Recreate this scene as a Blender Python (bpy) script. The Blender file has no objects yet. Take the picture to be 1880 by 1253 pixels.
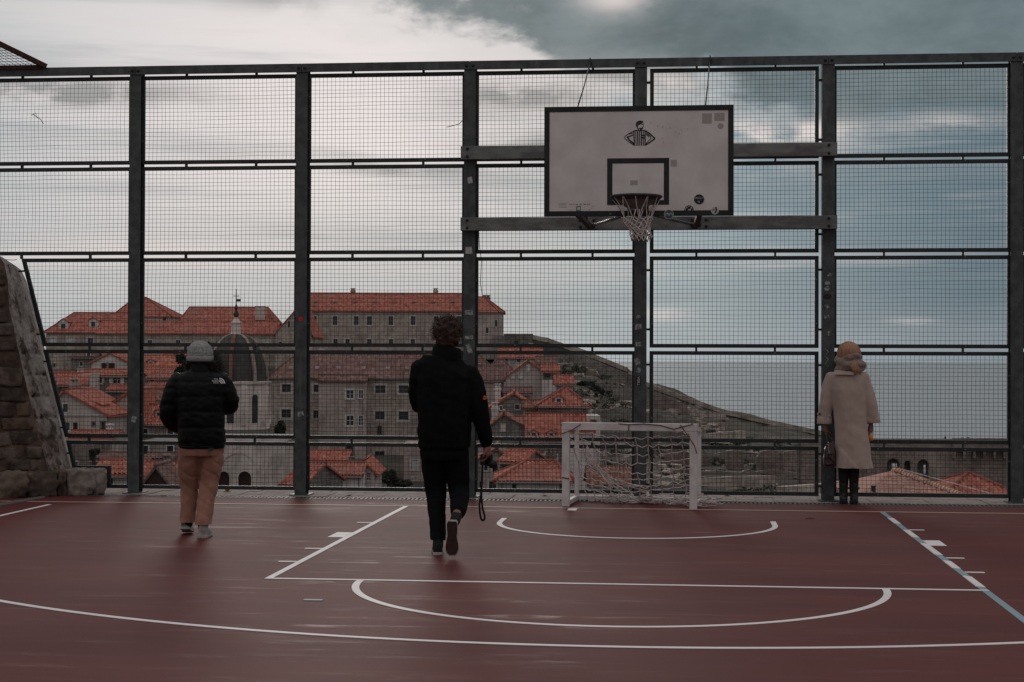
import bpy, bmesh, math, random
import numpy as np
from mathutils import Vector, Matrix, noise
random.seed(7); RNG = np.random.default_rng(7)
scene = bpy.context.scene
COL = scene.collection
rad = math.radians

# ------------------------------------------------------------------ camera
CAM_LOC = np.array([0.434233, -17.067886, 1.519441])
YAW, PITCH, ROLL, FPX = -0.103095218, 0.0115045203, 0.00301536963, 3047.02155   # measured from the court lines
W0, H0 = 1880.0, 1253.0
fwd = np.array([math.sin(YAW)*math.cos(PITCH), math.cos(YAW)*math.cos(PITCH), math.sin(PITCH)])
_r = np.array([math.cos(YAW), -math.sin(YAW), 0.0]); _u = np.cross(_r, fwd)
CR = math.cos(ROLL)*_r + math.sin(ROLL)*_u
CU = -math.sin(ROLL)*_r + math.cos(ROLL)*_u
cam_data = bpy.data.cameras.new('camera'); cam = bpy.data.objects.new('camera', cam_data); COL.objects.link(cam)
cam_data.sensor_fit = 'HORIZONTAL'; cam_data.sensor_width = 36.0; cam_data.lens = 36.0*FPX/W0
cam_data.clip_start = 0.1; cam_data.clip_end = 200000.0
cam.matrix_world = Matrix(((CR[0], CU[0], -fwd[0], CAM_LOC[0]), (CR[1], CU[1], -fwd[1], CAM_LOC[1]), (CR[2], CU[2], -fwd[2], CAM_LOC[2]), (0, 0, 0, 1)))
scene.camera = cam

# ------------------------------------------------------------------ exposure
scene.view_settings.view_transform = 'Standard'; scene.view_settings.look = 'None'
scene.view_settings.exposure = 0.0; scene.view_settings.gamma = 1.0
scene.view_settings.use_curve_mapping = False
scene.cycles.use_denoising = True
scene.cycles.max_bounces = 6

# ------------------------------------------------------------------ node helper
class S:
    """a socket with arithmetic, so that node maths can be written as expressions"""
    def __init__(s, nt, sock): s.nt, s.k = nt, sock
    def _m(s, op, *o):
        n = s.nt.nodes.new('ShaderNodeMath'); n.operation = op
        for i, v in enumerate((s,) + o):
            if isinstance(v, S): s.nt.links.new(v.k, n.inputs[i])
            else: n.inputs[i].default_value = float(v)
        return S(s.nt, n.outputs[0])
    def __add__(s, o): return s._m('ADD', o)
    def __radd__(s, o): return s._m('ADD', o)
    def __sub__(s, o): return s._m('SUBTRACT', o)
    def __rsub__(s, o): return (s*-1.0) + o
    def __mul__(s, o): return s._m('MULTIPLY', o)
    def __rmul__(s, o): return s._m('MULTIPLY', o)
    def __truediv__(s, o): return s._m('DIVIDE', o)
    def f(s, op, *o): return s._m(op, *o)
def smooth(x, a, b):
    nt = x.nt; n = nt.nodes.new('ShaderNodeMapRange'); n.interpolation_type = 'SMOOTHSTEP'
    nt.links.new(x.k, n.inputs['Value']); n.inputs['From Min'].default_value = a; n.inputs['From Max'].default_value = b
    return S(nt, n.outputs['Result'])
def xyz(nt, x, y, z=0.0):
    n = nt.nodes.new('ShaderNodeCombineXYZ')
    for i, v in enumerate((x, y, z)):
        if isinstance(v, S): nt.links.new(v.k, n.inputs[i])
        else: n.inputs[i].default_value = v
    return n.outputs[0]
def noise_tex(nt, vec, scale, detail=4, rough=0.55, dist=0.0):
    n = nt.nodes.new('ShaderNodeTexNoise'); nt.links.new(vec, n.inputs['Vector'])
    n.inputs['Scale'].default_value = scale; n.inputs['Detail'].default_value = detail
    n.inputs['Roughness'].default_value = rough; n.inputs['Distortion'].default_value = dist
    return S(nt, n.outputs['Fac'])
def mixc(nt, fac, a, b):
    n = nt.nodes.new('ShaderNodeMix'); n.data_type = 'RGBA'
    for i, v in ((0, fac), (6, a), (7, b)):
        if isinstance(v, S): nt.links.new(v.k, n.inputs[i])
        elif hasattr(v, 'is_output'): nt.links.new(v, n.inputs[i])
        elif i == 0: n.inputs[0].default_value = v
        else: n.inputs[i].default_value = (*v, 1.0)
    return n.outputs[2]
def ramp(nt, fac, stops):
    n = nt.nodes.new('ShaderNodeValToRGB'); nt.links.new(fac.k, n.inputs[0]); e = n.color_ramp.elements
    e[0].position, e[0].color = stops[0][0], (*stops[0][1], 1)
    e[1].position, e[1].color = stops[-1][0], (*stops[-1][1], 1)
    for p, c in stops[1:-1]:
        q = e.new(p); q.color = (*c, 1)
    return n.outputs[0]

# ------------------------------------------------------------------ sky: broken cloud over a low sun
SUN_AZ, SUN_EL = rad(-11.0), rad(9.0)
world = bpy.data.worlds.new('World'); scene.world = world; world.use_nodes = True
nt = world.node_tree; nt.nodes.clear()
out = nt.nodes.new('ShaderNodeOutputWorld'); bg = nt.nodes.new('ShaderNodeBackground'); nt.links.new(bg.outputs[0], out.inputs[0])
bg.inputs['Strength'].default_value = 0.1
tc = nt.nodes.new('ShaderNodeTexCoord'); sp = nt.nodes.new('ShaderNodeSeparateXYZ'); nt.links.new(tc.outputs['Generated'], sp.inputs[0])
dx, dy, dz = (S(nt, sp.outputs[i]) for i in range(3))
u = dx.f('ARCTAN2', dy)*57.2958                       # azimuth and elevation of the direction, degrees
v = dz.f('ARCSINE')*57.2958
sx, sy, sz = math.sin(SUN_AZ)*math.cos(rad(8)), math.cos(SUN_AZ)*math.cos(rad(8)), math.sin(rad(8))
theta = (dx*sx + dy*sy + dz*sz).f('MINIMUM', 1.0).f('ARCCOSINE')*57.2958
wv = noise_tex(nt, xyz(nt, u*0.055, v*0.30), 1.0, 3, 0.6, 0.6)
streak = noise_tex(nt, xyz(nt, u*0.045, v*0.75, 3.1), 1.0, 5, 0.6, 0.2)
fine = noise_tex(nt, xyz(nt, u*0.15, v*0.30, 7.7), 1.0, 6, 0.60, 0.15)
puffs = noise_tex(nt, xyz(nt, u*0.40, v*0.70, 1.7), 1.0, 6, 0.60, 0.15)
big = noise_tex(nt, tc.outputs['Generated'], 3.0, 5, 0.6, 0.3)
base = ramp(nt, (theta + (smooth(u, -26.0, 12.0) - 0.45)*9.0 + (streak - 0.5)*9.0)/100.0, [(0.0, (.80, .75, .75)), (.06, (.66, .64, .65)), (.10, (.48, .505, .525)),
      (.135, (.295, .385, .425)), (.185, (.185, .262, .305)), (.26, (.132, .192, .230)), (.50, (.23, .25, .27)), (.80, (.33, .33, .335))])
c = base
c = mixc(nt, smooth(v, 7.0, 2.0)*smooth(theta, 22.0, 8.0)*0.62, c, (.40, .45, .47))
# thin grey layers low in the sky, paler gaps between them
low = smooth(v, 17.0, 9.0)
c = mixc(nt, smooth(streak, 0.50, 0.68)*low*0.42, c, (.28, .32, .345))
c = mixc(nt, smooth(streak, 0.46, 0.34)*low*smooth(theta, 30.0, 12.0)*0.40, c, (.62, .575, .57))
# paler band lying on the sea horizon
c = mixc(nt, smooth(v, 2.6, 0.2)*smooth(theta, 34.0, 16.0)*0.45, c, (.42, .455, .475))
# dark bank of cloud rising from the right, broken and lit at its edge
edge = v - (10.7 - (u + 7.4)*0.50).f('MAXIMUM', 7.6) + (fine - 0.5)*9.0 + (puffs - 0.5)*5.0
fadeb = smooth(v, 42.0, 20.0)*smooth(u.f('ABSOLUTE'), 95.0, 50.0)
c = mixc(nt, smooth(edge, -2.0, -0.4)*smooth(edge, 1.2, 0.0)*fadeb*smooth(theta, 20.0, 8.0)*0.45, c, (.68, .65, .645))
bank = smooth(edge, -0.2, 1.9)*fadeb
bankcol = mixc(nt, smooth(fine, 0.32, 0.70), (.080, .116, .130), (.175, .225, .245))
bankcol = mixc(nt, smooth(puffs, 0.55, 0.78)*0.45, bankcol, (.25, .285, .30))
c = mixc(nt, bank*0.95, c, bankcol)
def blob(u0, v0, su, sv, amp):
    a = (u - u0)*(1.0/su); b = (v - v0 + (wv - 0.5)*1.0)*(1.0/sv)
    return (a*a + b*b)._m('MULTIPLY', -1.0).f('EXPONENT')*amp*smooth(puffs, 0.30, 0.56)
glow = blob(3.0, 7.75, 2.6, 0.42, 1.3)
for q in ((-4.6, 8.9, 3.4, 1.0, 1.0), (-0.6, 1.55, .9, 0.22, .55), (7.6, 1.25, .7, .14, .5), (-.3, 9.5, 1.4, .45, .7), (8.8, 7.9, 1.8, .35, .5), (-18.0, 3.6, 6.0, .45, .6), (-2.4, 12.3, 1.2, .5, .8)): glow = glow + blob(*q)
c = mixc(nt, glow.f('MINIMUM', 0.92), c, (.74, .675, .655))
dark = blob(-21.5, 8.9, 4.2, 0.42, 1.2) + blob(-5.4, 9.0, 2.6, .40, 1.1) + blob(-4.8, 7.4, 2.0, .35, .8) + blob(-9.5, 6.6, 3.0, .22, .7) + blob(-14.0, 12.2, 2.2, .45, .6)
c = mixc(nt, dark.f('MINIMUM', 0.8), c, (.25, .265, .275))
# overhead and behind: the same overcast, thinner and brighter overhead
over = ramp(nt, big, [(0.30, (.36, .37, .38)), (0.70, (.86, .83, .82))])
back = ramp(nt, big, [(0.30, (.20, .21, .22)), (0.70, (.46, .445, .44))])
c = mixc(nt, smooth(theta, 60.0, 95.0), c, back)
c = mixc(nt, smooth(v, 20.0, 46.0), c, over)
sky = nt.nodes.new('ShaderNodeTexSky'); sky.sky_type = 'NISHITA'; sky.sun_disc = False
sky.sun_elevation = SUN_EL; sky.sun_rotation = SUN_AZ; sky.air_density = 1.0; sky.dust_density = 2.0
mul = nt.nodes.new('ShaderNodeVectorMath'); mul.operation = 'SCALE'; nt.links.new(c, mul.inputs[0]); mul.inputs['Scale'].default_value = 10.0
fin = nt.nodes.new('ShaderNodeMix'); fin.data_type = 'RGBA'; fin.inputs[0].default_value = 0.992
nt.links.new(sky.outputs[0], fin.inputs[6]); nt.links.new(mul.outputs[0], fin.inputs[7]); nt.links.new(fin.outputs[2], bg.inputs['Color'])

# ------------------------------------------------------------------ sun, veiled by the cloud
sd = bpy.data.lights.new('sun', 'SUN'); sd.energy = 0.5; sd.angle = rad(14); sd.color = (1.0, .93, .86)
so = bpy.data.objects.new('sun', sd); COL.objects.link(so)
_to = Vector((math.sin(SUN_AZ)*math.cos(SUN_EL), math.cos(SUN_AZ)*math.cos(SUN_EL), math.sin(SUN_EL)))
so.rotation_euler = _to.to_track_quat('Z', 'Y').to_euler(); so.location = (-30, 60, 60)

# ------------------------------------------------------------------ measuring helpers (photo pixel -> place)
def ray(x, y): return fwd + CR*(x - W0/2)/FPX + CU*(H0/2 - y)/FPX
def ground(x, y, z=0.0):
    d = ray(x, y); return CAM_LOC + d*(z - CAM_LOC[2])/d[2]
def on_y(x, y, Y):
    d = ray(x, y); return CAM_LOC + d*(Y - CAM_LOC[1])/d[1]
# town frame: a to the right, b away, z up (axes square to the line of sight)
TR = np.array([math.cos(YAW), -math.sin(YAW), 0.0]); TF = np.array([math.sin(YAW), math.cos(YAW), 0.0])
def tw(a, b, z): return np.array([CAM_LOC[0], CAM_LOC[1], 0.0]) + TR*a + TF*b + np.array([0, 0, z])
def tl(x, y, D):
    d = ray(x, y); d = d/(d @ TF)*D
    return float(d @ TR), D, float(CAM_LOC[2] + d[2])

# ------------------------------------------------------------------ object helpers
WL = {}
def reg(o, wl): WL[o.name] = np.array(wl, float); return o
def tag(o, label=None, cat=None, group=None, kind=None):
    for k, val in (('label', label), ('category', cat), ('group', group), ('kind', kind)):
        if val: o[k] = val
    return o
def thing(name, label, cat, loc, group=None, kind=None, rotz=0.0):
    o = bpy.data.objects.new(name, None); COL.objects.link(o); o.location = tuple(float(q) for q in loc); o.rotation_euler = (0, 0, rotz)
    o.empty_display_size = 0.2
    tag(o, label, cat, group, kind or ('thing' if cat else None)); return reg(o, loc if not rotz else (0, 0, 0))
class MB:
    def __init__(s): s.v, s.f, s.n, s.tone = [], [], 0, []
    def add(s, V, F, tone=None):
        V = np.asarray(V, float).reshape(-1, 3); s.v.append(V); n = s.n
        s.f.extend([tuple(i + n for i in q) for q in F]); s.n += len(V)
        s.tone.append(np.full(len(V), 0.5) if tone is None else np.broadcast_to(np.asarray(tone, float), (len(V),)).copy()); return s
    def box(s, lo, hi, M=None):
        x0, y0, z0 = lo; x1, y1, z1 = hi
        V = np.array([(x0, y0, z0), (x1, y0, z0), (x1, y1, z0), (x0, y1, z0), (x0, y0, z1), (x1, y0, z1), (x1, y1, z1), (x0, y1, z1)], float)
        if M is not None: V = M(V)
        return s.add(V, [(0, 3, 2, 1), (4, 5, 6, 7), (0, 1, 5, 4), (1, 2, 6, 5), (2, 3, 7, 6), (3, 0, 4, 7)])
    def bar(s, p, q, w, h=None, up=(0, 0, 1)):
        """rectangular bar from p to q, w across and h along up"""
        h = h or w; p, q = np.array(p, float), np.array(q, float); d = q - p; L = np.linalg.norm(d); d /= L
        up = np.array(up, float); sd_ = np.cross(d, up); sd_ /= np.linalg.norm(sd_); up = np.cross(sd_, d)
        V = [c0 + sd_*i*w/2 + up*j*h/2 for c0 in (p, q) for i, j in ((-1, -1), (1, -1), (1, 1), (-1, 1))]
        return s.add(V, [(0, 1, 2, 3), (7, 6, 5, 4), (0, 4, 5, 1), (1, 5, 6, 2), (2, 6, 7, 3), (3, 7, 4, 0)])
    def tube(s, pts, r, n=8, cap=True):
        P = np.array(pts, float); m = len(P); R = np.broadcast_to(np.asarray(r, float), (m,))
        T = np.gradient(P, axis=0) if m > 2 else np.array([P[1] - P[0]]*2)
        T /= np.linalg.norm(T, axis=1)[:, None] + 1e-12
        up = np.array((0, 0, 1.0)) if abs(T[0][2]) < .9 else np.array((1.0, 0, 0))
        V = []; a = np.arange(n)*2*math.pi/n
        for i in range(m):
            s1 = np.cross(T[i], up); s1 /= np.linalg.norm(s1) + 1e-12; s2 = np.cross(s1, T[i]); up = s2
            V.append(P[i] + R[i]*(np.cos(a)[:, None]*s1 + np.sin(a)[:, None]*s2))
        F = [(i*n + k, i*n + (k + 1) % n, (i + 1)*n + (k + 1) % n, (i + 1)*n + k) for i in range(m - 1) for k in range(n)]
        if cap: F += [tuple(range(n - 1, -1, -1)), tuple((m - 1)*n + k for k in range(n))]
        return s.add(np.concatenate(V), F)
    def prism(s, poly, vec, tone=None):
        """planar polygon (3-D points) extruded along vec"""
        P = np.array(poly, float); n = len(P); V = np.concatenate([P, P + np.array(vec, float)])
        return s.add(V, [tuple(range(n)), tuple(range(2*n - 1, n - 1, -1))] + [(i, i + n, (i + 1) % n + n, (i + 1) % n) for i in range(n)], tone)
    def lathe(s, prof, c=(0, 0, 0), n=24, cap=True):
        c = np.array(c, float); a = np.arange(n)*2*math.pi/n
        V = np.concatenate([np.stack([c[0] + r*np.cos(a), c[1] + r*np.sin(a), np.full(n, c[2] + z)], 1) for r, z in prof]); m = len(prof)
        F = [(i*n + k, i*n + (k + 1) % n, (i + 1)*n + (k + 1) % n, (i + 1)*n + k) for i in range(m - 1) for k in range(n)]
        if cap: F += [tuple(range(n - 1, -1, -1)), tuple((m - 1)*n + k for k in range(n))]
        return s.add(V, F)
    def rings(s, R, cap=True):
        """loft through rings of equal point count"""
        m, n = len(R), len(R[0]); V = np.concatenate([np.asarray(q, float) for q in R])
        F = [(i*n + k, i*n + (k + 1) % n, (i + 1)*n + (k + 1) % n, (i + 1)*n + k) for i in range(m - 1) for k in range(n)]
        if cap: F += [tuple(range(n - 1, -1, -1)), tuple((m - 1)*n + k for k in range(n))]
        return s.add(V, F)
    def sphere(s, c, r, n=12, m=8):
        r = np.broadcast_to(np.asarray(r, float), (3,)); a = np.arange(n)*2*math.pi/n; V = []
        for j in range(m + 1):
            t = math.pi*max(.02, min(m - .02, j))/m
            V.append(np.stack([r[0]*math.sin(t)*np.cos(a), r[1]*math.sin(t)*np.sin(a), np.full(n, -r[2]*math.cos(t))], 1) + np.array(c, float))
        return s.rings(V)
    def mesh(s, name, origin=(0, 0, 0), smooth=False, M=None):
        V = np.concatenate(s.v) if s.v else np.zeros((0, 3))
        if M is not None: V = M(V)
        V = V - np.asarray(origin, float)
        me = bpy.data.meshes.new(name); me.from_pydata(V.tolist(), [], s.f); me.update()
        t = np.concatenate(s.tone)
        if t.size and float(t.max() - t.min()) > 0:
            at = me.attributes.new('tone', 'FLOAT', 'POINT'); at.data.foreach_set('value', t)
        bm = bmesh.new(); bm.from_mesh(me); bmesh.ops.recalc_face_normals(bm, faces=bm.faces); bm.to_mesh(me); bm.free()
        if smooth: me.polygons.foreach_set('use_smooth', [True]*len(me.polygons))
        return me
    def build(s, name, mat, parent=None, smooth=False, origin=None, M=None, bevel=0.0):
        if parent is not None: o0 = WL[parent.name]; loc = (0, 0, 0)
        else: o0 = np.asarray(origin if origin is not None else (0, 0, 0), float); loc = tuple(o0)
        me = s.mesh(name, o0, smooth, M); me.materials.append(mat)
        o = bpy.data.objects.new(name, me); COL.objects.link(o); o.parent = parent; o.location = loc
        if bevel:
            b = o.modifiers.new('bevel', 'BEVEL'); b.width = bevel; b.segments = 2; b.limit_method = 'ANGLE'
        return reg(o, o0)
def inst(name, me, loc, parent, rot=(0, 0, 0), scale=(1, 1, 1)):
    o = bpy.data.objects.new(name, me); COL.objects.link(o); o.parent = parent
    o.location = tuple(np.asarray(loc, float) - (WL[parent.name] if parent else 0)); o.rotation_euler = rot; o.scale = scale
    return reg(o, loc)

# ------------------------------------------------------------------ materials
def new_mat(name):
    m = bpy.data.materials.new(name); m.use_nodes = True; t = m.node_tree
    b = t.nodes['Principled BSDF']; g = t.nodes.new('ShaderNodeNewGeometry')
    return m, t, b, g.outputs['Position']
def mapv(t, vec, sc):
    n = t.nodes.new('ShaderNodeVectorMath'); n.operation = 'MULTIPLY'; t.links.new(vec, n.inputs[0]); n.inputs[1].default_value = sc
    return n.outputs[0]
def bump(t, b, h, strength, dist=0.02):
    n = t.nodes.new('ShaderNodeBump'); n.inputs['Strength'].default_value = strength; n.inputs['Distance'].default_value = dist
    t.links.new(h.k, n.inputs['Height']); t.links.new(n.outputs[0], b.inputs['Normal'])
def M(name, c1, c2=None, rough=.8, scale=4.0, stretch=(1, 1, 1), metal=0.0, spec=.3, bmp=0.0, bscale=None, bdist=.02, sharp=(.35, .65), sheen=0.0, spots=None):
    m, t, b, pos = new_mat(name)
    vec = mapv(t, pos, stretch)
    n1 = noise_tex(t, vec, scale, 6, .62)
    c2 = c2 or tuple(q*.75 for q in c1)
    t.links.new(mixc(t, smooth(n1, *sharp), c2, c1), b.inputs['Base Color'])
    b.inputs['Metallic'].default_value = metal; b.inputs['Specular IOR Level'].default_value = spec
    r = noise_tex(t, vec, scale*2.3, 4)*.25 + (rough - .12)
    t.links.new(r.k, b.inputs['Roughness'])
    if sheen: b.inputs['Sheen Weight'].default_value = sheen
    if bmp: bump(t, b, noise_tex(t, vec, bscale or scale*5, 6, .65), bmp, bdist)
    return m
def stone_wall_mat(name, light, dark, mortar, bw=.7, bh=.32, contrast=.85, spots=0.0):
    """coursed masonry with weather staining, laid out on (x + y, z)"""
    m, t, b, pos = new_mat(name)
    s = t.nodes.new('ShaderNodeSeparateXYZ'); t.links.new(pos, s.inputs[0])
    px, py, pz = (S(t, s.outputs[i]) for i in range(3))
    v2 = xyz(t, px + py*1.0, pz)
    br = t.nodes.new('ShaderNodeTexBrick'); t.links.new(v2, br.inputs['Vector'])
    br.inputs['Scale'].default_value = 1.0; br.inputs['Brick Width'].default_value = bw; br.inputs['Row Height'].default_value = bh
    br.inputs['Mortar Size'].default_value = .03; br.inputs['Mortar Smooth'].default_value = .3; br.inputs['Bias'].default_value = -.1
    br.inputs['Color1'].default_value = (*light, 1); br.inputs['Color2'].default_value = (*dark, 1); br.inputs['Mortar'].default_value = (*mortar, 1)
    plain = tuple((p + q)/2 for p, q in zip(light, dark))
    c0 = mixc(t, contrast, plain, br.outputs['Color'])
    st = noise_tex(t, xyz(t, px*.55 + py*.55, pz*.22), 1.0, 6, .65)
    c0 = mixc(t, smooth(st, .44, .68)*.60, c0, tuple(q*.42 for q in dark))
    lp = noise_tex(t, pos, .30, 6, .68)
    c0 = mixc(t, smooth(lp, .52, .70)*.50, c0, tuple(min(1, q*1.45) for q in light)); c0 = mixc(t, smooth(lp, .46, .32)*.55, c0, tuple(q*.50 for q in dark))
    fn = noise_tex(t, pos, 2.6, 6, .7)
    c0 = mixc(t, smooth(fn, .5, .8)*.45, c0, tuple(min(1, q*1.35) for q in light))
    t.links.new(c0, b.inputs['Base Color']); b.inputs['Roughness'].default_value = .92; b.inputs['Specular IOR Level'].default_value = .15
    bump(t, b, S(t, br.outputs['Fac'])*-.6 + fn, .5, .05)
    return m
def tile_mat(name, c_lo, c_mid, c_hi, grime=.5):
    m, t, b, pos = new_mat(name)
    a = t.nodes.new('ShaderNodeAttribute'); a.attribute_name = 'tone'
    c0 = ramp(t, S(t, a.outputs['Fac']), [(0.0, c_lo), (.45, c_mid), (1.0, c_hi)])
    n1 = noise_tex(t, pos, .45, 6, .7); n0 = noise_tex(t, pos, .16, 4, .6)
    c0 = mixc(t, smooth(n1, .48, .72)*grime, c0, tuple(q*.42 for q in c_lo)); c0 = mixc(t, smooth(n0, .5, .7)*.45, c0, tuple((q + .22)*.42 for q in c_mid))
    c0 = mixc(t, smooth(noise_tex(t, pos, 1.6, 5, .7), .62, .74)*.5, c0, (.075, .062, .045))
    n2 = noise_tex(t, pos, 9.0, 4, .6)
    c0 = mixc(t, smooth(n2, .55, .8)*.3, c0, tuple(min(1, q*1.3) for q in c_hi))
    t.links.new(c0, b.inputs['Base Color']); b.inputs['Roughness'].default_value = .85; b.inputs['Specular IOR Level'].default_value = .2
    return m
MAT = {}
MAT['steel'] = M('galvanised_steel', (.105, .112, .115), (.055, .060, .063), .55, 9, metal=.25, spec=.4, bmp=.12, bscale=60)
def post_steel():
    m, t, b, pos = new_mat('galvanised_steel'); n1 = noise_tex(t, pos, 9.0, 6, .65); n2 = noise_tex(t, mapv(t, pos, (9, 9, .8)), 1.0, 5, .6); n3 = noise_tex(t, pos, 3.1, 6, .7)
    c0 = mixc(t, smooth(n1, .35, .65), (.042, .046, .049), (.080, .086, .089)); c0 = mixc(t, smooth(n2, .55, .75)*.5, c0, (.14, .145, .147)); c0 = mixc(t, smooth(n3, .62, .72)*.45, c0, (.085, .055, .040))
    t.links.new(c0, b.inputs['Base Color']); b.inputs['Metallic'].default_value = .25; b.inputs['Specular IOR Level'].default_value = .4; r = n1*.3 + .42; t.links.new(r.k, b.inputs['Roughness']); bump(t, b, n1, .15, .01); return m
MAT['steel'] = post_steel()
MAT['steel_dark'] = M('panel_frame_steel', (.030, .033, .036), (.017, .019, .021), .5, 14, metal=.2, spec=.4)
MAT['beam'] = M('weathered_beam', (.20, .198, .192), (.105, .105, .104), .6, 4, (1, 1, 3), metal=.2, bmp=.2, bscale=40)
MAT['wire'] = M('wire', (.020, .023, .025), None, .5, 20, metal=.3)
MAT['rust'] = M('rusted_frame', (.085, .030, .018), (.035, .016, .012), .85, 18, bmp=.4)
MAT['bolt'] = M('bolt', (.16, .16, .16), (.08, .08, .08), .45, 30, metal=.6)
MAT['bolt_dark'] = M('bolt_dark', (.03, .03, .03), None, .5, 30, metal=.5)
MAT['board'] = M('board_face', (.66, .60, .59), (.55, .50, .485), .55, 2.5, bmp=.03, bscale=30)
MAT['board_black'] = M('board_black', (.010, .011, .012), (.018, .019, .02), .5, 6)
MAT['rim'] = M('rim', (.050, .050, .050), (.035, .033, .032), .5, 20, metal=.3)
MAT['rimred'] = M('rim_bracket', (.06, .016, .012), (.03, .012, .01), .6, 20)
MAT['tubegrey'] = M('brace_tube', (.19, .19, .19), (.10, .10, .10), .45, 12, metal=.5)
MAT['netcord'] = M('hoop_net', (.70, .63, .61), (.48, .41, .39), .9, 25)
MAT['goalwhite'] = M('goal_paint', (.66, .60, .60), (.52, .47, .465), .5, 6, spec=.35)
MAT['goalnet'] = M('goal_net', (.68, .60, .57), (.46, .38, .36), .9, 25)
MAT['tape'] = M('brown_tape', (.22, .11, .06), None, .6)
MAT['cord'] = M('brown_cord', (.13, .07, .055), None, .9, 30)
MAT['print'] = M('print_black', (.018, .02, .019), (.035, .036, .034), .6, 60)
MAT['ghost'] = M('glue_residue', (.40, .34, .32), (.33, .29, .27), .8, 40)
MAT['sticker'] = M('sticker_white', (.55, .53, .52), (.34, .33, .33), .6, 60)
MAT['sticker_worn'] = M('sticker_scraps', (.36, .36, .36), (.10, .10, .10), .7, 45, sharp=(.42, .58))
MAT['sticker_black'] = M('sticker_black', (.012, .012, .012), None, .4)
MAT['sticker_teal'] = M('sticker_teal', (.045, .10, .11), None, .5)
MAT['sticker_red'] = M('sticker_red', (.65, .03, .02), None, .5)
MAT['pinkmark'] = M('faded_red_print', (.42, .24, .23), None, .7)
# ================================================================== the court
def court_material():
    m, t, b, pos = new_mat('court_acrylic')
    n1 = noise_tex(t, mapv(t, pos, (.35, .9, 1)), 1.0, 6, .6)
    n2 = noise_tex(t, mapv(t, pos, (.8, 6.0, 1)), 1.0, 5, .6, .5)
    n3 = noise_tex(t, mapv(t, pos, (1.2, 3.0, 1)), 2.2, 4, .6, .8)
    n4 = noise_tex(t, pos, 60.0, 3, .6)
    c0 = mixc(t, smooth(n1, .3, .7), (.090, .0215, .0200), (.120, .0305, .0275))
    c0 = mixc(t, smooth(n2, .54, .78)*.30, c0, (.175, .068, .060))          # pale streaks: the floor's glossy highlights painted into the colour
    c0 = mixc(t, smooth(n3, .58, .75)*.35, c0, (.060, .020, .021))
    n5 = noise_tex(t, pos, 17.0, 6, .75); n6 = noise_tex(t, mapv(t, pos, (2.2, 5.0, 1)), 1.3, 7, .72)
    c0 = mixc(t, smooth(n5, .655, .70)*.55, c0, (.055, .015, .014)); c0 = mixc(t, smooth(n5, .34, .30)*.40, c0, (.20, .115, .105))   # grit and chips
    c0 = mixc(t, smooth(n6, .615, .64)*.28, c0, (.078, .020, .018))                                                     # patched paint
    t.links.new(c0, b.inputs['Base Color'])
    worn = smooth(n2, .50, .70)*smooth(n3, .40, .62)*(smooth(n1, .36, .60)*.7 + .3)
    r = worn*-.22 + .70 + (n4 - .5)*.12
    t.links.new(r.k, b.inputs['Roughness']); b.inputs['Specular IOR Level'].default_value = .13
    bump(t, b, n4*.5 + n2, .10, .004)
    return m
MAT['court'] = court_material()
def paint(name, c, wear=.35):
    m, t, b, pos = new_mat(name)
    n1 = noise_tex(t, pos, 14.0, 6, .7); n2 = noise_tex(t, pos, 1.1, 4, .6)
    c0 = mixc(t, smooth(n2, .35, .7)*.4, c, tuple(q*.72 for q in c))
    c0 = mixc(t, smooth(n1, .60, .74)*wear, c0, (.16, .07, .07))
    t.links.new(c0, b.inputs['Base Color']); b.inputs['Roughness'].default_value = .6; b.inputs['Specular IOR Level'].default_value = .25
    return m
MAT['line'] = paint('line_white', (.76, .72, .71), .25); MAT['line_blue'] = paint('line_blue', (.24, .33, .37)); MAT['line_tan'] = paint('line_tan', (.50, .33, .27), .5)
MAT['slab'] = M('edge_slab', (.36, .29, .26), (.25, .20, .18), .85, 5, bmp=.3, bscale=40)
MAT['concrete'] = M('edge_concrete', (.17, .145, .135), (.10, .085, .08), .9, 3, bmp=.3)
MAT['grate'] = M('drain_grate', (.15, .145, .14), (.08, .08, .08), .5, 12, metal=.4)
MAT['black'] = M('void', (.008, .008, .008), None, .95)

CY1 = 0.76                                    # far edge of the red surface
cb = MB(); cb.box((-13.5, -30, -.3), (13.5, CY1, 0.0))
court = tag(cb.build('court', MAT['court']), 'dark red acrylic sports court', None, None, 'structure')
Z = [.003]
def flat(name, poly, mat, z=None, parent=None):
    z = z or Z[0]; mb = MB(); mb.prism([(x, y, 0.0005) for x, y in poly], (0, 0, z))
    return mb.build(name, mat, parent or court)
def strip(name, x0, y0, x1, y1, mat, z=.003): return flat(name, [(x0, y0), (x1, y0), (x1, y1), (x0, y1)], mat, z)
def arc(name, cx, cy, r0, r1, a0, a1, mat, n=64, z=.003):
    mb = MB(); A = np.linspace(a0, a1, n); V = []; F = []
    for i, a in enumerate(A):
        c_, s_ = math.cos(a), math.sin(a)
        for r in (r0, r1):
            V += [(cx + r*c_, cy + r*s_, .0005), (cx + r*c_, cy + r*s_, z)]
    for i in range(n - 1):
        k = i*4; F += [(k + 1, k + 3, k + 7, k + 5), (k + 3, k + 2, k + 6, k + 7), (k, k + 1, k + 5, k + 4)]
    F += [(0, 1, 3, 2), (4*n - 4, 4*n - 3, 4*n - 1, 4*n - 2)]
    mb.add(V, F); return mb.build(name, mat, court)
strip('base_line', -8.5, -.05, 9.0, 0.0, MAT['line_tan'])
strip('lane_line', -2.45, -5.75, -2.40, -.053, MAT['line'])
flat('lane_line', [(2.40, -5.75), (2.45, -5.75), (2.45, -.053), (2.40, -.053)], MAT['line_blue'])
flat('court_line', [(2.40, -11.0), (2.45, -11.0), (2.45, -5.803), (2.40, -5.803)], MAT['line_blue'])
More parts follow.
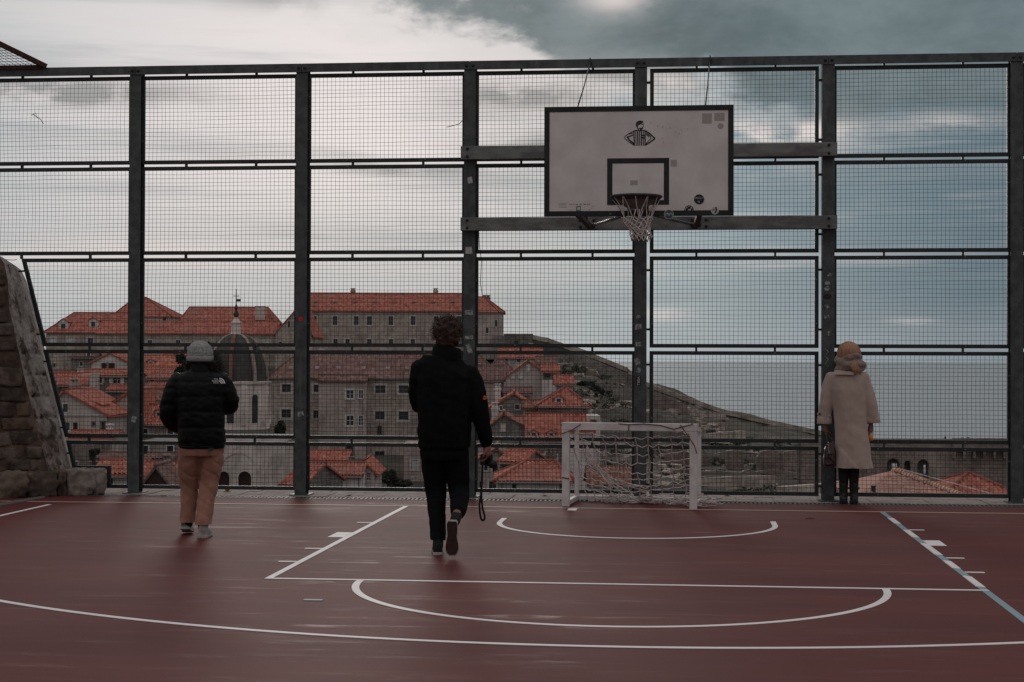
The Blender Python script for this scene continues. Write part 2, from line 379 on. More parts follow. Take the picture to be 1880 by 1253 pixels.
for yy, ll in ((-.75, .5), (-1.9, .55), (-3.0, .75), (-4.2, .4), (-5.1, .5)):     # white lane paint showing over the blue
    flat('lane_paint', [(2.398, yy - ll), (2.452, yy - ll - .05), (2.452, yy), (2.398, yy + .05)], MAT['line'], .006)
strip('free_throw_line', -2.45, -5.80, 2.45, -5.753, MAT['line'])
arc('free_throw_arc', 0, -5.80, 1.75, 1.80, math.pi*1.0 + .002, math.pi*2 - .002, MAT['line'])
arc('no_charge_arc', 0, -1.575, 1.25, 1.30, math.pi, math.pi*2, MAT['line'])
for s in (-1, 1): strip('no_charge_line', s*1.275 - .025, -1.573, s*1.275 + .025, -1.2, MAT['line'])
arc('three_point_arc', 0, -1.575, 6.64, 6.69, math.pi*1.02, math.pi*1.98, MAT['line'], 120)
for s in (-1, 1):
    x0, x1 = sorted((s*2.453, s*2.59))
    for y in (-1.79, -3.93, -4.80): strip('lane_mark', x0, y - .05, x1, y, MAT['line'])
    strip('lane_block', x0, -3.10, x1, -2.70, MAT['line'])
strip('side_line', -6.155, -12, -6.105, -.36, MAT['line'])
strip('dash_mark', -1.95, -6.78, -1.83, -6.73, MAT['line_blue'])
flat('penalty_mark', [(-.735, -.30), (-.645, -.30), (-.645, -.075), (-.735, -.075)], MAT['line'])

# drain and paved edge
edge_o = thing('paved_edge', 'pale slab paving with drain behind the court', None, (0, CY1, 0), kind='structure')
k = MB(); k.box((-8.4, CY1 + .003, -.3), (9, .80, -.004)); k.box((-8.4, .80, -.3), (9, 1.02, -.06)); k.box((-8.4, 1.02, -.3), (9, 2.35, -.035))
k.build('bedding', MAT['concrete'], edge_o)
gm = MB()
for y0, y1 in ((.803, .825), (.99, 1.018)): gm.box((-8.4, y0, -.05), (9, y1, -.001))
x = -8.4
while x < 9:
    gm.box((x, .826, -.03), (x + .022, .989, -.002)); x += .047
tag(gm.build('drain_grate', MAT['grate'], edge_o), kind='stuff')
sm = None
for i in range(80):
    x0 = -7.6 + i*.205
    for j, (y0, y1) in enumerate(((1.024, 1.62), (1.626, 2.30))):
        if sm is None:
            b_ = MB(); b_.box((0, 0, 0), (.199, .594, .035)); sm = b_.mesh('slab'); sm.materials.append(MAT['slab'])
        inst('slab', sm, (x0 + (.1 if j else 0) + random.uniform(-.002, .002), y0, -.035 + random.uniform(-.004, .003)), edge_o, (random.uniform(-.004, .004), random.uniform(-.006, .006), 0), (1, (y1 - y0)/.594, 1))
MAT['terrace'] = stone_wall_mat('terrace_stone', (.22, .19, .175), (.13, .11, .10), (.09, .08, .07), .6, .3)
tb = MB(); tb.box((-16, -30, -12), (16, 2.45, -.31)); tag(tb.build('terrace_wall', MAT['terrace']), 'stone retaining terrace under the court', None, None, 'structure')

# ================================================================== the fence
FY = 1.27
PX = [-7.70, -5.763, -3.837, -1.934, -0.040, 1.996, 3.991, 5.99, 7.99]
ROWS = [(3.734, 4.736), (2.703, 3.704), (1.661, 2.666), (.626, 1.624), (.050, .589)]
fence = thing('ball_fence', 'tall dark steel ball-stop fence of wire mesh panels behind the court', 'fence', (0, FY, 0))
boltm = MB(); boltm.lathe([(.017, 0), (.017, .010), (.009, .014)], n=8); boltm = boltm.mesh('bolt', smooth=False); boltm.materials.append(MAT['bolt_dark'])
sboltm = MB(); sboltm.lathe([(.010, 0), (.010, .006), (.005, .009)], n=6); sboltm = sboltm.mesh('rivet'); sboltm.materials.append(MAT['bolt'])
FRONT = (math.pi/2, 0, 0)                      # disc axis z -> towards the camera (-Y)
for i, x in enumerate(PX):
    p = MB(); w = .066
    # H section: front flange, web, rear flange
    p.box((x - w, FY - .07, -.02), (x + w, FY - .058, 4.835)); p.box((x - .005, FY - .0575, -.02), (x + .005, FY + .0575, 4.835)); p.box((x - w, FY + .058, -.02), (x + w, FY + .07, 4.835))
    po = p.build('post', MAT['steel'], fence, bevel=.002)
    bp = MB(); bp.box((x - .11, FY - .13, -.002), (x + .11, FY + .13, .012)); bp.build('base_plate', MAT['steel'], po)
    for dx_ in (-.035, .035): inst('bolt', boltm, (x + dx_, FY - .087, 4.79), po, FRONT)
tr = MB()
for a, b in zip(PX[:-1], PX[1:]):
    r_ = MB(); r_.box((a + .002, FY - .086, 4.745), (b - .002, FY - .0705, 4.842)); r_.box((a + .07, FY - .0702, 4.827), (b - .07, FY + .03, 4.842))
    r_.build('top_rail', MAT['steel'], fence, bevel=.002)
WIRE = .0465
def mesh_panel(poly, spacers=True, yoff=0.0):
    """a framed panel: poly is the outline (x, z), counter-clockwise"""
    P = [np.array(q, float) for q in poly]; n = len(P); fw_ = .042; y = FY + yoff
    pan = thing('mesh_panel', None, None, (P[0][0], y, P[0][1])); pan.parent = fence
    pan.location = (P[0][0], y - FY, P[0][1])
    cen = sum(P)/n; inn = []
    for i in range(n):                          # inward offset
        a, b, c_ = P[i - 1], P[i], P[(i + 1) % n]
        e1 = (b - a)/np.linalg.norm(b - a); e2 = (c_ - b)/np.linalg.norm(c_ - b)
        n1, n2 = np.array((-e1[1], e1[0])), np.array((-e2[1], e2[0]))
        d = (n1 + n2)/(1 + n1 @ n2); inn.append(b + d*fw_)
    for i in range(n):
        j = (i + 1) % n; q = [P[i], P[j], inn[j], inn[i]]
        f_ = MB(); f_.prism([(a[0], y - .02, a[1]) for a in q], (0, .04, 0)); f_.build('frame_bar', MAT['steel_dark'], pan, bevel=.002)
        L = np.linalg.norm(P[j] - P[i]); mid = (P[i] + inn[i])/2
        if L > .5:
            for t_ in (.25, .75):
                q_ = (P[i] + inn[i])/2*(1 - t_) + (P[j] + inn[j])/2*t_
                inst('rivet', sboltm, (q_[0], y - .0205, q_[1]), pan, FRONT)
    # wires
    w_ = MB(); xs = [p[0] for p in inn]; zs = [p[1] for p in inn]; r = .0018
    def cross(axis, val):
        hits = []
        for i in range(n):
            a, b = inn[i], inn[(i + 1) % n]
            if (a[axis] - val)*(b[axis] - val) < 0:
                t_ = (val - a[axis])/(b[axis] - a[axis]); hits.append((a + (b - a)*t_)[1 - axis])
        hits.sort(); return list(zip(hits[::2], hits[1::2]))
    nx = max(2, round((max(xs) - min(xs))/WIRE)); nz = max(2, round((max(zs) - min(zs))/WIRE))
    bow = random.uniform(-.03, .03)
    for k in range(1, nx):
        xv = min(xs) + (max(xs) - min(xs))*(k + random.uniform(-.05, .05))/nx
        for z0, z1 in cross(0, xv):
            zz = np.linspace(z0 - .01, z1 + .01, 3); w_.tube([(xv + (random.uniform(-.003, .003) if 0 < i < 2 else 0), y - .002 + (bow if i == 1 else 0), z_) for i, z_ in enumerate(zz)], r, 4, False)
    for k in range(1, nz):
        zv = min(zs) + (max(zs) - min(zs))*(k + random.uniform(-.04, .04))/nz
        for x0, x1 in cross(1, zv):
            xx = np.linspace(x0 - .01, x1 + .01, 5); w_.tube([(x_, y + .0022 + bow*math.sin(math.pi*i/4), zv + (random.uniform(-.006, .006) if 0 < i < 4 else 0)) for i, x_ in enumerate(xx)], r, 4, False)
    tag(w_.build('wire_mesh', MAT['wire'], pan), kind='stuff')
    return pan
def rect(x0, z0, x1, z1): return [(x0, z0), (x1, z0), (x1, z1), (x0, z1)]
PANELS = []
for i in range(8):
    gl, gr = (.050, .050)
    if i == 4: gl = .100                       # the wider gap beside the middle post
    if i == 4: gr = .10
    x0, x1 = PX[i] + gl, PX[i + 1] - gr
    for j, (z0, z1) in enumerate(ROWS):
        if i == 0 and j >= 2: continue
        mesh_panel(rect(x0, z0, x1, z1)); PANELS.append((x0, x1, z0, z1))
def fx(px, py): q = on_y(px, py, FY); return (q[0], q[2])
xr = PX[1] - .050
a, b = fx(40, 476), fx(80, 637); mesh_panel([(b[0], ROWS[2][0]), (xr, ROWS[2][0]), (xr, ROWS[2][1]), (a[0], ROWS[2][1])])
a, b = fx(80, 645), fx(120, 803); mesh_panel([(b[0], ROWS[3][0]), (xr, ROWS[3][0]), (xr, ROWS[3][1]), (a[0], ROWS[3][1])])
a, b, c_ = fx(122, 812), fx(134, 862), fx(197, 862); mesh_panel([(c_[0], ROWS[4][0]), (xr, ROWS[4][0]), (xr, ROWS[4][1]), (a[0], ROWS[4][1]), (b[0], c_[1]), (c_[0], c_[1])])
# small spacers that hold the panels to each other and to the posts
spm = MB(); spm.box((-.012, -.018, -.02), (.012, .018, .02)); spm = spm.mesh('spacer'); spm.materials.append(MAT['steel_dark'])
for i in range(8):
    for j in range(5):
        zt = ROWS[j][1] + (.017 if j else .006)
        for t_ in (.30, .72):
            xx = PX[i] + (PX[i + 1] - PX[i])*t_
            if i == 0 and j >= 3 and xx < fx(100, 700)[0]: continue
            inst('spacer', spm, (xx, FY, zt), fence)
    for j in range(5):
        for t_ in (.2, .85):
            z_ = ROWS[j][0] + (ROWS[j][1] - ROWS[j][0])*t_
            if not (i == 0 and j >= 2): inst('spacer', spm, (PX[i] + (.088 if i == 4 else .070), FY, z_), fence, (0, math.pi/2, 0))
            if i == 4: inst('spacer', spm, (PX[i + 1] - .085, FY, z_), fence, (0, math.pi/2, 0))
# ties from the slanted panels into the masonry
for px, py in ((40, 498), (68, 614), (84, 664), (112, 785), (124, 832)):
    q = fx(px, py); tb_ = MB(); tb_.bar((q[0] + .03, FY, q[1]), (q[0] - .14, FY, q[1] - .01), .02); tb_.build('wall_tie', MAT['steel_dark'], fence)
# loose wires caught in the mesh, cable hanging by the post
def loose(name, pts, r=.004, mat='wire'):
    b_ = MB(); b_.tube(pts, r, 6); return b_.build(name, MAT[mat], fence)
def fp(px, py, dy=-.03): q = on_y(px, py, FY + dy); return tuple(q)
loose('caught_wire', [fp(58, 212), fp(66, 208), fp(68, 216), fp(62, 211), fp(75, 220), fp(80, 228)])
loose('caught_wire', [fp(820, 234), fp(832, 231), fp(843, 228), fp(849, 222)])
loose('hanging_cable', [fp(876, 395), fp(879, 420), fp(880, 450), fp(884, 480), fp(882, 520), fp(886, 545), fp(905, 562), fp(918, 575)], .004)
# stickers and scraps on the posts
def scrap(px, py, w, h, mat, rot=0.0, name='sticker', round_=False, z=.002, parent=None, Y=None):
    Y = (FY - .0705) if Y is None else Y
    q = on_y(px, py, Y); w, h = w/168.0, h/168.0; mb = MB()
    if round_: P = [(w/2*math.cos(t), h/2*math.sin(t)) for t in np.linspace(0, 2*math.pi, 20, endpoint=False)]
    else: P = [(-w/2, -h/2), (w/2, -h/2), (w/2*random.uniform(.8, 1), h/2), (-w/2, h/2*random.uniform(.8, 1))]
    c0, s0 = math.cos(rot), math.sin(rot)
    mb.prism([(q[0] + x*c0 - y*s0, Y, q[2] + x*s0 + y*c0) for x, y in P], (0, -z, 0))
    return mb.build(name, MAT[mat], parent or fence)
for a_ in ((863, 331, 9, 12, 'sticker', .1), (861, 460, 13, 13, 'sticker', 0), (861, 574, 16, 9, 'sticker_worn', 0), (861, 620, 15, 7, 'sticker_worn', .05), (861, 640, 9, 18, 'sticker_worn', .3),
           (1172, 582, 8, 6, 'sticker_worn', .3), (1172, 600, 13, 10, 'sticker_worn', .1), (1172, 632, 10, 8, 'sticker_worn', 0), (1170, 664, 9, 12, 'sticker_worn', .3), (1173, 680, 7, 9, 'sticker_worn', -.4),
           (1523, 505, 7, 5, 'sticker_worn', .4), (1518, 563, 9, 5, 'sticker_worn', -.8), (1518, 582, 9, 6, 'sticker_worn', .2), (1522, 612, 4, 9, 'sticker_worn', 0), (552, 760, 12, 9, 'sticker_worn', .2), (246, 770, 10, 12, 'sticker_worn', -.3)):
    scrap(*a_)
for a_ in ((1519, 520, 9, 9, 'sticker_worn'), (1518, 530, 9, 9, 'sticker_worn'), (552, 586, 9, 9, 'sticker_red')): scrap(*a_, round_=True)
st = scrap(1172, 700, 10, 18, 'sticker_black')
scrap(1519, 545, 15, 10, 'sticker_black', round_=True); scrap(1519, 545, 13, 1.5, 'rust', z=.004)
def text(body, size, mat, loc, rot, parent, name='lettering', ext=.0012):
    cu = bpy.data.curves.new(name, 'FONT'); cu.body = body; cu.size = size; cu.extrude = ext; cu.align_x = 'CENTER'; cu.align_y = 'CENTER'
    o = bpy.data.objects.new(name, cu); COL.objects.link(o)
    dg = bpy.context.evaluated_depsgraph_get(); me = bpy.data.meshes.new_from_object(o.evaluated_get(dg))
    bpy.data.objects.remove(o); bpy.data.curves.remove(cu); me.materials.clear(); me.materials.append(MAT[mat]); me.name = name
    return inst(name, me, loc, parent, rot)
q = on_y(1172.5, 700, FY - .074); text('T80A', .045, 'sticker', (q[0], FY - .074, q[2]), (math.pi/2, -math.pi/2, 0), st)
zz = MB()                                       # zigzag scratched on the post
zp = [on_y(px, py, FY - .073) for px, py in ((1515, 640), (1521, 646), (1515, 654), (1521, 660), (1515, 668), (1521, 674))]
for a, b in zip(zp[:-1], zp[1:]): zz.bar(a, b, .008, .002, (0, 1, 0))
zz.build('zigzag_scratch', MAT['sticker_worn'], fence)

# ------------------------------------------------ rusted netting frame leaning in above the fence at the left
cn = thing('net_frame', 'rusty steel frame with wire netting leaning in over the fence top at the left', 'net frame', (-6.9, FY, 4.80))
cA, cB = np.array((-6.62, FY - .10, 4.845)), np.array((-8.3, FY - 2.4, 5.25))
cC = np.array((-9.4, FY - 1.6, 5.35)); cD = np.array((-8.9, FY - .10, 4.845))
q = on_y(85, 122, FY - .10); cA = np.array((q[0], FY - .10, 4.85)); qb = on_y(-60, 52, FY - .6); cB = np.array(qb)
cD = cA + np.array((-2.6, 0, 0)); cC = cB + np.array((-1.6, 0, .05))
b_ = MB(); b_.bar(cA, cB, .06, .05); b_.build('edge_bar', MAT['rust'], cn)
b_ = MB(); b_.bar(cA + (-.06, .012, -.004), cD + (0, .012, -.004), .04, .05); b_.build('foot_bar', MAT['rust'], cn)
b_ = MB(); b_.bar(cB + (-.05, 0, 0), cC, .05, .05); b_.build('end_bar', MAT['rust'], cn)
b_ = MB()
for k in range(1, 40):
    t_ = k/40; b_.tube([cA + (cD - cA)*t_, cB + (cC - cB)*t_], .003, 4, False)
for k in range(1, 14):
    t_ = k/14; b_.tube([cA + (cB - cA)*t_, cD + (cC - cD)*t_], .003, 4, False)
tag(b_.build('netting', MAT['wire'], cn), kind='stuff')

# ================================================================== basketball hoop
BY = -1.2
MAT['gusset'] = M('gusset_grey', (.20, .20, .20), (.13, .13, .13), .6, 12, metal=.1)
hoop = thing('basketball_hoop', 'white basketball backboard with black border, ring and net on fence beams', 'basketball hoop', (0, BY, 2.9))
for z0, z1 in ((3.735, 3.882), (2.948, 3.091)):
    b_ = MB(); b_.box((-2.02, FY - .19, z0), (2.08, FY - .088, z1)); bo = b_.build('support_beam', MAT['beam'], hoop, bevel=.004)
    for x_ in (-1.945, 1.99):
        for z_ in (z0 + .03, z1 - .03): inst('bolt', boltm, (x_, FY - .1905, z_), bo, FRONT)
bx0, bx1, bz0, bz1 = -.9, .9, 2.9, 3.95
b_ = MB(); b_.box((bx0, BY, bz0), (bx1, BY + .035, bz1)); board = b_.build('backboard', MAT['board'], hoop, bevel=.003)
bd = .047
for lo, hi in (((bx0, bz0), (bx1, bz0 + bd)), ((bx0, bz1 - bd), (bx1, bz1)), ((bx0, bz0 + bd), (bx0 + bd, bz1 - bd)), ((bx1 - bd, bz0 + bd), (bx1, bz1 - bd))):
    b_ = MB(); b_.box((lo[0] - .002, BY - .004, lo[1] - .002), (hi[0] + .002, BY + .038, hi[1] + .002)); b_.build('border', MAT['board_black'], board)
sx0, sx1, sz0, sz1 = -.297, .293, 3.005, 3.452
for lo, hi in (((sx0, sz0), (sx1, sz0 + .045)), ((sx0, sz1 - .05), (sx1, sz1)), ((sx0, sz0 + .0451), (sx0 + .05, sz1 - .0501)), ((sx1 - .05, sz0 + .0451), (sx1, sz1 - .0501))):
    b_ = MB(); b_.box((lo[0], BY - .0025, lo[1]), (hi[0], BY - .0002, hi[1])); b_.build('target_line', MAT['board_black'], board)
def bpt(px, py, dy=0): q = on_y(px, py, BY + dy); return np.array((q[0], BY + dy, q[2]))
def decal(name, pts, mat, z=.0015, dy=-.0002, parent=None):
    mb = MB(); mb.prism([(p[0], BY + dy, p[2]) for p in pts], (0, -z, 0)); return mb.build(name, MAT[mat], parent or board)
def pxs(l, ox=1130, oy=210, sc=17.9): return [bpt(ox + x/sc, oy + y/sc) for x, y in l]
# printed figure: short hair, profile, striped shirt, hands on hips
emb = decal('printed_figure', pxs([(665, 330), (690, 260), (750, 220), (830, 210), (905, 225), (905, 280), (860, 310), (800, 345), (750, 360), (735, 400), (735, 500), (715, 470), (690, 430), (668, 370)]), 'print')
def stroke(l, w, ox=1130, oy=210, sc=17.9, mat='print', par=None, dy=-.0002):
    P = pxs(l, ox, oy, sc); mb = MB()
    for a, b in zip(P[:-1], P[1:]):
        d = (b - a); L = np.linalg.norm(d); d /= L; n_ = np.array((-d[2], 0, d[0]))*w/2
        mb.prism([a + n_, a - n_ , b - n_, b + n_], (0, -.0013, 0))
    return mb.build('printed_stroke', MAT[mat], par or emb)
stroke([(735, 500), (790, 460), (880, 465), (900, 430)], .009); stroke([(905, 280), (925, 380), (905, 410), (905, 470)], .004); stroke([(850, 345), (905, 330)], .008); stroke([(800, 490), (880, 500)], .02)
stroke([(570, 575), (640, 545), (720, 530), (800, 545), (900, 530), (990, 550)], .011)
for k in range(7):
    xa = 600 + k*62; xb = 625 + k*58
    stroke([(xa, 560), ((xa + xb)/2, 800), (xb, 1035)], .0085 if k % 2 else .012)
stroke([(850, 700), (960, 700)], .012); stroke([(850, 770), (960, 790)], .012)
stroke([(575, 570), (430, 640), (300, 740), (310, 800), (430, 910), (620, 1030)], .007)
stroke([(385, 740), (440, 840), (560, 940), (620, 990)], .016); stroke([(385, 740), (480, 730), (575, 680)], .012); stroke([(440, 660), (570, 620)], .008)
stroke([(990, 550), (1130, 640), (1230, 740), (1300, 800), (1170, 900), (980, 1020)], .014)
stroke([(1000, 610), (1120, 690), (1170, 790), (1010, 960)], .007); stroke([(1010, 660), (1110, 740)], .012)
# glue ghosts and scuffs
for px, py, w, h in ((1298, 218, 18, 19), (1321, 215, 19, 15), (1237, 300, 11, 12), (1164, 336, 14, 9)):
    decal('glue_mark', [bpt(px - w/2, py + h/2), bpt(px + w/2, py + h/2), bpt(px + w/2, py - h/2), bpt(px - w/2, py - h/2)], 'ghost', .0008)
def disc(px, py, rpx, mat, z=.002, par=None, dy=-.0002, name='sticker'):
    c_ = bpt(px, py); r = rpx/194.0
    return decal(name, [c_ + np.array((r*math.cos(t), 0, r*math.sin(t))) for t in np.linspace(0, 2*math.pi, 24, endpoint=False)], mat, z, dy, par)
disc(1323, 232, 5.5, 'ghost', .0008, name='glue_mark')
d1 = disc(1283.5, 366.5, 9.3, 'sticker_black'); c_ = bpt(1283.5, 364); text('MOLLY', .026, 'sticker', (c_[0], BY - .0025, c_[2]), (math.pi/2, 0, 0), d1, ext=.0006)
c_ = bpt(1283, 371); tx = MB(); tx.box((c_[0] - .010, BY - .003, c_[2] - .009), (c_[0] + .010, BY - .0021, c_[2] + .009)); tx.build('lettering', MAT['sticker_worn'], d1)
d2 = disc(1228, 394, 9, 'sticker', dy=-.0045); disc(1228, 394, 8, 'sticker_teal', .001, d2, -.0066, 'sticker_print')
for xo in (-3.4, 3.6):
    stroke([(xo - 2.6, 2.5), (xo - 2.2, -1), (xo, -2.6), (xo + 2.2, -1), (xo + 2.6, 2.5)], .007, 1228, 394, 1, 'sticker', d2, -.008).location.y -= .0078
d3 = disc(1265, 386, 8.6, 'sticker_black'); disc(1265, 386.6, 7.6, 'sticker', .001, d3, -.0023, 'sticker_print')
o_ = stroke([(1260, 388), (1262, 383), (1268, 381)], .022, 0, 0, 1, 'sticker_black', d3); o_.location.y -= .0034
o_ = stroke([(1271, 383), (1269, 389)], .016, 0, 0, 1, 'sticker_black', d3); o_.location.y -= .0034
d4 = disc(1312.5, 387, 7.2, 'sticker', dy=-.0045)
o_ = stroke([(1314, 380.5), (1315.5, 386), (1312.5, 392)], .013, 0, 0, 1, 'sticker_black', d4); o_.location.y -= .0066
o_ = stroke([(1308.5, 384), (1310.5, 386), (1308.5, 388)], .008, 0, 0, 1, 'sticker_black', d4); o_.location.y -= .0066
c_ = bpt(1120.5, 394); b_ = MB(); b_.sphere((c_[0], BY - .006, c_[2]), .012, 8, 6); b_.build('screw', MAT['bolt'], board)
sq = decal('sticker', [bpt(1058, 388), bpt(1066.5, 387), bpt(1066, 378.5), bpt(1058, 379)], 'sticker_teal')
decal('sticker_print', [bpt(1059.2, 386.6), bpt(1065.4, 386), bpt(1065, 380), bpt(1059.2, 380.3)], 'sticker', .0008, -.0019, sq)
for i_ in range(16):
    xa = 1026 + i_*3.7 + random.uniform(-1, 1)
    if i_ < 4: decal('fine_print', [bpt(1026, 374.2 + i_*2.5), bpt(1040, 374.2 + i_*2.5), bpt(1040, 373.2 + i_*2.5), bpt(1026, 373.2 + i_*2.5)], 'ghost', .0006)
    if i_ > 4: decal('fine_print', [bpt(xa, 376.5), bpt(xa + 2.4, 376.5), bpt(xa + 2.4, 374.6), bpt(xa, 374.6)], 'pinkmark', .0006)
for px, py in ((1194, 227), (1207, 232), (1216, 234), (1230, 236), (1240, 243), (1246, 246), (1251, 240), (1262, 238), (1215, 256), (1218, 262), (1190, 250), (1086, 383), (1088, 380), (1082, 386), (1048, 387)):
    decal('scuff', [bpt(px, py), bpt(px + 1.3, py + .3), bpt(px + 1.0, py - 1.6), bpt(px + .2, py - 1.3)], 'print', .0006)
# arms from the beams to the board
for x_ in (-.62, .60):
    for z_ in (2.965, 3.80):
        b_ = MB(); b_.bar((x_, BY + .038, z_), (x_ + (.05 if x_ < 0 else -.05), FY - .192, z_), .05, .05); b_.build('support_arm', MAT['rimred'], hoop, bevel=.004)
    b_ = MB(); b_.box((x_ - .10, FY - .205, 2.955), (x_ + .10, FY - .1905, 3.08)); pl = b_.build('mount_plate', MAT['beam'], hoop)
    for a_ in (-.075, .075):
        for z_ in (2.98, 3.05): inst('bolt', boltm, (x_ + a_, FY - .2052, z_), pl, FRONT)
    b_ = MB(); b_.tube([(x_*.95, FY - .22, 2.985), (x_*.1, BY + .30, 2.955)], .016, 10); b_.build('brace_tube', MAT['tubegrey'], hoop, True)
    b_ = MB(); b_.tube([(x_, FY - .20, 2.99), (x_, BY + .04, 3.79)], .02, 8); b_.build('brace_tube', MAT['tubegrey'], hoop, True)
b_ = MB(); b_.box((-.10, BY - .012, 2.915), (.10, BY - .0045, 3.06)); b_.box((-.07, BY - .16, 2.985), (.07, BY - .0121, 3.045)); b_.build('ring_bracket', MAT['rimred'], hoop, bevel=.004)
RZ, RCY = 3.045, BY - .375
b_ = MB(); A = np.linspace(0, 2*math.pi, 41)
b_.tube([(.235*math.cos(t) - .01, RCY + .235*math.sin(t), RZ) for t in A], .012, 8, False); rim = b_.build('ring', MAT['rim'], hoop, True)
b_ = MB()                                       # flared skirt plate under the ring
V = []; F = []
for i, t in enumerate(A):
    V += [(.238*math.cos(t) - .01, RCY + .238*math.sin(t), RZ - .01), (.205*math.cos(t) - .01, RCY + .205*math.sin(t)*.95 + .02, RZ - .035 - .03*max(0, math.sin(t)))]
for i in range(40): F.append((2*i, 2*i + 1, 2*i + 3, 2*i + 2))
b_.add(V, F); b_.build('ring_skirt', MAT['rim'], rim)
b_ = MB(); V = []; F = []                        # grey gusset cone between ring and bracket
for j, (z_, rx_, ry_, yo) in enumerate(((RZ - .012, .215, .215, 0.0), (RZ - .05, .165, .15, .07), (RZ - .105, .062, .06, .17))):
    V += [(rx_*math.cos(t) - .01, RCY + yo + ry_*math.sin(t), z_) for t in A[:-1]]
for j in range(2): F += [(j*40 + k, j*40 + (k + 1) % 40, (j + 1)*40 + (k + 1) % 40, (j + 1)*40 + k) for k in range(40)]
b_.add(V, F); b_.build('ring_gusset', MAT['gusset'], rim, True)
b_ = MB(); nl = 12                              # net: long slack loops above, tangled diamonds below
P = {}
lev = [(0, .235), (.185, .135), (.225, .12), (.265, .108), (.305, .10), (.34, .095), (.37, .09)]
for j, (dz_, r) in enumerate(lev):
    for i in range(nl):
        t = 2*math.pi*(i + .5*(j % 2))/nl + random.uniform(-.12, .12)*(j > 0)
        rr = r*(1 + random.uniform(-.12, .12)*(j > 0))
        P[j, i] = np.array((rr*math.cos(t) - .01 + .008*j, RCY + rr*math.sin(t), RZ - dz_ + random.uniform(-.022, .022)*(j > 0)))
for j in range(len(lev) - 1):
    for i in range(nl):
        for di in ((0, -1) if j % 2 == 0 else (0, 1)):
            if j == 0 and random.random() < .22: continue
            a, b = P[j, i], P[j + 1, (i + di) % nl]; m_ = (a + b)/2 + np.array((random.uniform(-.008, .008), random.uniform(-.008, .008), -.006))
            if j == 0: m_ = m_ - (a - np.array((-.01, RCY, a[2])))*random.uniform(.02, .10)
            b_.tube([a, m_, b], .0046, 5, False)
for i in range(nl):
    if random.random() < .25: continue
    a, b = P[len(lev) - 1, i], P[len(lev) - 1, (i + 1) % nl]; b_.tube([a, (a + b)/2 + np.array((0, 0, -.04)), b], .0046, 5, False)
for _ in range(10):
    j = random.randrange(2, 6); a = P[j, random.randrange(nl)]; b = P[random.randrange(2, 7), random.randrange(nl)]; b_.tube([a, (a + b)/2 - np.array((0, 0, .03)), b], .0046, 5, False)
tag(b_.build('net', MAT['netcord'], hoop, True), kind='stuff')
for (xa, ya), (xb, yb) in (((1083, 117), (1060, 197)), ((1303, 113), (1295, 195))):
    p0 = on_y(xa, ya, FY - .1); p1 = bpt(xb, yb + 2, .02)
    b_ = MB(); b_.tube([p0, (p0*.5 + p1*.5) + (0, 0, -.02), p1], .007, 6); b_.tube([p0 + (0, -.01, .06), p0 + (.02, -.015, 0), p0 + (-.02, -.015, -.04), p0 + (0, 0, -.08)], .009, 6)
    b_.build('stay_rope', MAT['wire'], hoop, True)

# ================================================================== small goal
gp = {k: ground(*v) for k, v in dict(fl=(1039, 930), fr=(1273, 936), bl=(1062, 917), br=(1281, 922)).items()}
goal = thing('mini_goal', 'small white square-tube football goal with sagging torn net below the basketball board', 'goal', ((gp['fl'] + gp['fr'])/2)*(1, 1, 0))
GH = .875; gt = .075
fl, fr = gp['fl']*(1, 1, 0), gp['fr']*(1, 1, 0); bl, br = fl + (gp['bl'] - gp['fl'])*.86*(1, 1, 0), fr + (gp['bl'] - gp['fl'])*.86*(1, 1, 0)
ex = (fr - fl)/np.linalg.norm(fr - fl); ey = (bl - fl)/np.linalg.norm(bl - fl); upz = np.array((0, 0, 1.0))
for p in (fl, fr): b_ = MB(); b_.bar(p + upz*.0, p + upz*(GH - .081), gt, gt, ey); b_.build('post', MAT['goalwhite'], goal, bevel=.006)
b_ = MB(); b_.bar(fl + upz*(GH - .04) - ex*gt/2, fr + upz*(GH - .04) + ex*gt/2, gt, .08, upz); b_.build('crossbar', MAT['goalwhite'], goal, bevel=.006)
for p, q in ((fl, bl), (fr, br)):
    b_ = MB(); b_.bar(p + ey*(gt/2 + .001) + upz*.03, q - ey*.024 + upz*.03, .05, .05); b_.build('ground_bar', MAT['goalwhite'], goal, bevel=.005)
    b_ = MB(); b_.bar(q, q + upz*(GH - .12), .045, .045, ey); b_.build('rear_upright', MAT['goalwhite'], goal, bevel=.004)
    b_ = MB(); b_.bar(q + upz*(GH - .095), p + ey*(gt/2 + .001) + upz*(GH - .055), .045, .045); b_.build('top_arm', MAT['goalwhite'], goal, bevel=.004)
b_ = MB(); b_.bar(bl + ex*.024 + upz*.03, br - ex*.024 + upz*.03, .05, .05); b_.build('rear_ground_bar', MAT['goalwhite'], goal, bevel=.005)
b_ = MB(); b_.bar(fl - ey*(gt/2 + .0015) + upz*.30 - ex*.039, fl - ey*(gt/2 + .0015) + upz*.29 + ex*.039, .002, .016); b_.build('tape_band', MAT['tape'], goal)
def gpt(s, t, z): return fl + (fr - fl)*s + (bl - fl)*t + upz*z
b_ = MB(); NU, NV = 11, 10                      # the net: a sheet hanging from the bar, bellied down and snagged
G = {}
for i in range(NU + 1):
    for j in range(NV + 1):
        s, t = i/NU, j/NV
        sag = math.sin(math.pi*s)
        z = (GH - .10)*(1 - t**.9) - .16*sag*(1 - t)*t*4*.55 - .05*sag*(t < .05)
        dep = .12 + .80*t**.6 - .18*sag*t + .10*math.sin(6*s + 3*t)
        ss = s + (.5 - s)*.18*t*(1 if s < .5 else .25) + random.uniform(-.012, .012)
        G[i, j] = gpt(max(-.01, min(1.06, ss)), dep, max(.015, z + random.uniform(-.012, .012)))
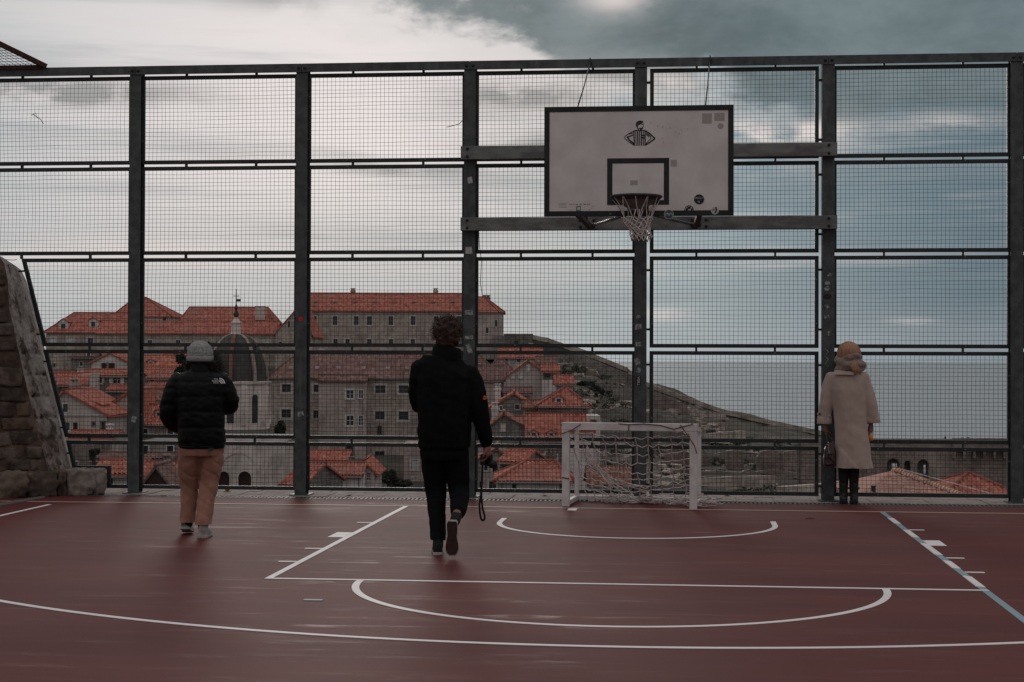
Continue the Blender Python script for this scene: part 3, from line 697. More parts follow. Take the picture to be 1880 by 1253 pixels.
for i in range(NU + 1):
    for j in range(NV + 1):
        for di, dj in ((1, 0), (0, 1)):
            if (i + di, j + dj) in G and random.random() > .07:
                a, b = G[i, j], G[i + di, j + dj]; b_.tube([a, (a + b)/2 - upz*random.uniform(.004, .03), b], .0054, 4, False)
def tangle(s0, s1, t0, z0, n):
    for _ in range(n):
        s = random.uniform(s0, s1); p = gpt(s, t0 + random.uniform(-.12, .12), random.uniform(.01, z0)); P_ = [p]
        for _ in range(6): P_.append(P_[-1] + ex*random.uniform(-.07, .09) + ey*random.uniform(-.05, .05) + upz*random.uniform(-.03, .03)); P_[-1][2] = max(.01, P_[-1][2])
        b_.tube(P_, .0054, 4, False)
tangle(.25, 1.05, .65, .07, 46); tangle(.9, 1.1, .4, .12, 12)
for k in range(10):                             # slack strands pulled to the left upright
    a = gpt(.10, .75, .62 - k*.03); b = gpt(.28 + .04*k, .7, .10 + random.uniform(0, .15)); b_.tube([a, (a + b)/2 - upz*.05, b], .0054, 4, False)
tag(b_.build('net', MAT['goalnet'], goal, True), kind='stuff')
b_ = MB()
for pts in ([(-.03, -.06, GH - .12), (.05, -.05, GH - .08), (.12, -.045, GH - .02)], [(.42, -.045, GH - .005), (.5, -.045, GH - .015), (.62, -.045, GH - .005), (.75, -.046, GH - .02), (.85, -.048, GH - .055), (.92, -.048, GH - .03), (1.0, -.048, GH - .0)],
            [(.90, -.05, GH - .01), (.96, -.05, GH - .12), (1.01, -.05, GH - .22), (1.03, -.05, GH - .30)], [(.5, -.047, GH - .02), (.5, -.047, GH - .085)]):
    b_ = MB(); b_.tube([fl + (fr - fl)*s + ey*t + upz*z for s, t, z in pts], .005, 5); b_.build('binding_cord', MAT['cord'], goal, True)

# ================================================================== small things on the ground
q = ground(408, 905, .0); b_ = MB(); b_.sphere((q[0], 1.62, .034), .034, 16, 10)
MAT['orange'] = M('orange_peel', (.62, .20, .03), None, .5, 20, bmp=.1, bscale=200)
fr_ = tag(b_.build('orange_fruit', MAT['orange'], None, True, origin=(q[0], 1.62, 0)), 'small orange fruit lying on the paved edge behind the left walker', 'fruit')
b_ = MB(); b_.tube([(q[0], 1.62, .066), (q[0] + .002, 1.62, .072)], .004, 6); b_.build('stem', MAT['cord'], fr_)
q = ground(1487, 954); MAT['twig'] = M('twig', (.05, .02, .015), None, .9)
b_ = MB(); b_.tube([q + (-.045, 0, .006), q + (0, .01, .012), q + (.05, -.01, .006)], [.003, .005, .002], 6); tag(b_.build('twig', MAT['twig'], None, origin=q), 'short dark twig lying on the red court near the right lane', 'twig')
LEAF = {640: 'dark dead leaf on the slabs below the white house of the third bay', 1000: 'dark dead leaf on the slabs just left of the goal', 1335: 'dark dead leaf on the slabs just right of the goal', 1500: 'dark dead leaf on the slabs left of the woman', 1700: 'dark dead leaf on the slabs right of the woman', 300: 'dark dead leaf on the slabs left of the beanie walker'}
for px in (640, 1000, 1335, 1500, 1700, 300):    # dead leaves against the edge
    q = ground(px, 912); b_ = MB(); b_.add([q + (-.04, 0, .006), q + (0, -.025, .012), q + (.045, 0, .004), q + (.005, .03, .014)], [(0, 1, 2, 3)])
    tag(b_.build('dead_leaf', MAT['twig'], None, origin=q), LEAF[px], 'leaf', 'dead leaves along the slab edge')
# ================================================================== masonry buttress at the left
dgu = np.array((0, 0, 1.0))
def old_render():
    m, t, b, pos = new_mat('old_render')
    n1 = noise_tex(t, pos, 2.2, 7, .68); n2 = noise_tex(t, pos, 3.6, 8, .72, .1); n3 = noise_tex(t, pos, 26.0, 5, .7)
    c0 = mixc(t, smooth(n1, .35, .62), (.20, .155, .135), (.40, .355, .335)); c0 = mixc(t, smooth(n2, .50, .60)*.9, c0, (.085, .058, .046)); c0 = mixc(t, smooth(n3, .6, .75)*.4, c0, (.10, .08, .07))
    t.links.new(c0, b.inputs['Base Color']); b.inputs['Roughness'].default_value = .95; b.inputs['Specular IOR Level'].default_value = .15; bump(t, b, n2*-.8 + n3*.4 + n1, 1.0, .05); return m
MAT['plaster'] = old_render()
MAT['rubble'] = M('brown_rubble', (.16, .105, .078), (.050, .033, .026), .95, 3.0, bmp=1.0, bscale=12, bdist=.03)
MAT['block'] = M('base_block', (.155, .112, .088), (.060, .043, .035), .95, 4, bmp=.8, bscale=14, bdist=.02)
MAT['blockpale'] = M('base_block_pale', (.27, .23, .21), (.14, .11, .095), .95, 5, bmp=.8, bscale=14, bdist=.02)
dg0 = np.array((-6.04, 1.0, 0)); dgd = np.array((-.9, -.72, 0)); dgd /= np.linalg.norm(dgd); dgn = np.array((dgd[1], -dgd[0], 0))   # along the wall, and into it
if dgn[1] < 0: dgn = -dgn
but = thing('stone_buttress', 'sloping old stone buttress with pale render edge at the left of the fence', 'wall', dg0)
def on_diag(px, py, off):
    d = ray(px, py); p0 = dg0 + dgn*off; t = ((p0 - CAM_LOC) @ dgn)/(d @ dgn); return CAM_LOC + d*t
def nz(p, s, k=0): return noise.noise(Vector((p[0]*s + k, p[1]*s, p[2]*s)))
def rough_grid(name, mat, rows, parent, amp, sc, nrm, k=0, seal=(True, True), stones=None):
    """skin of a rough wall: rows of points pushed in and out by noise, still at the shared edges"""
    R = [np.array(r, float) for r in rows]; n = len(R[0]); mb = MB(); V = []
    for r in R:
        for j, p in enumerate(r):
            h = nz(p, sc, k)*.6 + nz(p, sc*2.7, k)*.35 + nz(p, sc*6, k)*.22
            if stones:                                   # courses of rough stone: raised beds, sunken joints
                q = p + np.array((nz(p, 3, 1), nz(p, 3, 5), nz(p, 3, 9)))*.05; s_ = q @ dgd; row = math.floor(q[2]/stones[1]); w = (s_/stones[0] + .5*(row % 2) + .3*math.sin(row*2.3)) % 1.0
                e1 = min(w, 1 - w)*stones[0]; e2 = min(q[2]/stones[1] - row, 1 - q[2]/stones[1] + row)*stones[1]; e = min(e1, e2)
                h = h*.6 + min(1.0, e/.035)*.75 - .4 + .35*math.sin(row*5.1 + math.floor(s_/stones[0] + .5*(row % 2) + .3*math.sin(row*2.3))*3.7)
            if name == 'render_face':                    # joints between the dressed quoins
                e = min(abs(p[2] - q) for q in (.42, .62, .86, 1.10, 1.34, 1.58)) + .02*nz(p, 9, 2); h -= .9*max(0, 1 - e/.022)
            f_ = 1.0
            if seal[0]: f_ *= min(1, j/3)
            if seal[1]: f_ *= min(1, (n - 1 - j)/3)
            V.append(p + np.asarray(nrm)*h*amp*f_)
    m = len(R); F = [(i*n + j, i*n + j + 1, (i + 1)*n + j + 1, (i + 1)*n + j) for i in range(m - 1) for j in range(n - 1)]
    mb.add(V, F); return mb.build(name, mat, parent, True)
edge_px = [(-2, 470), (8, 484), (15, 520), (17, 565), (33, 640), (50, 715), (68, 785), (90, 868)]
outer_px = [(6, 474), (28, 488), (38, 509), (52, 560), (68, 620), (86, 690), (107, 770), (131, 868)]
def lerp_list(L, t):
    x = t*(len(L) - 1); i = min(len(L) - 2, int(x)); f_ = x - i; return tuple(L[i][k]*(1 - f_) + L[i + 1][k]*f_ for k in range(len(L[0])))
rowsF, rowsS, rowsB = [], [], []
for t in np.linspace(0, 1, 120):
    e = on_diag(*lerp_list(edge_px, t), .10); o = on_y(*lerp_list(outer_px, t), 1.24)
    rowsF.append([e + dgd*s for s in np.linspace(1.7, 0, 100)])
    rowsS.append([e*(1 - s) + o*s for s in np.linspace(0, 1, 40)])
    rowsB.append([o + np.array((-.3*s, .9*s, 0)) for s in np.linspace(0, 1, 6)])
rough_grid('rubble_face', MAT['rubble'], rowsF, but, .03, 4.5, -dgn, 4, (False, True))
rough_grid('render_face', MAT['plaster'], rowsS, but, .085, 6.0, (.5, -.8, 0), 9)
rough_grid('back_face', MAT['plaster'], rowsB, but, .03, 4.0, (1, 0, 0), 2)
cp = MB(); tp = rowsF[0][0]; cp.add([rowsF[0][0], rowsF[0][-1], rowsS[0][-1], rowsB[0][-1], rowsB[0][-1] + dgd*1.2], [(0, 1, 2, 3, 4)]); cp.build('cap', MAT['plaster'], but)
def rock(name, c, ax, ay, az, sx, sy, sz, mat, parent, amp=.12, seed=0, k=5):
    """a dressed but worn block: rounded box with noise"""
    V, F = [], []; n = k
    idx = {}
    def vid(p):
        key = tuple(np.round(p, 5))
        if key not in idx: idx[key] = len(V); V.append(np.array(p, float))
        return idx[key]
    L = np.linspace(-1, 1, n)
    for axis in range(3):
        for sgn in (-1, 1):
            for i in range(n - 1):
                for j in range(n - 1):
                    q = []
                    for a_, b2 in ((L[i], L[j]), (L[i + 1], L[j]), (L[i + 1], L[j + 1]), (L[i], L[j + 1])):
                        p = [0, 0, 0]; p[axis] = sgn; p[(axis + 1) % 3] = a_; p[(axis + 2) % 3] = b2; q.append(vid(p))
                    F.append(q if sgn > 0 else q[::-1])
    S_ = np.array((sx, sy, sz))/2; out = []
    for p in V:
        rr = p/max(1e-6, (np.sum(np.abs(p)**16))**(1/16))          # softened corners
        w = rr*S_; nn = noise.noise(Vector(w*5.0 + np.array((seed*3.1, seed, 0)))) + .7*noise.noise(Vector(w*14 + seed)) + .4*noise.noise(Vector(w*31 + seed))
        w = w*(1 + amp*nn*.6) ; out.append(np.array(c) + w[0]*np.array(ax) + w[1]*np.array(ay) + w[2]*np.array(az))
    mb = MB(); mb.add(out, F); return mb.build(name, mat, parent, True)
dgu = np.array((0, 0, 1.0))
for i, (xa, xb, m_, pr) in enumerate(((-75, -2, 'block', 0), (-1, 49, 'block', .01), (50, 105, 'block', .0), (107, 124, 'rubble', -.02), (125, 170, 'blockpale', .03), (171, 194, 'blockpale', .0))):
    pa, pb = on_diag(xa, 905, 0), on_diag(xb, 905, 0); c_ = (pa + pb)/2; c_[2] = .135; w = np.linalg.norm((pb - pa)[:2])
    rock('base_block', c_ + dgn*(.30 - pr), dgd, dgn, dgu, w*1.04, .62, .29 + .02*(i % 2), MAT[m_], but, .26, i + 1, 14)
MAT['rub1'] = M('grey_brown_stone', (.150, .115, .094), (.062, .046, .038), .95, 6, bmp=1.0, bscale=18, bdist=.02); MAT['rub2'] = M('ochre_stone', (.145, .094, .068), (.058, .038, .029), .95, 6, bmp=1.0, bscale=18, bdist=.02); MAT['rub3'] = M('dark_stone', (.088, .067, .056), (.040, .030, .025), .95, 6, bmp=1.0, bscale=18, bdist=.02)
zz_ = .28; ri = 0
ztop_ = on_diag(*edge_px[1], .10)[2]; ez_ = [(on_diag(*lerp_list(edge_px, t), .10)[2], t) for t in np.linspace(1, 0, 60)]
while zz_ < ztop_ - .1:
    hh_ = random.uniform(.13, .24); tt = min(ez_, key=lambda q: abs(q[0] - zz_ - hh_*.75))[1]; ed = on_diag(*lerp_list(edge_px, max(0, min(1, tt))), .10); s_ = .012
    while s_ < 1.0:
        w_ = random.uniform(.16, .38); c_ = ed + dgd*(s_ + w_/2); c_[2] = zz_ + hh_/2
        rock('stone', c_ + dgn*(.055 + random.uniform(-.02, .02)), dgd, dgn, dgu, w_ - .022, .16, hh_ - .02, MAT[random.choice(('rub1', 'rub2', 'rub3', 'rub1'))], but, .30, ri + 40, 8); ri += 1; s_ += w_
    zz_ += hh_
b_ = MB(); b_.prism([ground(0, 926) + (0, 0, .0), ground(80, 912), ground(84, 915), ground(0, 931)], (0, 0, .012)); kb = tag(b_.build('kerb_strip', MAT['concrete']), 'dark strip at the foot of the buttress', None, None, 'structure')
b_ = MB(); b_.tube([on_y(-10, 474, 1.2), on_y(10, 477, 1.2), on_y(24, 478, 1.2), on_y(31, 477, 1.2)], .004, 5); b_.build('wire_end', MAT['wire'], but)

# ================================================================== sea and terrain
def sea_mat():
    m, t, b, pos = new_mat('sea_water')
    b.inputs['Base Color'].default_value = (.38, .375, .38, 1); b.inputs['Roughness'].default_value = .24; b.inputs['IOR'].default_value = 1.33
    n1 = noise_tex(t, mapv(t, pos, (.02, .06, 1)), 1.0, 6, .6)
    bump(t, b, n1, .55, 6.0); return m
MAT['sea'] = sea_mat()
b_ = MB(); n_ = 48; Rr = [0.0, 300, 800, 2000, 6000, 20000, 90000]
V = [(0, 0, -46)] + [(r*math.cos(2*math.pi*k/n_), r*math.sin(2*math.pi*k/n_), -46) for r in Rr[1:] for k in range(n_)]
F = [(0, 1 + k, 1 + (k + 1) % n_) for k in range(n_)] + [(1 + i*n_ + k, 1 + (i + 1)*n_ + k, 1 + (i + 1)*n_ + (k + 1) % n_, 1 + i*n_ + (k + 1) % n_) for i in range(len(Rr) - 2) for k in range(n_)]
b_.add(V, F); tag(b_.build('sea', MAT['sea']), 'calm grey sea reaching the horizon', None, None, 'structure')

TX = [-2600, -900, 0, 500, 925, 1050, 1200, 1350, 1500, 1650, 1900, 2900, 5000]
TD = [22, 60, 110, 150, 200, 250, 300, 338, 352, 420, 560]
def ypix(y, D): return CAM_LOC[2] + (661.5 - y)/FPX*D
_left = [-12, -20, -19, -17.5, -14, -8, -1.5, 2, 2, -14, -60]
TZ = {x: list(_left) for x in (-2600, -900, 0, 500, 925)}
TZ[1050] = [-12, -18, -17, -14.5, -11, -7, ypix(700, 300), ypix(636, 338), ypix(636, 352), -16, -60]
TZ[1200] = [-12, -12, -9.2] + [ypix(y, D) for y, D in ((880, 150), (822, 200), (786, 250), (752, 300), (706, 338), (706, 352))] + [-22, -60]
TZ[1350] = [-12, -12, -9.6] + [ypix(y, D) for y, D in ((895, 150), (838, 200), (806, 250), (782, 300), (756, 338), (756, 352))] + [-26, -60]
TZ[1500] = [-12, -12, -10] + [ypix(y, D) for y, D in ((899, 150), (850, 200), (824, 250), (808, 300), (790, 338), (791, 352))] + [-30, -60]
TZ[1650] = [-12, -12, -12, -13, -15, -18, -23, -28, -30, -38, -60]
for x in (1900, 2900, 5000): TZ[x] = [-12, -13, -13, -14, -17, -21, -27, -32, -34, -42, -60]
def terrain_z(a, D):
    x = 940 + a/D*FPX; i = int(np.clip(np.searchsorted(TX, x) - 1, 0, len(TX) - 2)); j = int(np.clip(np.searchsorted(TD, D) - 1, 0, len(TD) - 2))
    f1 = min(1, max(0, (x - TX[i])/(TX[i + 1] - TX[i]))); f2 = min(1, max(0, (D - TD[j])/(TD[j + 1] - TD[j])))
    f1 = f1*f1*(3 - 2*f1)*.5 + f1*.5
    g = lambda q, r_: TZ[TX[q]][r_]
    return (g(i, j)*(1 - f1) + g(i + 1, j)*f1)*(1 - f2) + (g(i, j + 1)*(1 - f1) + g(i + 1, j + 1)*f1)*f2
def terr_mat():
    m, t, b, pos = new_mat('hillside')
    n1 = noise_tex(t, pos, .09, 6, .65); n2 = noise_tex(t, mapv(t, pos, (.25, .25, .9)), 1.2, 6, .7, .4); n3 = noise_tex(t, pos, 1.5, 5, .7)
    c0 = mixc(t, smooth(n1, .35, .65), (.082, .076, .064), (.130, .116, .099))
    c0 = mixc(t, smooth(n2, .50, .72)*.65, c0, (.045, .050, .037)); c0 = mixc(t, smooth(n3, .62, .78)*.6, c0, (.22, .20, .185))
    t.links.new(c0, b.inputs['Base Color']); b.inputs['Roughness'].default_value = .95; b.inputs['Specular IOR Level'].default_value = .1
    bump(t, b, n3 + n2*.6, .8, .35); return m
MAT['terrain'] = terr_mat()
cols = np.linspace(-2600, 5000, 150); cols = np.unique(np.concatenate([cols, np.linspace(900, 1700, 110)])); rws = np.unique(np.concatenate([np.linspace(22, 560, 60), np.linspace(110, 356, 90)]))
V = []
for D in rws:
    for xp in cols:
        a = (xp - 940)/FPX*D; z = terrain_z(a, D); w_ = tw(a, D, z)
        amp = .25 if D < 110 else min(1.3, .3 + D/330)
        if xp < 1000: amp *= .4
        if D > 325: amp *= .35
        z += amp*(noise.noise(Vector(w_*.11)) + .6*noise.noise(Vector(w_*.35)))
        V.append(tw(a, D, z))
nc = len(cols); F = [(i*nc + j, i*nc + j + 1, (i + 1)*nc + j + 1, (i + 1)*nc + j) for i in range(len(rws) - 1) for j in range(nc - 1)]
b_ = MB(); b_.add(V, F); tag(b_.build('terrain', MAT['terrain'], smooth=True), 'hillside below and beyond the terrace', None, None, 'structure')

# ================================================================== the town
MAT['stone1'] = stone_wall_mat('grey_limestone', (0.472, 0.395, 0.346), (0.318, 0.262, 0.228), (0.227, 0.188, 0.163), .9, .42)
MAT['stone2'] = stone_wall_mat('dark_limestone', (0.259, 0.235, 0.218), (0.161, 0.144, 0.133), (0.105, 0.095, 0.088), .7, .34)
MAT['stone3'] = stone_wall_mat('pale_limestone', (0.634, 0.555, 0.516), (0.492, 0.428, 0.397), (0.349, 0.301, 0.277), 1.0, .45, .4)
MAT['stone4'] = stone_wall_mat('pinkish_stone', (0.502, 0.416, 0.384), (0.368, 0.298, 0.274), (0.251, 0.204, 0.188), .8, .4, .5)
MAT['stone5'] = stone_wall_mat('brown_rubble_wall', (0.287, 0.231, 0.207), (0.168, 0.133, 0.119), (0.112, 0.092, 0.084), .5, .26, .7)
MAT['render1'] = M('beige_render', (.47, .40, .37), (.33, .275, .255), .92, .5, (1, 1, .45), bmp=.2, bscale=3)
MAT['render2'] = M('white_render', (.66, .60, .58), (.47, .42, .40), .92, .5, (1, 1, .45), bmp=.2, bscale=3)
MAT['render3'] = M('pink_render', (.46, .36, .34), (.33, .26, .245), .92, .5, (1, 1, .45), bmp=.2, bscale=3)
MAT['trim'] = M('window_stone', (.56, .51, .49), (.40, .36, .34), .9, 2)
MAT['white'] = M('white_paint', (.62, .59, .58), (.48, .46, .45), .7, 2)
MAT['bar'] = M('grey_glazing_bar', (.22, .22, .22), None, .7)
MAT['glass'] = M('dark_glass', (.020, .024, .027), (.035, .040, .044), .25, 1.0, spec=.5)
MAT['shutter_brown'] = M('brown_shutter', (.05, .022, .018), None, .7, 3)
MAT['shutter_green'] = M('dark_green_shutter', (.022, .04, .036), None, .7, 3)
MAT['tile_red'] = tile_mat('red_roof_tile', (.235, .072, .052), (.39, .130, .095), (.50, .215, .16), .45)
MAT['tile_orange'] = tile_mat('orange_roof_tile', (.27, .082, .056), (.43, .145, .102), (.55, .27, .20), .35)
MAT['tile_old'] = tile_mat('brown_roof_tile', (.13, .070, .060), (.20, .108, .092), (.31, .20, .175), .5)
MAT['tile_pale'] = tile_mat('pale_pink_roof_tile', (.34, .165, .125), (.45, .24, .19), (.54, .33, .27), .18)
MAT['tile_faded'] = tile_mat('faded_roof_tile', (.15, .062, .042), (.25, .105, .072), (.42, .25, .17), .45)

def tiles(mb, A, B, C, D_, pitch=.30, row=.42, K=3, h=.10):
    """barrel tiles over the slope: eave A-B, ridge D-C"""
    A, B, C, D_ = (np.array(q, float) for q in (A, B, C, D_))
    eu = B - A; L = np.linalg.norm(eu); eu /= L
    e0 = (D_ + C)/2 - A; ev = e0 - eu*(e0 @ eu); T = np.linalg.norm(ev); ev /= T; nn = np.cross(eu, ev)
    if nn[2] < 0: nn = -nn
    l1, r1 = (D_ - A) @ eu, (C - A) @ eu
    nu, nv = max(1, round(L/pitch)), max(1, round(T/row)); V, F, tn = [], [], []; base = 0
    lo_l = min(0, l1); hi_r = max(L, r1); i0 = math.floor(lo_l/pitch); i1 = math.ceil(hi_r/pitch)
    ks = np.arange(K + 1)/K; hk = np.sin(math.pi*ks)*h
    for j in range(nv):
        t0, t1 = T*j/nv, T*(j + 1.12)/nv; t1 = min(t1, T)
        tm = (j + .5)/nv; le, re = l1*tm, L + (r1 - L)*tm
        for i in range(i0, i1):
            s0, s1 = i*pitch, (i + 1)*pitch
            if (s0 + s1)/2 < le - pitch*.3 or (s0 + s1)/2 > re + pitch*.3: continue
            ss = np.clip(s0 + (s1 - s0)*ks, le - .02, re + .02); jit = random.uniform(-.012, .012)
            lo = A + eu*ss[:, None] + ev*(t0 + jit) + nn*(hk + .022)[:, None]; hi = A + eu*ss[:, None] + ev*t1 + nn*(hk*.9 + .005)[:, None]
            V.append(lo); V.append(hi); n = K + 1
            F += [(base + k, base + k + 1, base + n + k + 1, base + n + k) for k in range(K)]; base += 2*n
            tn.append(np.full(2*n, min(1, max(0, random.gauss(.45, .20)))))
    if V: mb.add(np.concatenate(V), F, np.concatenate(tn))
def slab(mb, pts, th=.14):
    P = np.array(pts, float); mb.prism(P - np.array((0, 0, .01)), (0, 0, -th), .35)

class House:
    def __init__(s, label, D, name='house', cat='house', group='houses of the old town', loc=None, rot=0.0, piv=None):
        s.D = D; s.rot = rot; s.piv = piv
        s.o = thing(name, label, cat, loc if loc is not None else (0, 0, 0), group)
    def T(s, V):
        V = np.asarray(V, float).copy()
        if s.rot:
            c0, s0 = math.cos(s.rot), math.sin(s.rot); pa, pb = s.piv; a, b = V[:, 0] - pa, V[:, 1] - pb
            V[:, 0], V[:, 1] = pa + a*c0 - b*s0, pb + a*s0 + b*c0
        return np.array([CAM_LOC[0], CAM_LOC[1], 0.0]) + V[:, :1]*TR + V[:, 1:2]*TF + V[:, 2:3]*np.array((0, 0, 1.0))
    def put(s, mb, name, mat, parent=None, smooth=False): return mb.build(name, MAT[mat], parent or s.o, smooth, M=s.T)
    def P(s, x, y, dD=0.0): return tl(x, y, s.D + dD)
def wall_front(mb, a0, a1, b, z0, z1, holes, deep=.28):
    xs = sorted({a0, a1, *[q for h in holes for q in (h[0], h[2])]}); zs = sorted({z0, z1, *[q for h in holes for q in (h[1], h[3])]})
    for i in range(len(xs) - 1):
        for j in range(len(zs) - 1):
            cx, cz = (xs[i] + xs[i + 1])/2, (zs[j] + zs[j + 1])/2
            if any(h[0] < cx < h[2] and h[1] < cz < h[3] for h in holes): continue
            mb.add([(xs[i], b, zs[j]), (xs[i + 1], b, zs[j]), (xs[i + 1], b, zs[j + 1]), (xs[i], b, zs[j + 1])], [(0, 1, 2, 3)])
    for x0, q0, x1, q1 in holes:
        V = [(x0, b, q0), (x1, b, q0), (x1, b, q1), (x0, b, q1)] + [(x0, b + deep, q0), (x1, b + deep, q0), (x1, b + deep, q1), (x0, b + deep, q1)]
        mb.add(V, [(0, 4, 5, 1), (1, 5, 6, 2), (2, 6, 7, 3), (3, 7, 4, 0)])
def window(H, r, b, style):
    """r = (a0, z0, a1, z1) opening on the wall plane b"""
    a0, z0, a1, z1 = r; w, h = a1 - a0, z1 - z0; t = max(.10, min(.27, w*.25))
    f_ = MB()
    for lo, hi in (((a0 - t, z0 - t*1.2), (a1 + t, z0)), ((a0 - t, z1), (a1 + t, z1 + t)), ((a0 - t, z0 + .001), (a0, z1 - .001)), ((a1, z0 + .001), (a1 + t, z1 - .001))):
        f_.box((lo[0], b - .06, lo[1]), (hi[0], b + .02, hi[1]))
    fo = H.put(f_, 'window', 'white' if 'W' in style else 'trim' if 'n' not in style else 'stone2')
    p_ = MB()
    if 'c' in style:                              # closed shutters
        for s0, s1 in ((a0 + .02, (a0 + a1)/2 - .015), ((a0 + a1)/2 + .015, a1 - .02)):
            q = MB(); q.box((s0, b + .05, z0 + .02), (s1, b + .10, z1 - .02)); H.put(q, 'shutter', 'shutter_brown' if 'b' in style else 'white', fo)
        return
    p_.add([(a0, b + .22, z0), (a1, b + .22, z0), (a1, b + .22, z1), (a0, b + .22, z1)], [(0, 1, 2, 3)]); H.put(p_, 'pane', 'glass', fo)
    if 'x' in style or 'W' in style:
        q = MB(); mw = .045 if 'W' in style else .028; q.box(((a0 + a1)/2 - mw, b + .16, z0), ((a0 + a1)/2 + mw, b + .2, z1))
        for zz in ((z0 + z1)/2,) if h < 2.2*w else (z0 + h*.35, z0 + h*.7): q.box((a0, b + .165, zz - mw*.8), (a1, b + .205, zz + mw*.8))
        H.put(q, 'glazing_bar', 'white' if 'W' in style else 'bar', fo)
    if 's' in style:
        for s0 in (a0 - w*.5 - t*.2, a1 + t*.2):
            q = MB(); q.box((s0, b - .12, z0), (s0 + w*.5, b - .062, z1)); H.put(q, 'shutter', 'white', fo)
def chimney(H, a, b, z0, z1, w=.7, mat='stone4', par=None):
    c_ = MB(); c_.box((a - w/2, b - w/2, z0), (a + w/2, b + w/2, z1)); c_.box((a - w/2 - .08, b - w/2 - .08, z1 - .35), (a + w/2 + .08, b + w/2 + .08, z1 - .2))
    c_.box((a - w/2 + .1, b - w/2 + .1, z1), (a - .06, b + w/2 - .1, z1 + .25)); c_.box((a + .06, b - w/2 + .1, z1), (a + w/2 - .1, b + w/2 - .1, z1 + .25)); c_.box((a - w/2 - .04, b - w/2 - .04, z1 + .25), (a + w/2 + .04, b + w/2 + .04, z1 + .36))
    H.put(c_, 'chimney', mat, par)
def dormer(H, px, py, w, h, dep, back=2.5, gable=True, par=None, wall='render2'):
    """px,py: foot of the dormer front in the photo"""
    a, b, z = tl(px, py, H.D + dep); W_, Hh = w/FPX*H.D, h/FPX*H.D
    d = MB(); hole = [(a - W_*.24, z + Hh*.18, a + W_*.24, z + Hh*.78)]
    wall_front(d, a - W_/2, a + W_/2, b, z, z + Hh, hole, .15)
    d.add([(a - W_/2, b, z), (a - W_/2, b + back, z), (a - W_/2, b + back, z + Hh), (a - W_/2, b, z + Hh)], [(0, 1, 2, 3)]); d.add([(a + W_/2, b, z), (a + W_/2, b + back, z), (a + W_/2, b + back, z + Hh), (a + W_/2, b, z + Hh)], [(0, 1, 2, 3)])
    d.add([(a - W_/2, b, z + Hh), (a + W_/2, b, z + Hh), (a, b, z + Hh*1.32)], [(0, 1, 2)])
    do = H.put(d, 'dormer', wall, par)
    p_ = MB(); p_.add([(hole[0][0], b + .12, hole[0][1]), (hole[0][2], b + .12, hole[0][1]), (hole[0][2], b + .12, hole[0][3]), (hole[0][0], b + .12, hole[0][3])], [(0, 1, 2, 3)]); H.put(p_, 'pane', 'glass', do)
    r_ = MB(); o = .15
    for sg in (-1, 1):
        e = [(a + sg*(W_/2 + o), b - o, z + Hh - .05), (a + sg*(W_/2 + o), b + back, z + Hh - .05), (a, b + back, z + Hh*1.36), (a, b - o, z + Hh*1.36)]
        slab(r_, e, .08); tiles(r_, *(e if sg > 0 else (e[1], e[0], e[3], e[2])), pitch=.3, row=.45, K=2, h=.05)
    H.put(r_, 'dormer_roof', 'tile_red', do)
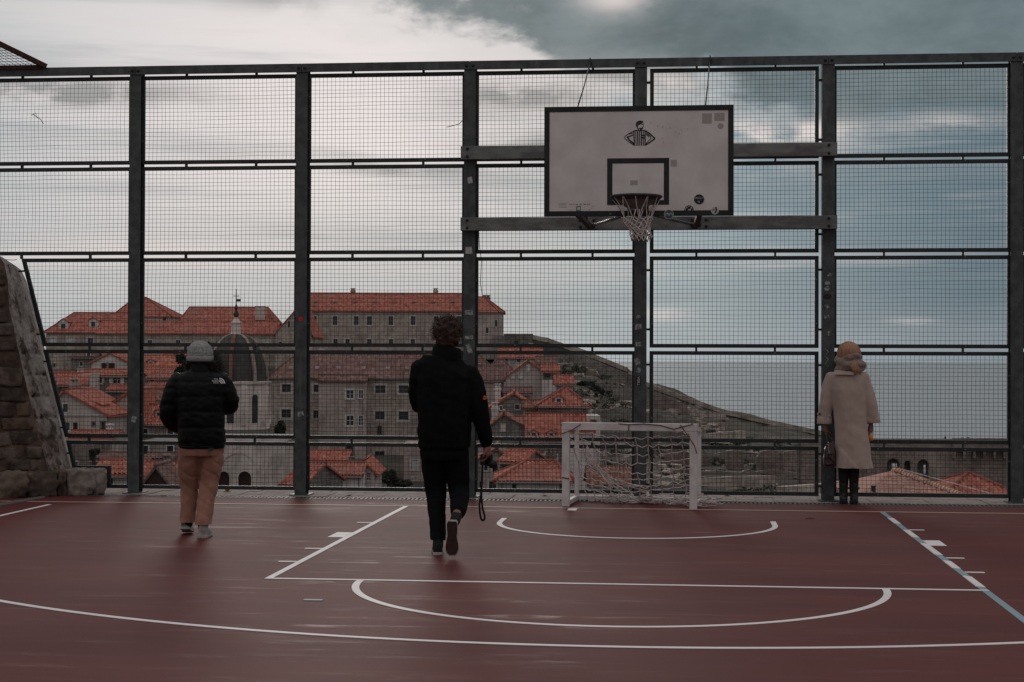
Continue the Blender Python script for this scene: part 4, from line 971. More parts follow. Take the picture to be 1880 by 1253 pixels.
def house(label, x0, x1, ye, D, roof='gx', yr=None, depth=9, yb=None, wall='stone1', tile='tile_red', wins=(), apex=None, ridge=None, rot=0, over=.35, name='house', cat='house', group='houses of the old town', far=False, cornice=True, base=None):
    """front wall spans photo columns x0..x1 at distance D, eave at row ye, ridge at row yr"""
    a0, _, ze = tl(x0, ye, D); a1, _, _ = tl(x1, ye, D); am = (a0 + a1)/2
    zb = base if base is not None else (tl(x0, yb, D)[2] if yb else min(terrain_z(a0, D), terrain_z(a1, D), terrain_z(am, D + depth)) - 1.5)
    bas = tw(am, D + depth/2, zb)
    H = House(label, D, name, cat, group, bas, rot, (am, D))
    holes, sty = [], []
    for wn in wins:
        p, q = tl(wn[0], wn[3], D), tl(wn[2], wn[1], D); holes.append((p[0], p[2], q[0], q[2])); sty.append(wn[4] if len(wn) > 4 else 'd')
    inside = [h for h in holes if h[3] < ze - .05 and h[1] > zb]
    w_ = MB(); wall_front(w_, a0, a1, D, zb, ze, inside)
    for aa in (a0, a1): w_.add([(aa, D, zb), (aa, D + depth, zb), (aa, D + depth, ze), (aa, D, ze)], [(0, 1, 2, 3)])
    w_.add([(a0, D + depth, zb), (a1, D + depth, zb), (a1, D + depth, ze), (a0, D + depth, ze)], [(0, 1, 2, 3)])
    pit, row, K = (.42, .60, 2) if far else (.30, .42, 3)
    r_ = MB(); rg = MB(); o = over; bm_ = D + depth/2
    if roof == 'gx':
        zr = tl(x0, yr, bm_)[2]; f_ = o*(zr - ze)/(depth/2)
        for aa in (a0, a1): w_.add([(aa, D, ze), (aa, D + depth, ze), (aa, bm_, zr)], [(0, 1, 2)])
        for (ba, bb) in ((D - o, bm_), (D + depth + o, bm_)):
            q = [(a0 - .2, ba, ze - f_), (a1 + .2, ba, ze - f_), (a1 + .2, bb, zr), (a0 - .2, bb, zr)]; slab(r_, q)
            if ba < bm_: tiles(r_, *q, pit, row, K)
        rg.tube([(a0 - .2, bm_, zr + .06), (am, bm_, zr + .03), (a1 + .2, bm_, zr + .06)], .14, 6)
    elif roof == 'gy':
        xa = apex if apex is not None else (x0 + x1)/2; ac, _, zr = tl(xa, yr, D)
        w_.add([(a0, D, ze), (a1, D, ze), (ac, D, zr)], [(0, 1, 2)]); w_.add([(a0, D + depth, ze), (a1, D + depth, ze), (ac, D + depth, zr)], [(0, 1, 2)])
        for aa in (a0, a1):
            sg = -1 if aa < ac else 1; sl = (zr - ze)/abs(ac - aa); q = [(aa + sg*o, D - .25, ze - sl*o), (aa + sg*o, D + depth + .2, ze - sl*o), (ac, D + depth + .2, zr), (ac, D - .25, zr)]; slab(r_, q)
            tiles(r_, *(q if sg > 0 else (q[1], q[0], q[3], q[2])), pit, row, K)
        rg.tube([(ac, D - .27, zr + .06), (ac, D + depth, zr + .06)], .14, 6)
    elif roof == 'hip':
        x_l, x_r = ridge; rl, rr = tl(x_l, yr, bm_), tl(x_r, yr, bm_); zr = rl[2]; f_ = o*.55
        e = [(a0 - o, D - o, ze - f_), (a1 + o, D - o, ze - f_), (a1 + o, D + depth + o, ze - f_), (a0 - o, D + depth + o, ze - f_)]; R0, R1 = (rl[0], bm_, zr), (rr[0] + .01, bm_, zr)
        for q in ((e[0], e[1], R1, R0), (e[1], e[2], R1, R1), (e[2], e[3], R0, R1), (e[3], e[0], R0, R0)):
            slab(r_, q if q[2] != q[3] else q[:3], .10)
        for q in ((e[0], e[1], R1, R0), (e[1], e[2], R1, R1), (e[3], e[0], R0, R0)): tiles(r_, *q, pit, row, K)
        for q, w2 in ((e[0], R0), (e[1], R1), (e[2], R1), (e[3], R0)): rg.tube([np.array(q) + (0, 0, .07), np.array(w2) + (0, 0, .07)], .13, 6)
        rg.tube([np.array(R0) + (-.05, 0, .08), np.array(R1) + (.05, 0, .08)], .14, 6)
    elif roof == 'flat':
        zr = ze; w_.add([(a0, D, ze), (a1, D, ze), (a1, D + depth, ze), (a0, D + depth, ze)], [(0, 1, 2, 3)])
    wo = H.put(w_, 'wall', wall)
    if cornice and roof in ('gx', 'hip'):
        c_ = MB(); c_.box((a0 - .12, D - .16, ze - .30), (a1 + .12, D - .003, ze - .12)); H.put(c_, 'cornice', 'trim' if wall.startswith('render') else wall, wo)
    H.roof = None
    if roof != 'flat': H.roof = H.put(r_, 'roof', tile); H.put(rg, 'ridge', tile, H.roof, True)
    for h, s_ in zip(holes, sty): window(H, h, D, s_) if h in inside else window_on(H, h, D, s_)
    H.a0, H.a1, H.ze, H.zr = a0, a1, ze, zr
    if roof != 'flat' and D < 260 and depth > 4:
        g_ = MB(); sd_ = random.choice((a0 + .25, a1 - .25)); g_.tube([(sd_, D - .10, ze - .35), (sd_, D - .10, zb)], .055, 6); H.put(g_, 'drainpipe', 'bar', wo)
        if roof != 'gy':
            g_ = MB(); g_.tube([(a0 - .1, D - over - .03, ze - over*.5 - .05), (a1 + .1, D - over - .03, ze - over*.5 - .08)], .07, 6); H.put(g_, 'gutter', 'bar', H.roof)
        if random.random() < .6 and (a1 - a0) > 3.5:
            ac_ = a0 + (a1 - a0)*random.choice((.2, .75)); zc_ = (ze + zr)/2 + (zr - ze)*.1; chimney(H, ac_, D + depth*.5 + random.uniform(.3, 1.2), zc_ - .5, zr + random.uniform(.2, .7), random.uniform(.5, .8), random.choice(('stone4', 'render2', 'stone5')), H.roof)
        if random.random() < .4:
            ac_ = a0 + (a1 - a0)*random.uniform(.3, .7); m2 = MB(); m2.tube([(ac_, D + depth*.55, zr - 1), (ac_, D + depth*.55, zr + 1.6)], .022, 5)
            for k_ in range(4): m2.tube([(ac_ - .35 + .05*k_, D + depth*.55, zr + 1.55 - .13*k_), (ac_ + .35 - .05*k_, D + depth*.55, zr + 1.55 - .13*k_)], .012, 4)
            H.put(m2, 'aerial', 'bar', H.roof)
    return H
def window_on(H, r, b, style):
    """small opening high in a gable: surround standing proud of the wall round a dark leaf"""
    a0, z0, a1, z1 = r; f_ = MB(); t = .1
    for lo, hi in (((a0 - t, z0 - t), (a1 + t, z0)), ((a0 - t, z1), (a1 + t, z1 + t)), ((a0 - t, z0 + .001), (a0, z1 - .001)), ((a1, z0 + .001), (a1 + t, z1 - .001))): f_.box((lo[0], b - .09, lo[1]), (hi[0], b - .003, hi[1]))
    fo = H.put(f_, 'window', 'trim'); p_ = MB(); p_.box((a0, b - .04, z0), (a1, b - .004, z1)); H.put(p_, 'pane', 'white' if 'c' in style else 'shutter_brown' if 'b' in style else 'glass', fo)
# ---------------------------------------------------------------- fortress and upper town
Hh = house('long grey stone barracks with red roof and two rows of windows on the skyline', 560, 878, 570, 330, 'hip', 539, 13, 662, 'stone1', 'tile_red', ridge=(566, 862), far=True,
      wins=[(x - 4.3, 581, x + 4.3, 597, 'x') for x in (577, 615, 654, 678, 717.5, 758.5, 801, 843)] + [(x - 4, 623, x + 4, 632, 'x') for x in (577, 616, 638, 678, 718, 758)], name='barracks', cat='building', group='large buildings of the old town')
for x in (648, 800): a, b, z = tl(x, 541, 337); chimney(Hh, a, b, z - 1, z + .9, .9)
a, b, z = tl(893, 562, 334); chimney(Hh, a, b, z - 1.5, z + 1.8, 1.5, 'stone2')
for x in (580, 616, 653, 688, 725, 760, 796, 832):
    v_ = MB(); a, b, z = tl(x, 557, 333.2); v_.box((a - .35, b - .6, z - .1), (a + .35, b + .2, z + .3)); Hh.put(v_, 'roof_vent', 'stone2', Hh.roof)
H2 = house('pinkish stone end block of the skyline barracks with red hipped roof', 877, 924, 572, 326, 'hip', 546, 14, 660, 'stone4', 'tile_red', ridge=(872, 890), far=True, wins=[(909, 588, 913, 600, 'd'), (892, 602, 897, 612, 'd')], name='barracks_end', cat='building', group='large buildings of the old town')
house('flat topped stone bastion at the high end of the city wall', 925, 979, 613, 335, 'flat', None, 12, 668, 'stone2', wins=[(944, 626, 952, 636, 'n')], name='bastion', cat='building', group='large buildings of the old town')
house('low dark stone block under the end of the barracks', 907, 926, 617, 320, 'flat', None, 6, 668, 'stone2', name='stone_block', cat='building', group='large buildings of the old town')
# upper left complex
HA = house('grey stone mansion with red hipped roof and dormers on the upper left skyline', 84, 243, 609, 300, 'hip', 575, 14, 670, 'stone1', 'tile_red', ridge=(136, 243), far=True,
      wins=[(92, 621, 102, 630, 'c'), (124, 620, 135, 626, 'c'), (161, 621, 171, 632, 'x'), (190, 623, 199, 633, 'x'), (218, 623, 229, 633, 'c')], name='mansion', cat='building', group='large buildings of the old town')
dormer(HA, 116, 608, 17, 17, 1.0, 4); dormer(HA, 171, 603, 16, 15, 1.6, 4)
house('tall house with grey gable and red roof above the mansion', 208, 313, 580, 322, 'hip', 547, 16, 640, 'stone3', 'tile_red', ridge=(248, 268), far=True, wins=[(299, 582, 305, 589, 'd')])
house('long low wing with red roof between mansion and dome', 178, 506, 611, 288, 'gx', 590, 9, 672, 'stone1', 'tile_red', far=True,
      wins=[(271, 625, 279, 632, 'x'), (323, 625, 331, 632, 'x'), (400, 624, 408, 632, 'x'), (463, 624, 472, 631, 'c'), (483, 626, 495, 634, 'c'), (240, 625, 247, 632, 'd')], name='long_wing', cat='building', group='large buildings of the old town')
Hb = house('red roofed hall rising behind the long low wing', 326, 500, 596, 304, 'hip', 565, 14, 650, 'stone1', 'tile_red', ridge=(348, 492), far=True)
a, b, z = tl(478, 578, 306); chimney(Hb, a, b, z - 1, z + 1.2, 1.6, 'stone3')
house('stone house with steep gable wall to the right of the dome lantern', 506, 572, 611, 284, 'gy', 563, 16, 700, 'stone1', 'tile_red', apex=548, far=True, wins=[(528, 590, 533, 602, 'd'), (512, 628, 517, 638, 'd')])
# ---------------------------------------------------------------- convent block
HV = house('large grey convent building with brown roof and many windows behind the middle walker', 494, 915, 692, 222, 'hip', 651, 12, None, 'stone1', 'tile_old', ridge=(545, 880), far=True,
      wins=[(518, 706, 534, 720, 'x'), (517, 752, 534, 767, 'x'), (576, 707, 593, 720, 'x'), (575, 754, 585, 768, 'x'), (689.5, 708, 707.5, 722, 'x'), (732, 708, 750, 722, 'x'), (689, 756, 706, 770, 'x'), (732, 756, 750, 771, 'x'), (688, 829, 706, 857, 'x'), (693, 783, 700, 797, 'nd')], name='convent', cat='building', group='large buildings of the old town')
Hp = house('projecting stone bay of the convent with two white framed windows', 585, 672, 698, 219, 'gx', 690, 3, None, 'stone4', 'tile_old', far=True, cornice=False,
      wins=[(636, 717, 649, 731, 'W'), (659, 717, 666, 731, 'W'), (636, 764, 649, 781, 'W'), (659, 764, 666, 781, 'W'), (636, 818, 648, 835, 'n')], name='convent_bay', cat='building', group='large buildings of the old town')
for x in (535, 583, 622, 668, 712, 748):
    v_ = MB(); a, b, z = tl(x, 676, 224.5); v_.box((a - .25, b - .5, z - .1), (a + .25, b + .2, z + .25)); HV.put(v_, 'roof_vent', 'trim', HV.roof)
house('pinkish plastered annex at the foot of the convent', 741, 800, 815, 205, 'flat', None, 8, None, 'render3', wins=[(755, 845, 768, 861, 'c'), (757, 877, 768, 889, 'c')], name='annex')
house('brown roofed house left of the bastion foot', 893, 943, 683, 236, 'hip', 662, 9, None, 'stone4', 'tile_old', ridge=(912, 925))
house('pink house with white shuttered windows right of the middle walker', 878, 925, 697, 205, 'gx', 672, 8, None, 'render3', 'tile_old', wins=[(908, 702, 914, 716, 'c'), (917, 702, 923, 718, 'c'), (908, 722, 914, 730, 'c')])
# ---------------------------------------------------------------- domed church
MAT['church'] = stone_wall_mat('church_limestone', (.66, .575, .535), (.55, .475, .44), (.42, .36, .33), 1.1, .5, .5)
CD = 190.0; cc = tl(433, 704, CD); ppx = CD/FPX
HC = House('church with ribbed dark dome and stone drum behind the left walker', CD, 'domed_church', 'church', None, tw(cc[0], CD + 4, terrain_z(cc[0], CD)))
ca, cb_ = cc[0]*(CD + 4.2)/CD, CD + 4.2; zd = cc[2]; Rd = 61*ppx; zt = tl(433, 612, CD)[2]
MAT['lead'] = M('dark_lead', (.065, .058, .054), (.030, .028, .027), .6, .8, (1, 1, .4))
MAT['rib'] = M('rib_stone', (.34, .285, .255), (.23, .175, .15), .85, 1.2); MAT['rib_rust'] = M('rusty_rib', (.22, .095, .065), (.16, .08, .06), .85, 1.5)
prof = [(Rd*math.cos(t)**.82, zd + (zt - zd)*math.sin(t)) for t in np.linspace(0, math.pi/2*.93, 16)]
d_ = MB(); R8 = []
for r, z in prof:
    ring = []
    for k in range(16):
        t = 2*math.pi*(k + .0)/16 + math.pi/8; rr = r*(1.0 if k % 2 == 0 else .955); ring.append((ca + rr*math.cos(t), cb_ + rr*math.sin(t), z))
    R8.append(ring)
d_.rings(R8); dome = HC.put(d_, 'dome', 'lead')
for k in range(8):
    t = 2*math.pi*k/8 + math.pi/8 + math.pi/8; rb = MB(); pr = []
    for off in (-.06, .06):
        pr.append([(ca + (r*.985 + .10)*math.cos(t + off*Rd/max(.5, r)*.9), cb_ + (r*.985 + .10)*math.sin(t + off*Rd/max(.5, r)*.9), z) for r, z in prof])
    n = len(prof); V = pr[0] + pr[1]; V += [(ca + (x - ca)*.93, cb_ + (y - cb_)*.93, z - .02) for x, y, z in V]
    F = [(i, i + 1, n + i + 1, n + i) for i in range(n - 1)] + [(i, 2*n + i, 2*n + i + 1, i + 1) for i in range(n - 1)] + [(n + i, n + i + 1, 3*n + i + 1, 3*n + i) for i in range(n - 1)]
    rb.add(V, F); HC.put(rb, 'dome_rib', 'rib_rust' if k in (5, 1) else 'rib', dome)
zl = tl(433, 592, CD)[2]; l_ = MB(); lr = 9.5*ppx
l_.lathe([(lr*1.35, zt - .35), (lr*1.35, zt - .1), (lr, zt), (lr*.95, zl - .2), (lr*1.1, zl), (lr*.5, zl + .45), (.12, zl + .8)], (ca, cb_, 0), 8); lan = HC.put(l_, 'lantern', 'church')
zs = tl(433, 528, CD)[2]; s_ = MB(); zq = tl(433, 575, CD)[2]
s_.lathe([(.14, zl + .7), (.09, zq - .5), (.30, zq - .25), (.34, zq), (.12, zq + .45), (.20, zq + .7), (.06, zq + 1.2), (.05, zs)], (ca, cb_, 0), 8); s_.bar((ca - .35, cb_, zq + 2.1), (ca + .35, cb_, zq + 2.1), .09); s_.bar((ca, cb_, zq + 1.6), (ca + .5, cb_, zq + 1.6), .12, .3); HC.put(s_, 'spire', 'lead', lan)
zc = tl(433, 790, CD)[2]; Rw = 62.5*ppx
w_ = MB()                                          # octagonal drum with arched windows
def oct_ring(r, z): return [(ca + r*math.cos(2*math.pi*k/8 + math.pi/8), cb_ + r*math.sin(2*math.pi*k/8 + math.pi/8), z) for k in range(8)]
w_.rings([oct_ring(Rw*1.02, zc), oct_ring(Rw*1.02, zd - .15)]); drum = HC.put(w_, 'drum', 'church')
c_ = MB(); c_.rings([oct_ring(Rw*1.04, zd - .14), oct_ring(Rw*1.10, zd - .05), oct_ring(Rw*1.10, zd + .12), oct_ring(Rw*.98, zd + .2)]); HC.put(c_, 'cornice', 'church', drum)
c_ = MB(); c_.rings([oct_ring(Rw*1.05, zc - .0), oct_ring(Rw*1.05, zc + .45), oct_ring(Rw*1.025, zc + .5)]); HC.put(c_, 'plinth', 'church', drum)
def arch_poly(w, h, n=8): return [(-w/2, 0), (w/2, 0)] + [(w/2*math.cos(t), h - w/2 + w/2*math.sin(t)) for t in np.linspace(0, math.pi, n)]
for k in range(8):
    tm = 2*math.pi*(k + .5)/8 + math.pi/8; ap = Rw*1.02*math.cos(math.pi/8); nx_, ny_ = math.cos(tm), math.sin(tm); tx_, ty_ = -ny_, nx_; zw0 = tl(433, 778, CD)[2]; zw1 = tl(433, 725, CD)[2]
    for nm, mt, w2, o1, o2 in (('arched_surround', 'trim', 1.25, -.05, .07), ('arched_window', 'glass', .82, .03, .085)):
        P2 = arch_poly(w2, (zw1 - zw0) + (.2 if nm[7] == 's' else 0)); m_ = MB(); m_.prism([(ca + nx_*(ap + o1) + tx_*x, cb_ + ny_*(ap + o1) + ty_*x, zw0 + y - (.1 if nm[7] == 's' else 0)) for x, y in P2], (nx_*(o2 - o1), ny_*(o2 - o1), 0)); HC.put(m_, nm, mt, drum)
    cp_ = 2*math.pi*k/8 + math.pi/8; m_ = MB(); m_.box((-.32, -.18, zc + .5), (.32, .18, zd - .16)); rr = Rw*1.02
    V = np.concatenate(m_.v); c0, s0 = math.cos(cp_), math.sin(cp_); m_.v = [np.stack([ca + c0*(rr - .02 + V[:, 1]) - s0*V[:, 0], cb_ + s0*(rr - .02 + V[:, 1]) + c0*V[:, 0], V[:, 2]], 1)]; HC.put(m_, 'pilaster', 'church', drum)
zb2 = terrain_z(ca, CD) - 2; hw = 86*ppx; zroof = tl(433, 806, CD)[2]; bf = CD - 1.2
b2 = MB(); ca = tl(433, 806, bf)[0]
holes = [(tl(x0, 903, bf)[0], tl(x0, 903, bf)[2], tl(x1, 866, bf)[0], tl(x1, 866, bf)[2]) for x0, x1 in ((400, 421), (437, 461))]
wall_front(b2, ca - hw, ca + hw, bf, zb2, zroof, holes, .6)
for aa in (ca - hw, ca + hw): b2.add([(aa, bf, zb2), (aa, bf + 11, zb2), (aa, bf + 11, zroof), (aa, bf, zroof)], [(0, 1, 2, 3)])
b2.add([(ca - hw, bf, zroof), (ca + hw, bf, zroof), (ca + hw, bf + 11, zroof), (ca - hw, bf + 11, zroof)], [(0, 1, 2, 3)]); nave = HC.put(b2, 'nave_wall', 'church')
for h in holes:
    p_ = MB(); p_.add([(h[0], bf + .5, h[1]), (h[2], bf + .5, h[1]), (h[2], bf + .5, h[3]), (h[0], bf + .5, h[3])], [(0, 1, 2, 3)]); HC.put(p_, 'arched_window', 'shutter_brown', nave)
    q = MB(); w2 = h[2] - h[0]; am_ = (h[0] + h[2])/2                 # arch heads closing the corners
    for sg in (-1, 1):
        P2 = [(am_ + sg*w2/2, h[3])] + [(am_ + sg*w2/2*math.cos(t), h[3] - w2/2 + w2/2*math.sin(t)) for t in np.linspace(0, math.pi/2, 7)]
        q.prism([(x, bf + .003, z) for x, z in P2], (0, .45, 0))
    HC.put(q, 'arch_head', 'church', nave)
m_ = MB(); lc = tl(438, 866, bf); rl_ = 33*ppx                        # big blind arch
for i in range(20):
    t0, t1 = math.pi*i/20, math.pi*(i + 1)/20
    m_.prism([(lc[0] + r*math.cos(t), bf - .003, lc[2] + r*math.sin(t)) for r, t in ((rl_, t0), (rl_ + .35, t0), (rl_ + .35, t1), (rl_, t1))], (0, -.10, 0))
HC.put(m_, 'blind_arch', 'church', nave)
m_ = MB(); m_.box((ca - hw - .3, bf - .35, zroof - .25), (ca + hw + .3, bf + 11.3, zroof + .12)); HC.put(m_, 'cornice', 'church', nave)
# ---------------------------------------------------------------- houses at the left
HL = house('beige gabled house with brown shutters beside the buttress', 78, 196, 760, 150, 'gy', 717, 11, None, 'render1', 'tile_red', apex=118, wins=[(116, 742, 124.5, 757, 'd'), (114, 776, 128, 790, 'd'), (134, 776, 143, 792, 'cb'), (170, 776, 174, 781, 'n'), (186, 775, 193, 789, 'n')])
dormer(HL, 178, 756, 14, 13, 2.0, 3); c_ = MB(); c_.box((HL.a0, HL.D - .12, HL.ze - .15), (HL.a1 + .1, HL.D - .003, HL.ze + .05)); HL.put(c_, 'string_course', 'trim')
H_ = house('stone house with dark casement window just left of the leftmost full post', 197, 246, 745, 158, 'gy', 716, 9, None, 'stone1', 'tile_orange', apex=242, wins=[(206, 763, 221, 778, 'x'), (214, 793, 220, 800, 'd')])
house('brown stone house with two pairs of white shutters left of the post', 160, 244, 689, 205, 'gx', 679, 7, None, 'stone5', 'tile_orange', wins=[(177, 691, 187, 703, 'Ws'), (208, 691, 221, 704, 'Ws'), (178, 722, 185, 734, 'Ws'), (207, 720, 220, 730, 'c')])
house('small white gabled house with two dark doors in the upper left', 168, 236, 665, 224, 'gy', 648, 8, None, 'render2', 'tile_red', apex=202, wins=[(186, 667, 196, 679, 'cb'), (199, 667, 211, 679, 'cb')])
house('square grey stone tower house near the top of the buttress', 80, 131, 648, 240, 'flat', None, 9, None, 'stone1', wins=[(98, 668, 101, 673, 'n')], name='tower_house')
house('dark stone house with thin white window behind the tower house', 130, 172, 655, 232, 'gx', 648, 6, None, 'stone2', 'tile_old', wins=[(160, 648, 166, 655, 'd'), (147, 665, 152, 672, 'd')])
house('house with broad red roof falling to the buttress side', 82, 156, 706, 196, 'gx', 686, 9, None, 'stone2', 'tile_orange', rot=.15)
house('low red roof tucked between tower house and shuttered house', 136, 172, 690, 212, 'gx', 680, 6, None, 'stone2', 'tile_orange')
house('slim stone house beside the brown shuttered house', 152, 165, 686, 200, 'flat', None, 5, None, 'stone3', name='stair_tower')
house('low red roofed outhouse below the beige gabled house', 118, 206, 803, 138, 'gx', 792, 6, None, 'render1', 'tile_red')
house('rough stone house with small white window at the bottom left', 96, 168, 815, 132, 'flat', None, 8, None, 'stone5', wins=[(134, 848, 143, 859, 'x'), (128, 818, 133, 824, 'n')])
house('small house with bright red roof left of the leftmost full post', 166, 250, 869, 112, 'gx', 846, 7, None, 'render2', 'tile_orange', wins=[(202, 877, 208, 890, 'b')])
house('grey gabled shed behind the bright red roof', 168, 240, 842, 128, 'gx', 832, 6, None, 'stone2', 'tile_old')
H_ = house('stone house with round dormer in red roof left of the beanie walker', 254, 326, 777, 160, 'hip', 744, 9, None, 'stone5', 'tile_orange', ridge=(270, 306), wins=[(261, 788, 271, 801, 'd'), (308, 788, 318, 801, 'd')])
dormer(H_, 291, 768, 13, 13, 1.6, 2.5)
house('grey house with two dark windows lower down beside the beanie walker', 250, 335, 812, 142, 'flat', None, 9, None, 'stone2', wins=[(260, 819, 272, 834, 'd'), (307, 819, 318, 836, 'd')])
H_ = house('low house with red roof and square brick chimney at the fence foot', 248, 336, 886, 108, 'gx', 851, 8, None, 'stone5', 'tile_orange'); a, b, z = tl(306, 872, 109.5); chimney(H_, a, b, z - .3, z + 1.0, .55, 'stone5', H_.roof)
house('dark timber gable in front of the chimney roof', 262, 312, 888, 104, 'gy', 856, 4, None, 'shutter_brown', 'tile_old')
H_ = house('house with dormer under red roof above the beanie walker shoulder', 252, 330, 676, 232, 'gx', 654, 8, None, 'stone2', 'tile_orange', far=True); dormer(H_, 277, 674, 13, 11, 1.5, 3)
house('house with plain red roof below the dormer house', 252, 336, 694, 214, 'gx', 675, 8, None, 'stone3', 'tile_orange', wins=[(276, 697, 282, 708, 'd')])
house('pale house with faded roof beside the left walker elbow', 252, 318, 735, 190, 'gx', 716, 8, None, 'stone3', 'tile_faded', wins=[(292, 738, 304, 748, 'c')])
house('red roof seen just right of the church base', 516, 560, 888, 120, 'gx', 850, 7, None, 'stone2', 'tile_red', rot=-.3, wins=[(530, 888, 538, 898, 'n')])
# ---------------------------------------------------------------- houses at the foot of the convent
house('small tiled outhouse directly below the convent', 560, 637, 844, 158, 'gx', 828, 5, None, 'stone3', 'tile_orange')
house('white house with red roof and two white windows in the lower middle', 555, 664, 871, 146, 'gx', 851, 6, None, 'render2', 'tile_orange', wins=[(582, 879, 595, 894, 'c'), (622, 879, 636, 894, 'c')])
house('white gabled end house in the lower middle', 652, 688, 866, 150, 'gy', 846, 8, None, 'render2', 'tile_orange', apex=668, wins=[(674, 868, 680, 882, 'W')])
# ---------------------------------------------------------------- houses right of the middle walker
H_ = house('pinkish gabled house with bright orange roof edge below the bastion', 932, 1012, 690, 202, 'gy', 662, 12, None, 'render1', 'tile_orange', apex=970, wins=[(968, 670, 972, 681, 'c'), (937, 686, 944, 695, 'c'), (952, 687, 959, 695, 'c')])
H_ = house('small white roof terrace with tiled canopy beside the pinkish gabled house', 996, 1026, 681, 199, 'gx', 671, 4, None, 'render2', 'tile_orange', wins=[(999, 683, 1011, 694, 'n'), (1015, 683, 1021, 695, 'n')], name='roof_terrace')
house('white stair block under the tiled canopy', 1009, 1031, 698, 196, 'flat', None, 5, None, 'render2', name='stair_block')
house('house with red roof and dark windows close under the bastion', 916, 995, 656, 250, 'gx', 640, 8, None, 'stone3', 'tile_red', wins=[(926, 657, 932, 665, 'd'), (949, 657, 955, 665, 'd')], far=True)
house('narrow house with red lean-to roof right of the roof terrace', 1020, 1052, 704, 190, 'gx', 690, 5, None, 'stone3', 'tile_orange')
house('dark stone house with grey gable right of the middle walker elbow', 893, 990, 752, 176, 'gy', 722, 12, None, 'stone2', 'tile_orange', apex=944, wins=[(918, 746, 922, 753, 'd'), (946, 743, 954, 752, 'd')])
H_ = house('stone house with steep pyramid roof and skylight', 990, 1080, 744, 166, 'hip', 713, 8, None, 'stone5', 'tile_red', ridge=(1036, 1040)); dormer(H_, 1026, 741, 15, 11, .6, 2, wall='white')
a, b, z = tl(1079, 752, 166); chimney(H_, a, b + .5, z - 4, z + .6, .8, 'render2')
house('white walled yard house right of the pyramid roof', 1066, 1102, 764, 160, 'flat', None, 6, None, 'render2', wins=[(1086, 772, 1094, 780, 'n')], name='yard_house')
H_ = house('large house with broad bright tile roof and dormers above the goal', 968, 1076, 808, 152, 'gx', 761, 9, None, 'stone5', 'tile_red', wins=[(973, 832, 987, 847, 'c'), (1002, 833, 1017, 847, 'Ws'), (1048, 833, 1058, 862, 'c')])
for x in (980, 1012, 1052): dormer(H_, x, 806, 14, 13, .6, 2.5, wall='stone3')
house('stone gabled house with one small white window right of the middle walker', 893, 968, 786, 158, 'gy', 760, 10, None, 'stone2', 'tile_faded', apex=925, wins=[(921, 780, 927, 791, 'c')])
house('small red roofed lean-to beside the broad bright roof', 945, 976, 778, 164, 'gx', 766, 5, None, 'stone2', 'tile_red')
house('white house with orange hipped roof just left of the goal', 915, 1048, 880, 120, 'hip', 848, 8, None, 'render2', 'tile_orange', ridge=(966, 1018), wins=[(940, 889, 948, 899, 'b'), (982, 889, 991, 898, 'c'), (1029, 889, 1033, 897, 'n')])
house('grey stone house with dark windows behind the hand-held camera', 874, 944, 846, 134, 'gy', 824, 9, None, 'stone1', 'tile_faded', apex=912, wins=[(889, 854, 895, 864, 'd'), (904, 854, 914, 867, 'd'), (898, 884, 911, 897, 'x'), (878, 884, 884, 897, 'd')])
house('narrow red roof strip at the foot of the grey stone house', 866, 914, 912, 112, 'gx', 903, 3, None, 'stone2', 'tile_red')
house('double ridged red roof beside the grey stone house', 916, 962, 846, 128, 'gx', 826, 5, None, 'stone2', 'tile_orange', rot=-.35)
house('low house with faded tile roof seen through the goal net', 1082, 1162, 888, 128, 'gx', 858, 6, None, 'render2', 'tile_faded', wins=[(1120, 892, 1128, 900, 'd')])
house('tall narrow white wall beside the faded roof', 1062, 1084, 822, 140, 'flat', None, 4, None, 'render2', name='white_wall', cat='wall')
# more small houses filling the slope
for ar in (('narrow grey house squeezed below the white gabled house', 132, 160, 700, 208, 'gx', 692, 5, None, 'stone2', 'tile_old'), ('small faded roof left of the shuttered house', 92, 128, 690, 222, 'gx', 682, 5, None, 'stone1', 'tile_faded'),
           ('little red roof just below the shuttered house windows', 196, 240, 716, 186, 'gx', 707, 5, None, 'stone5', 'tile_red'), ('low red roof beside the dormer house above the beanie', 290, 335, 662, 246, 'gx', 650, 6, None, 'stone1', 'tile_red'),
           ('small pale house between two red roofs by the beanie walker', 266, 300, 712, 200, 'gx', 703, 5, None, 'render2', 'tile_red'), ('brown roof hut at the foot of the round dormer house', 262, 312, 842, 124, 'gx', 833, 5, None, 'stone5', 'tile_old'),
           ('small old roof between the pinkish gable and the dark gable', 926, 975, 722, 188, 'gx', 712, 5, None, 'stone4', 'tile_old'), ('faded lean-to under the pyramid roof', 962, 1000, 748, 172, 'gx', 736, 4, None, 'stone3', 'tile_faded'),
           ('red lean-to roof at the left of the goal top', 1050, 1090, 790, 146, 'gx', 778, 4, None, 'render2', 'tile_red'), ('small old house under the bastion foot', 985, 1022, 668, 240, 'gx', 656, 6, None, 'stone4', 'tile_old')): house(*ar)
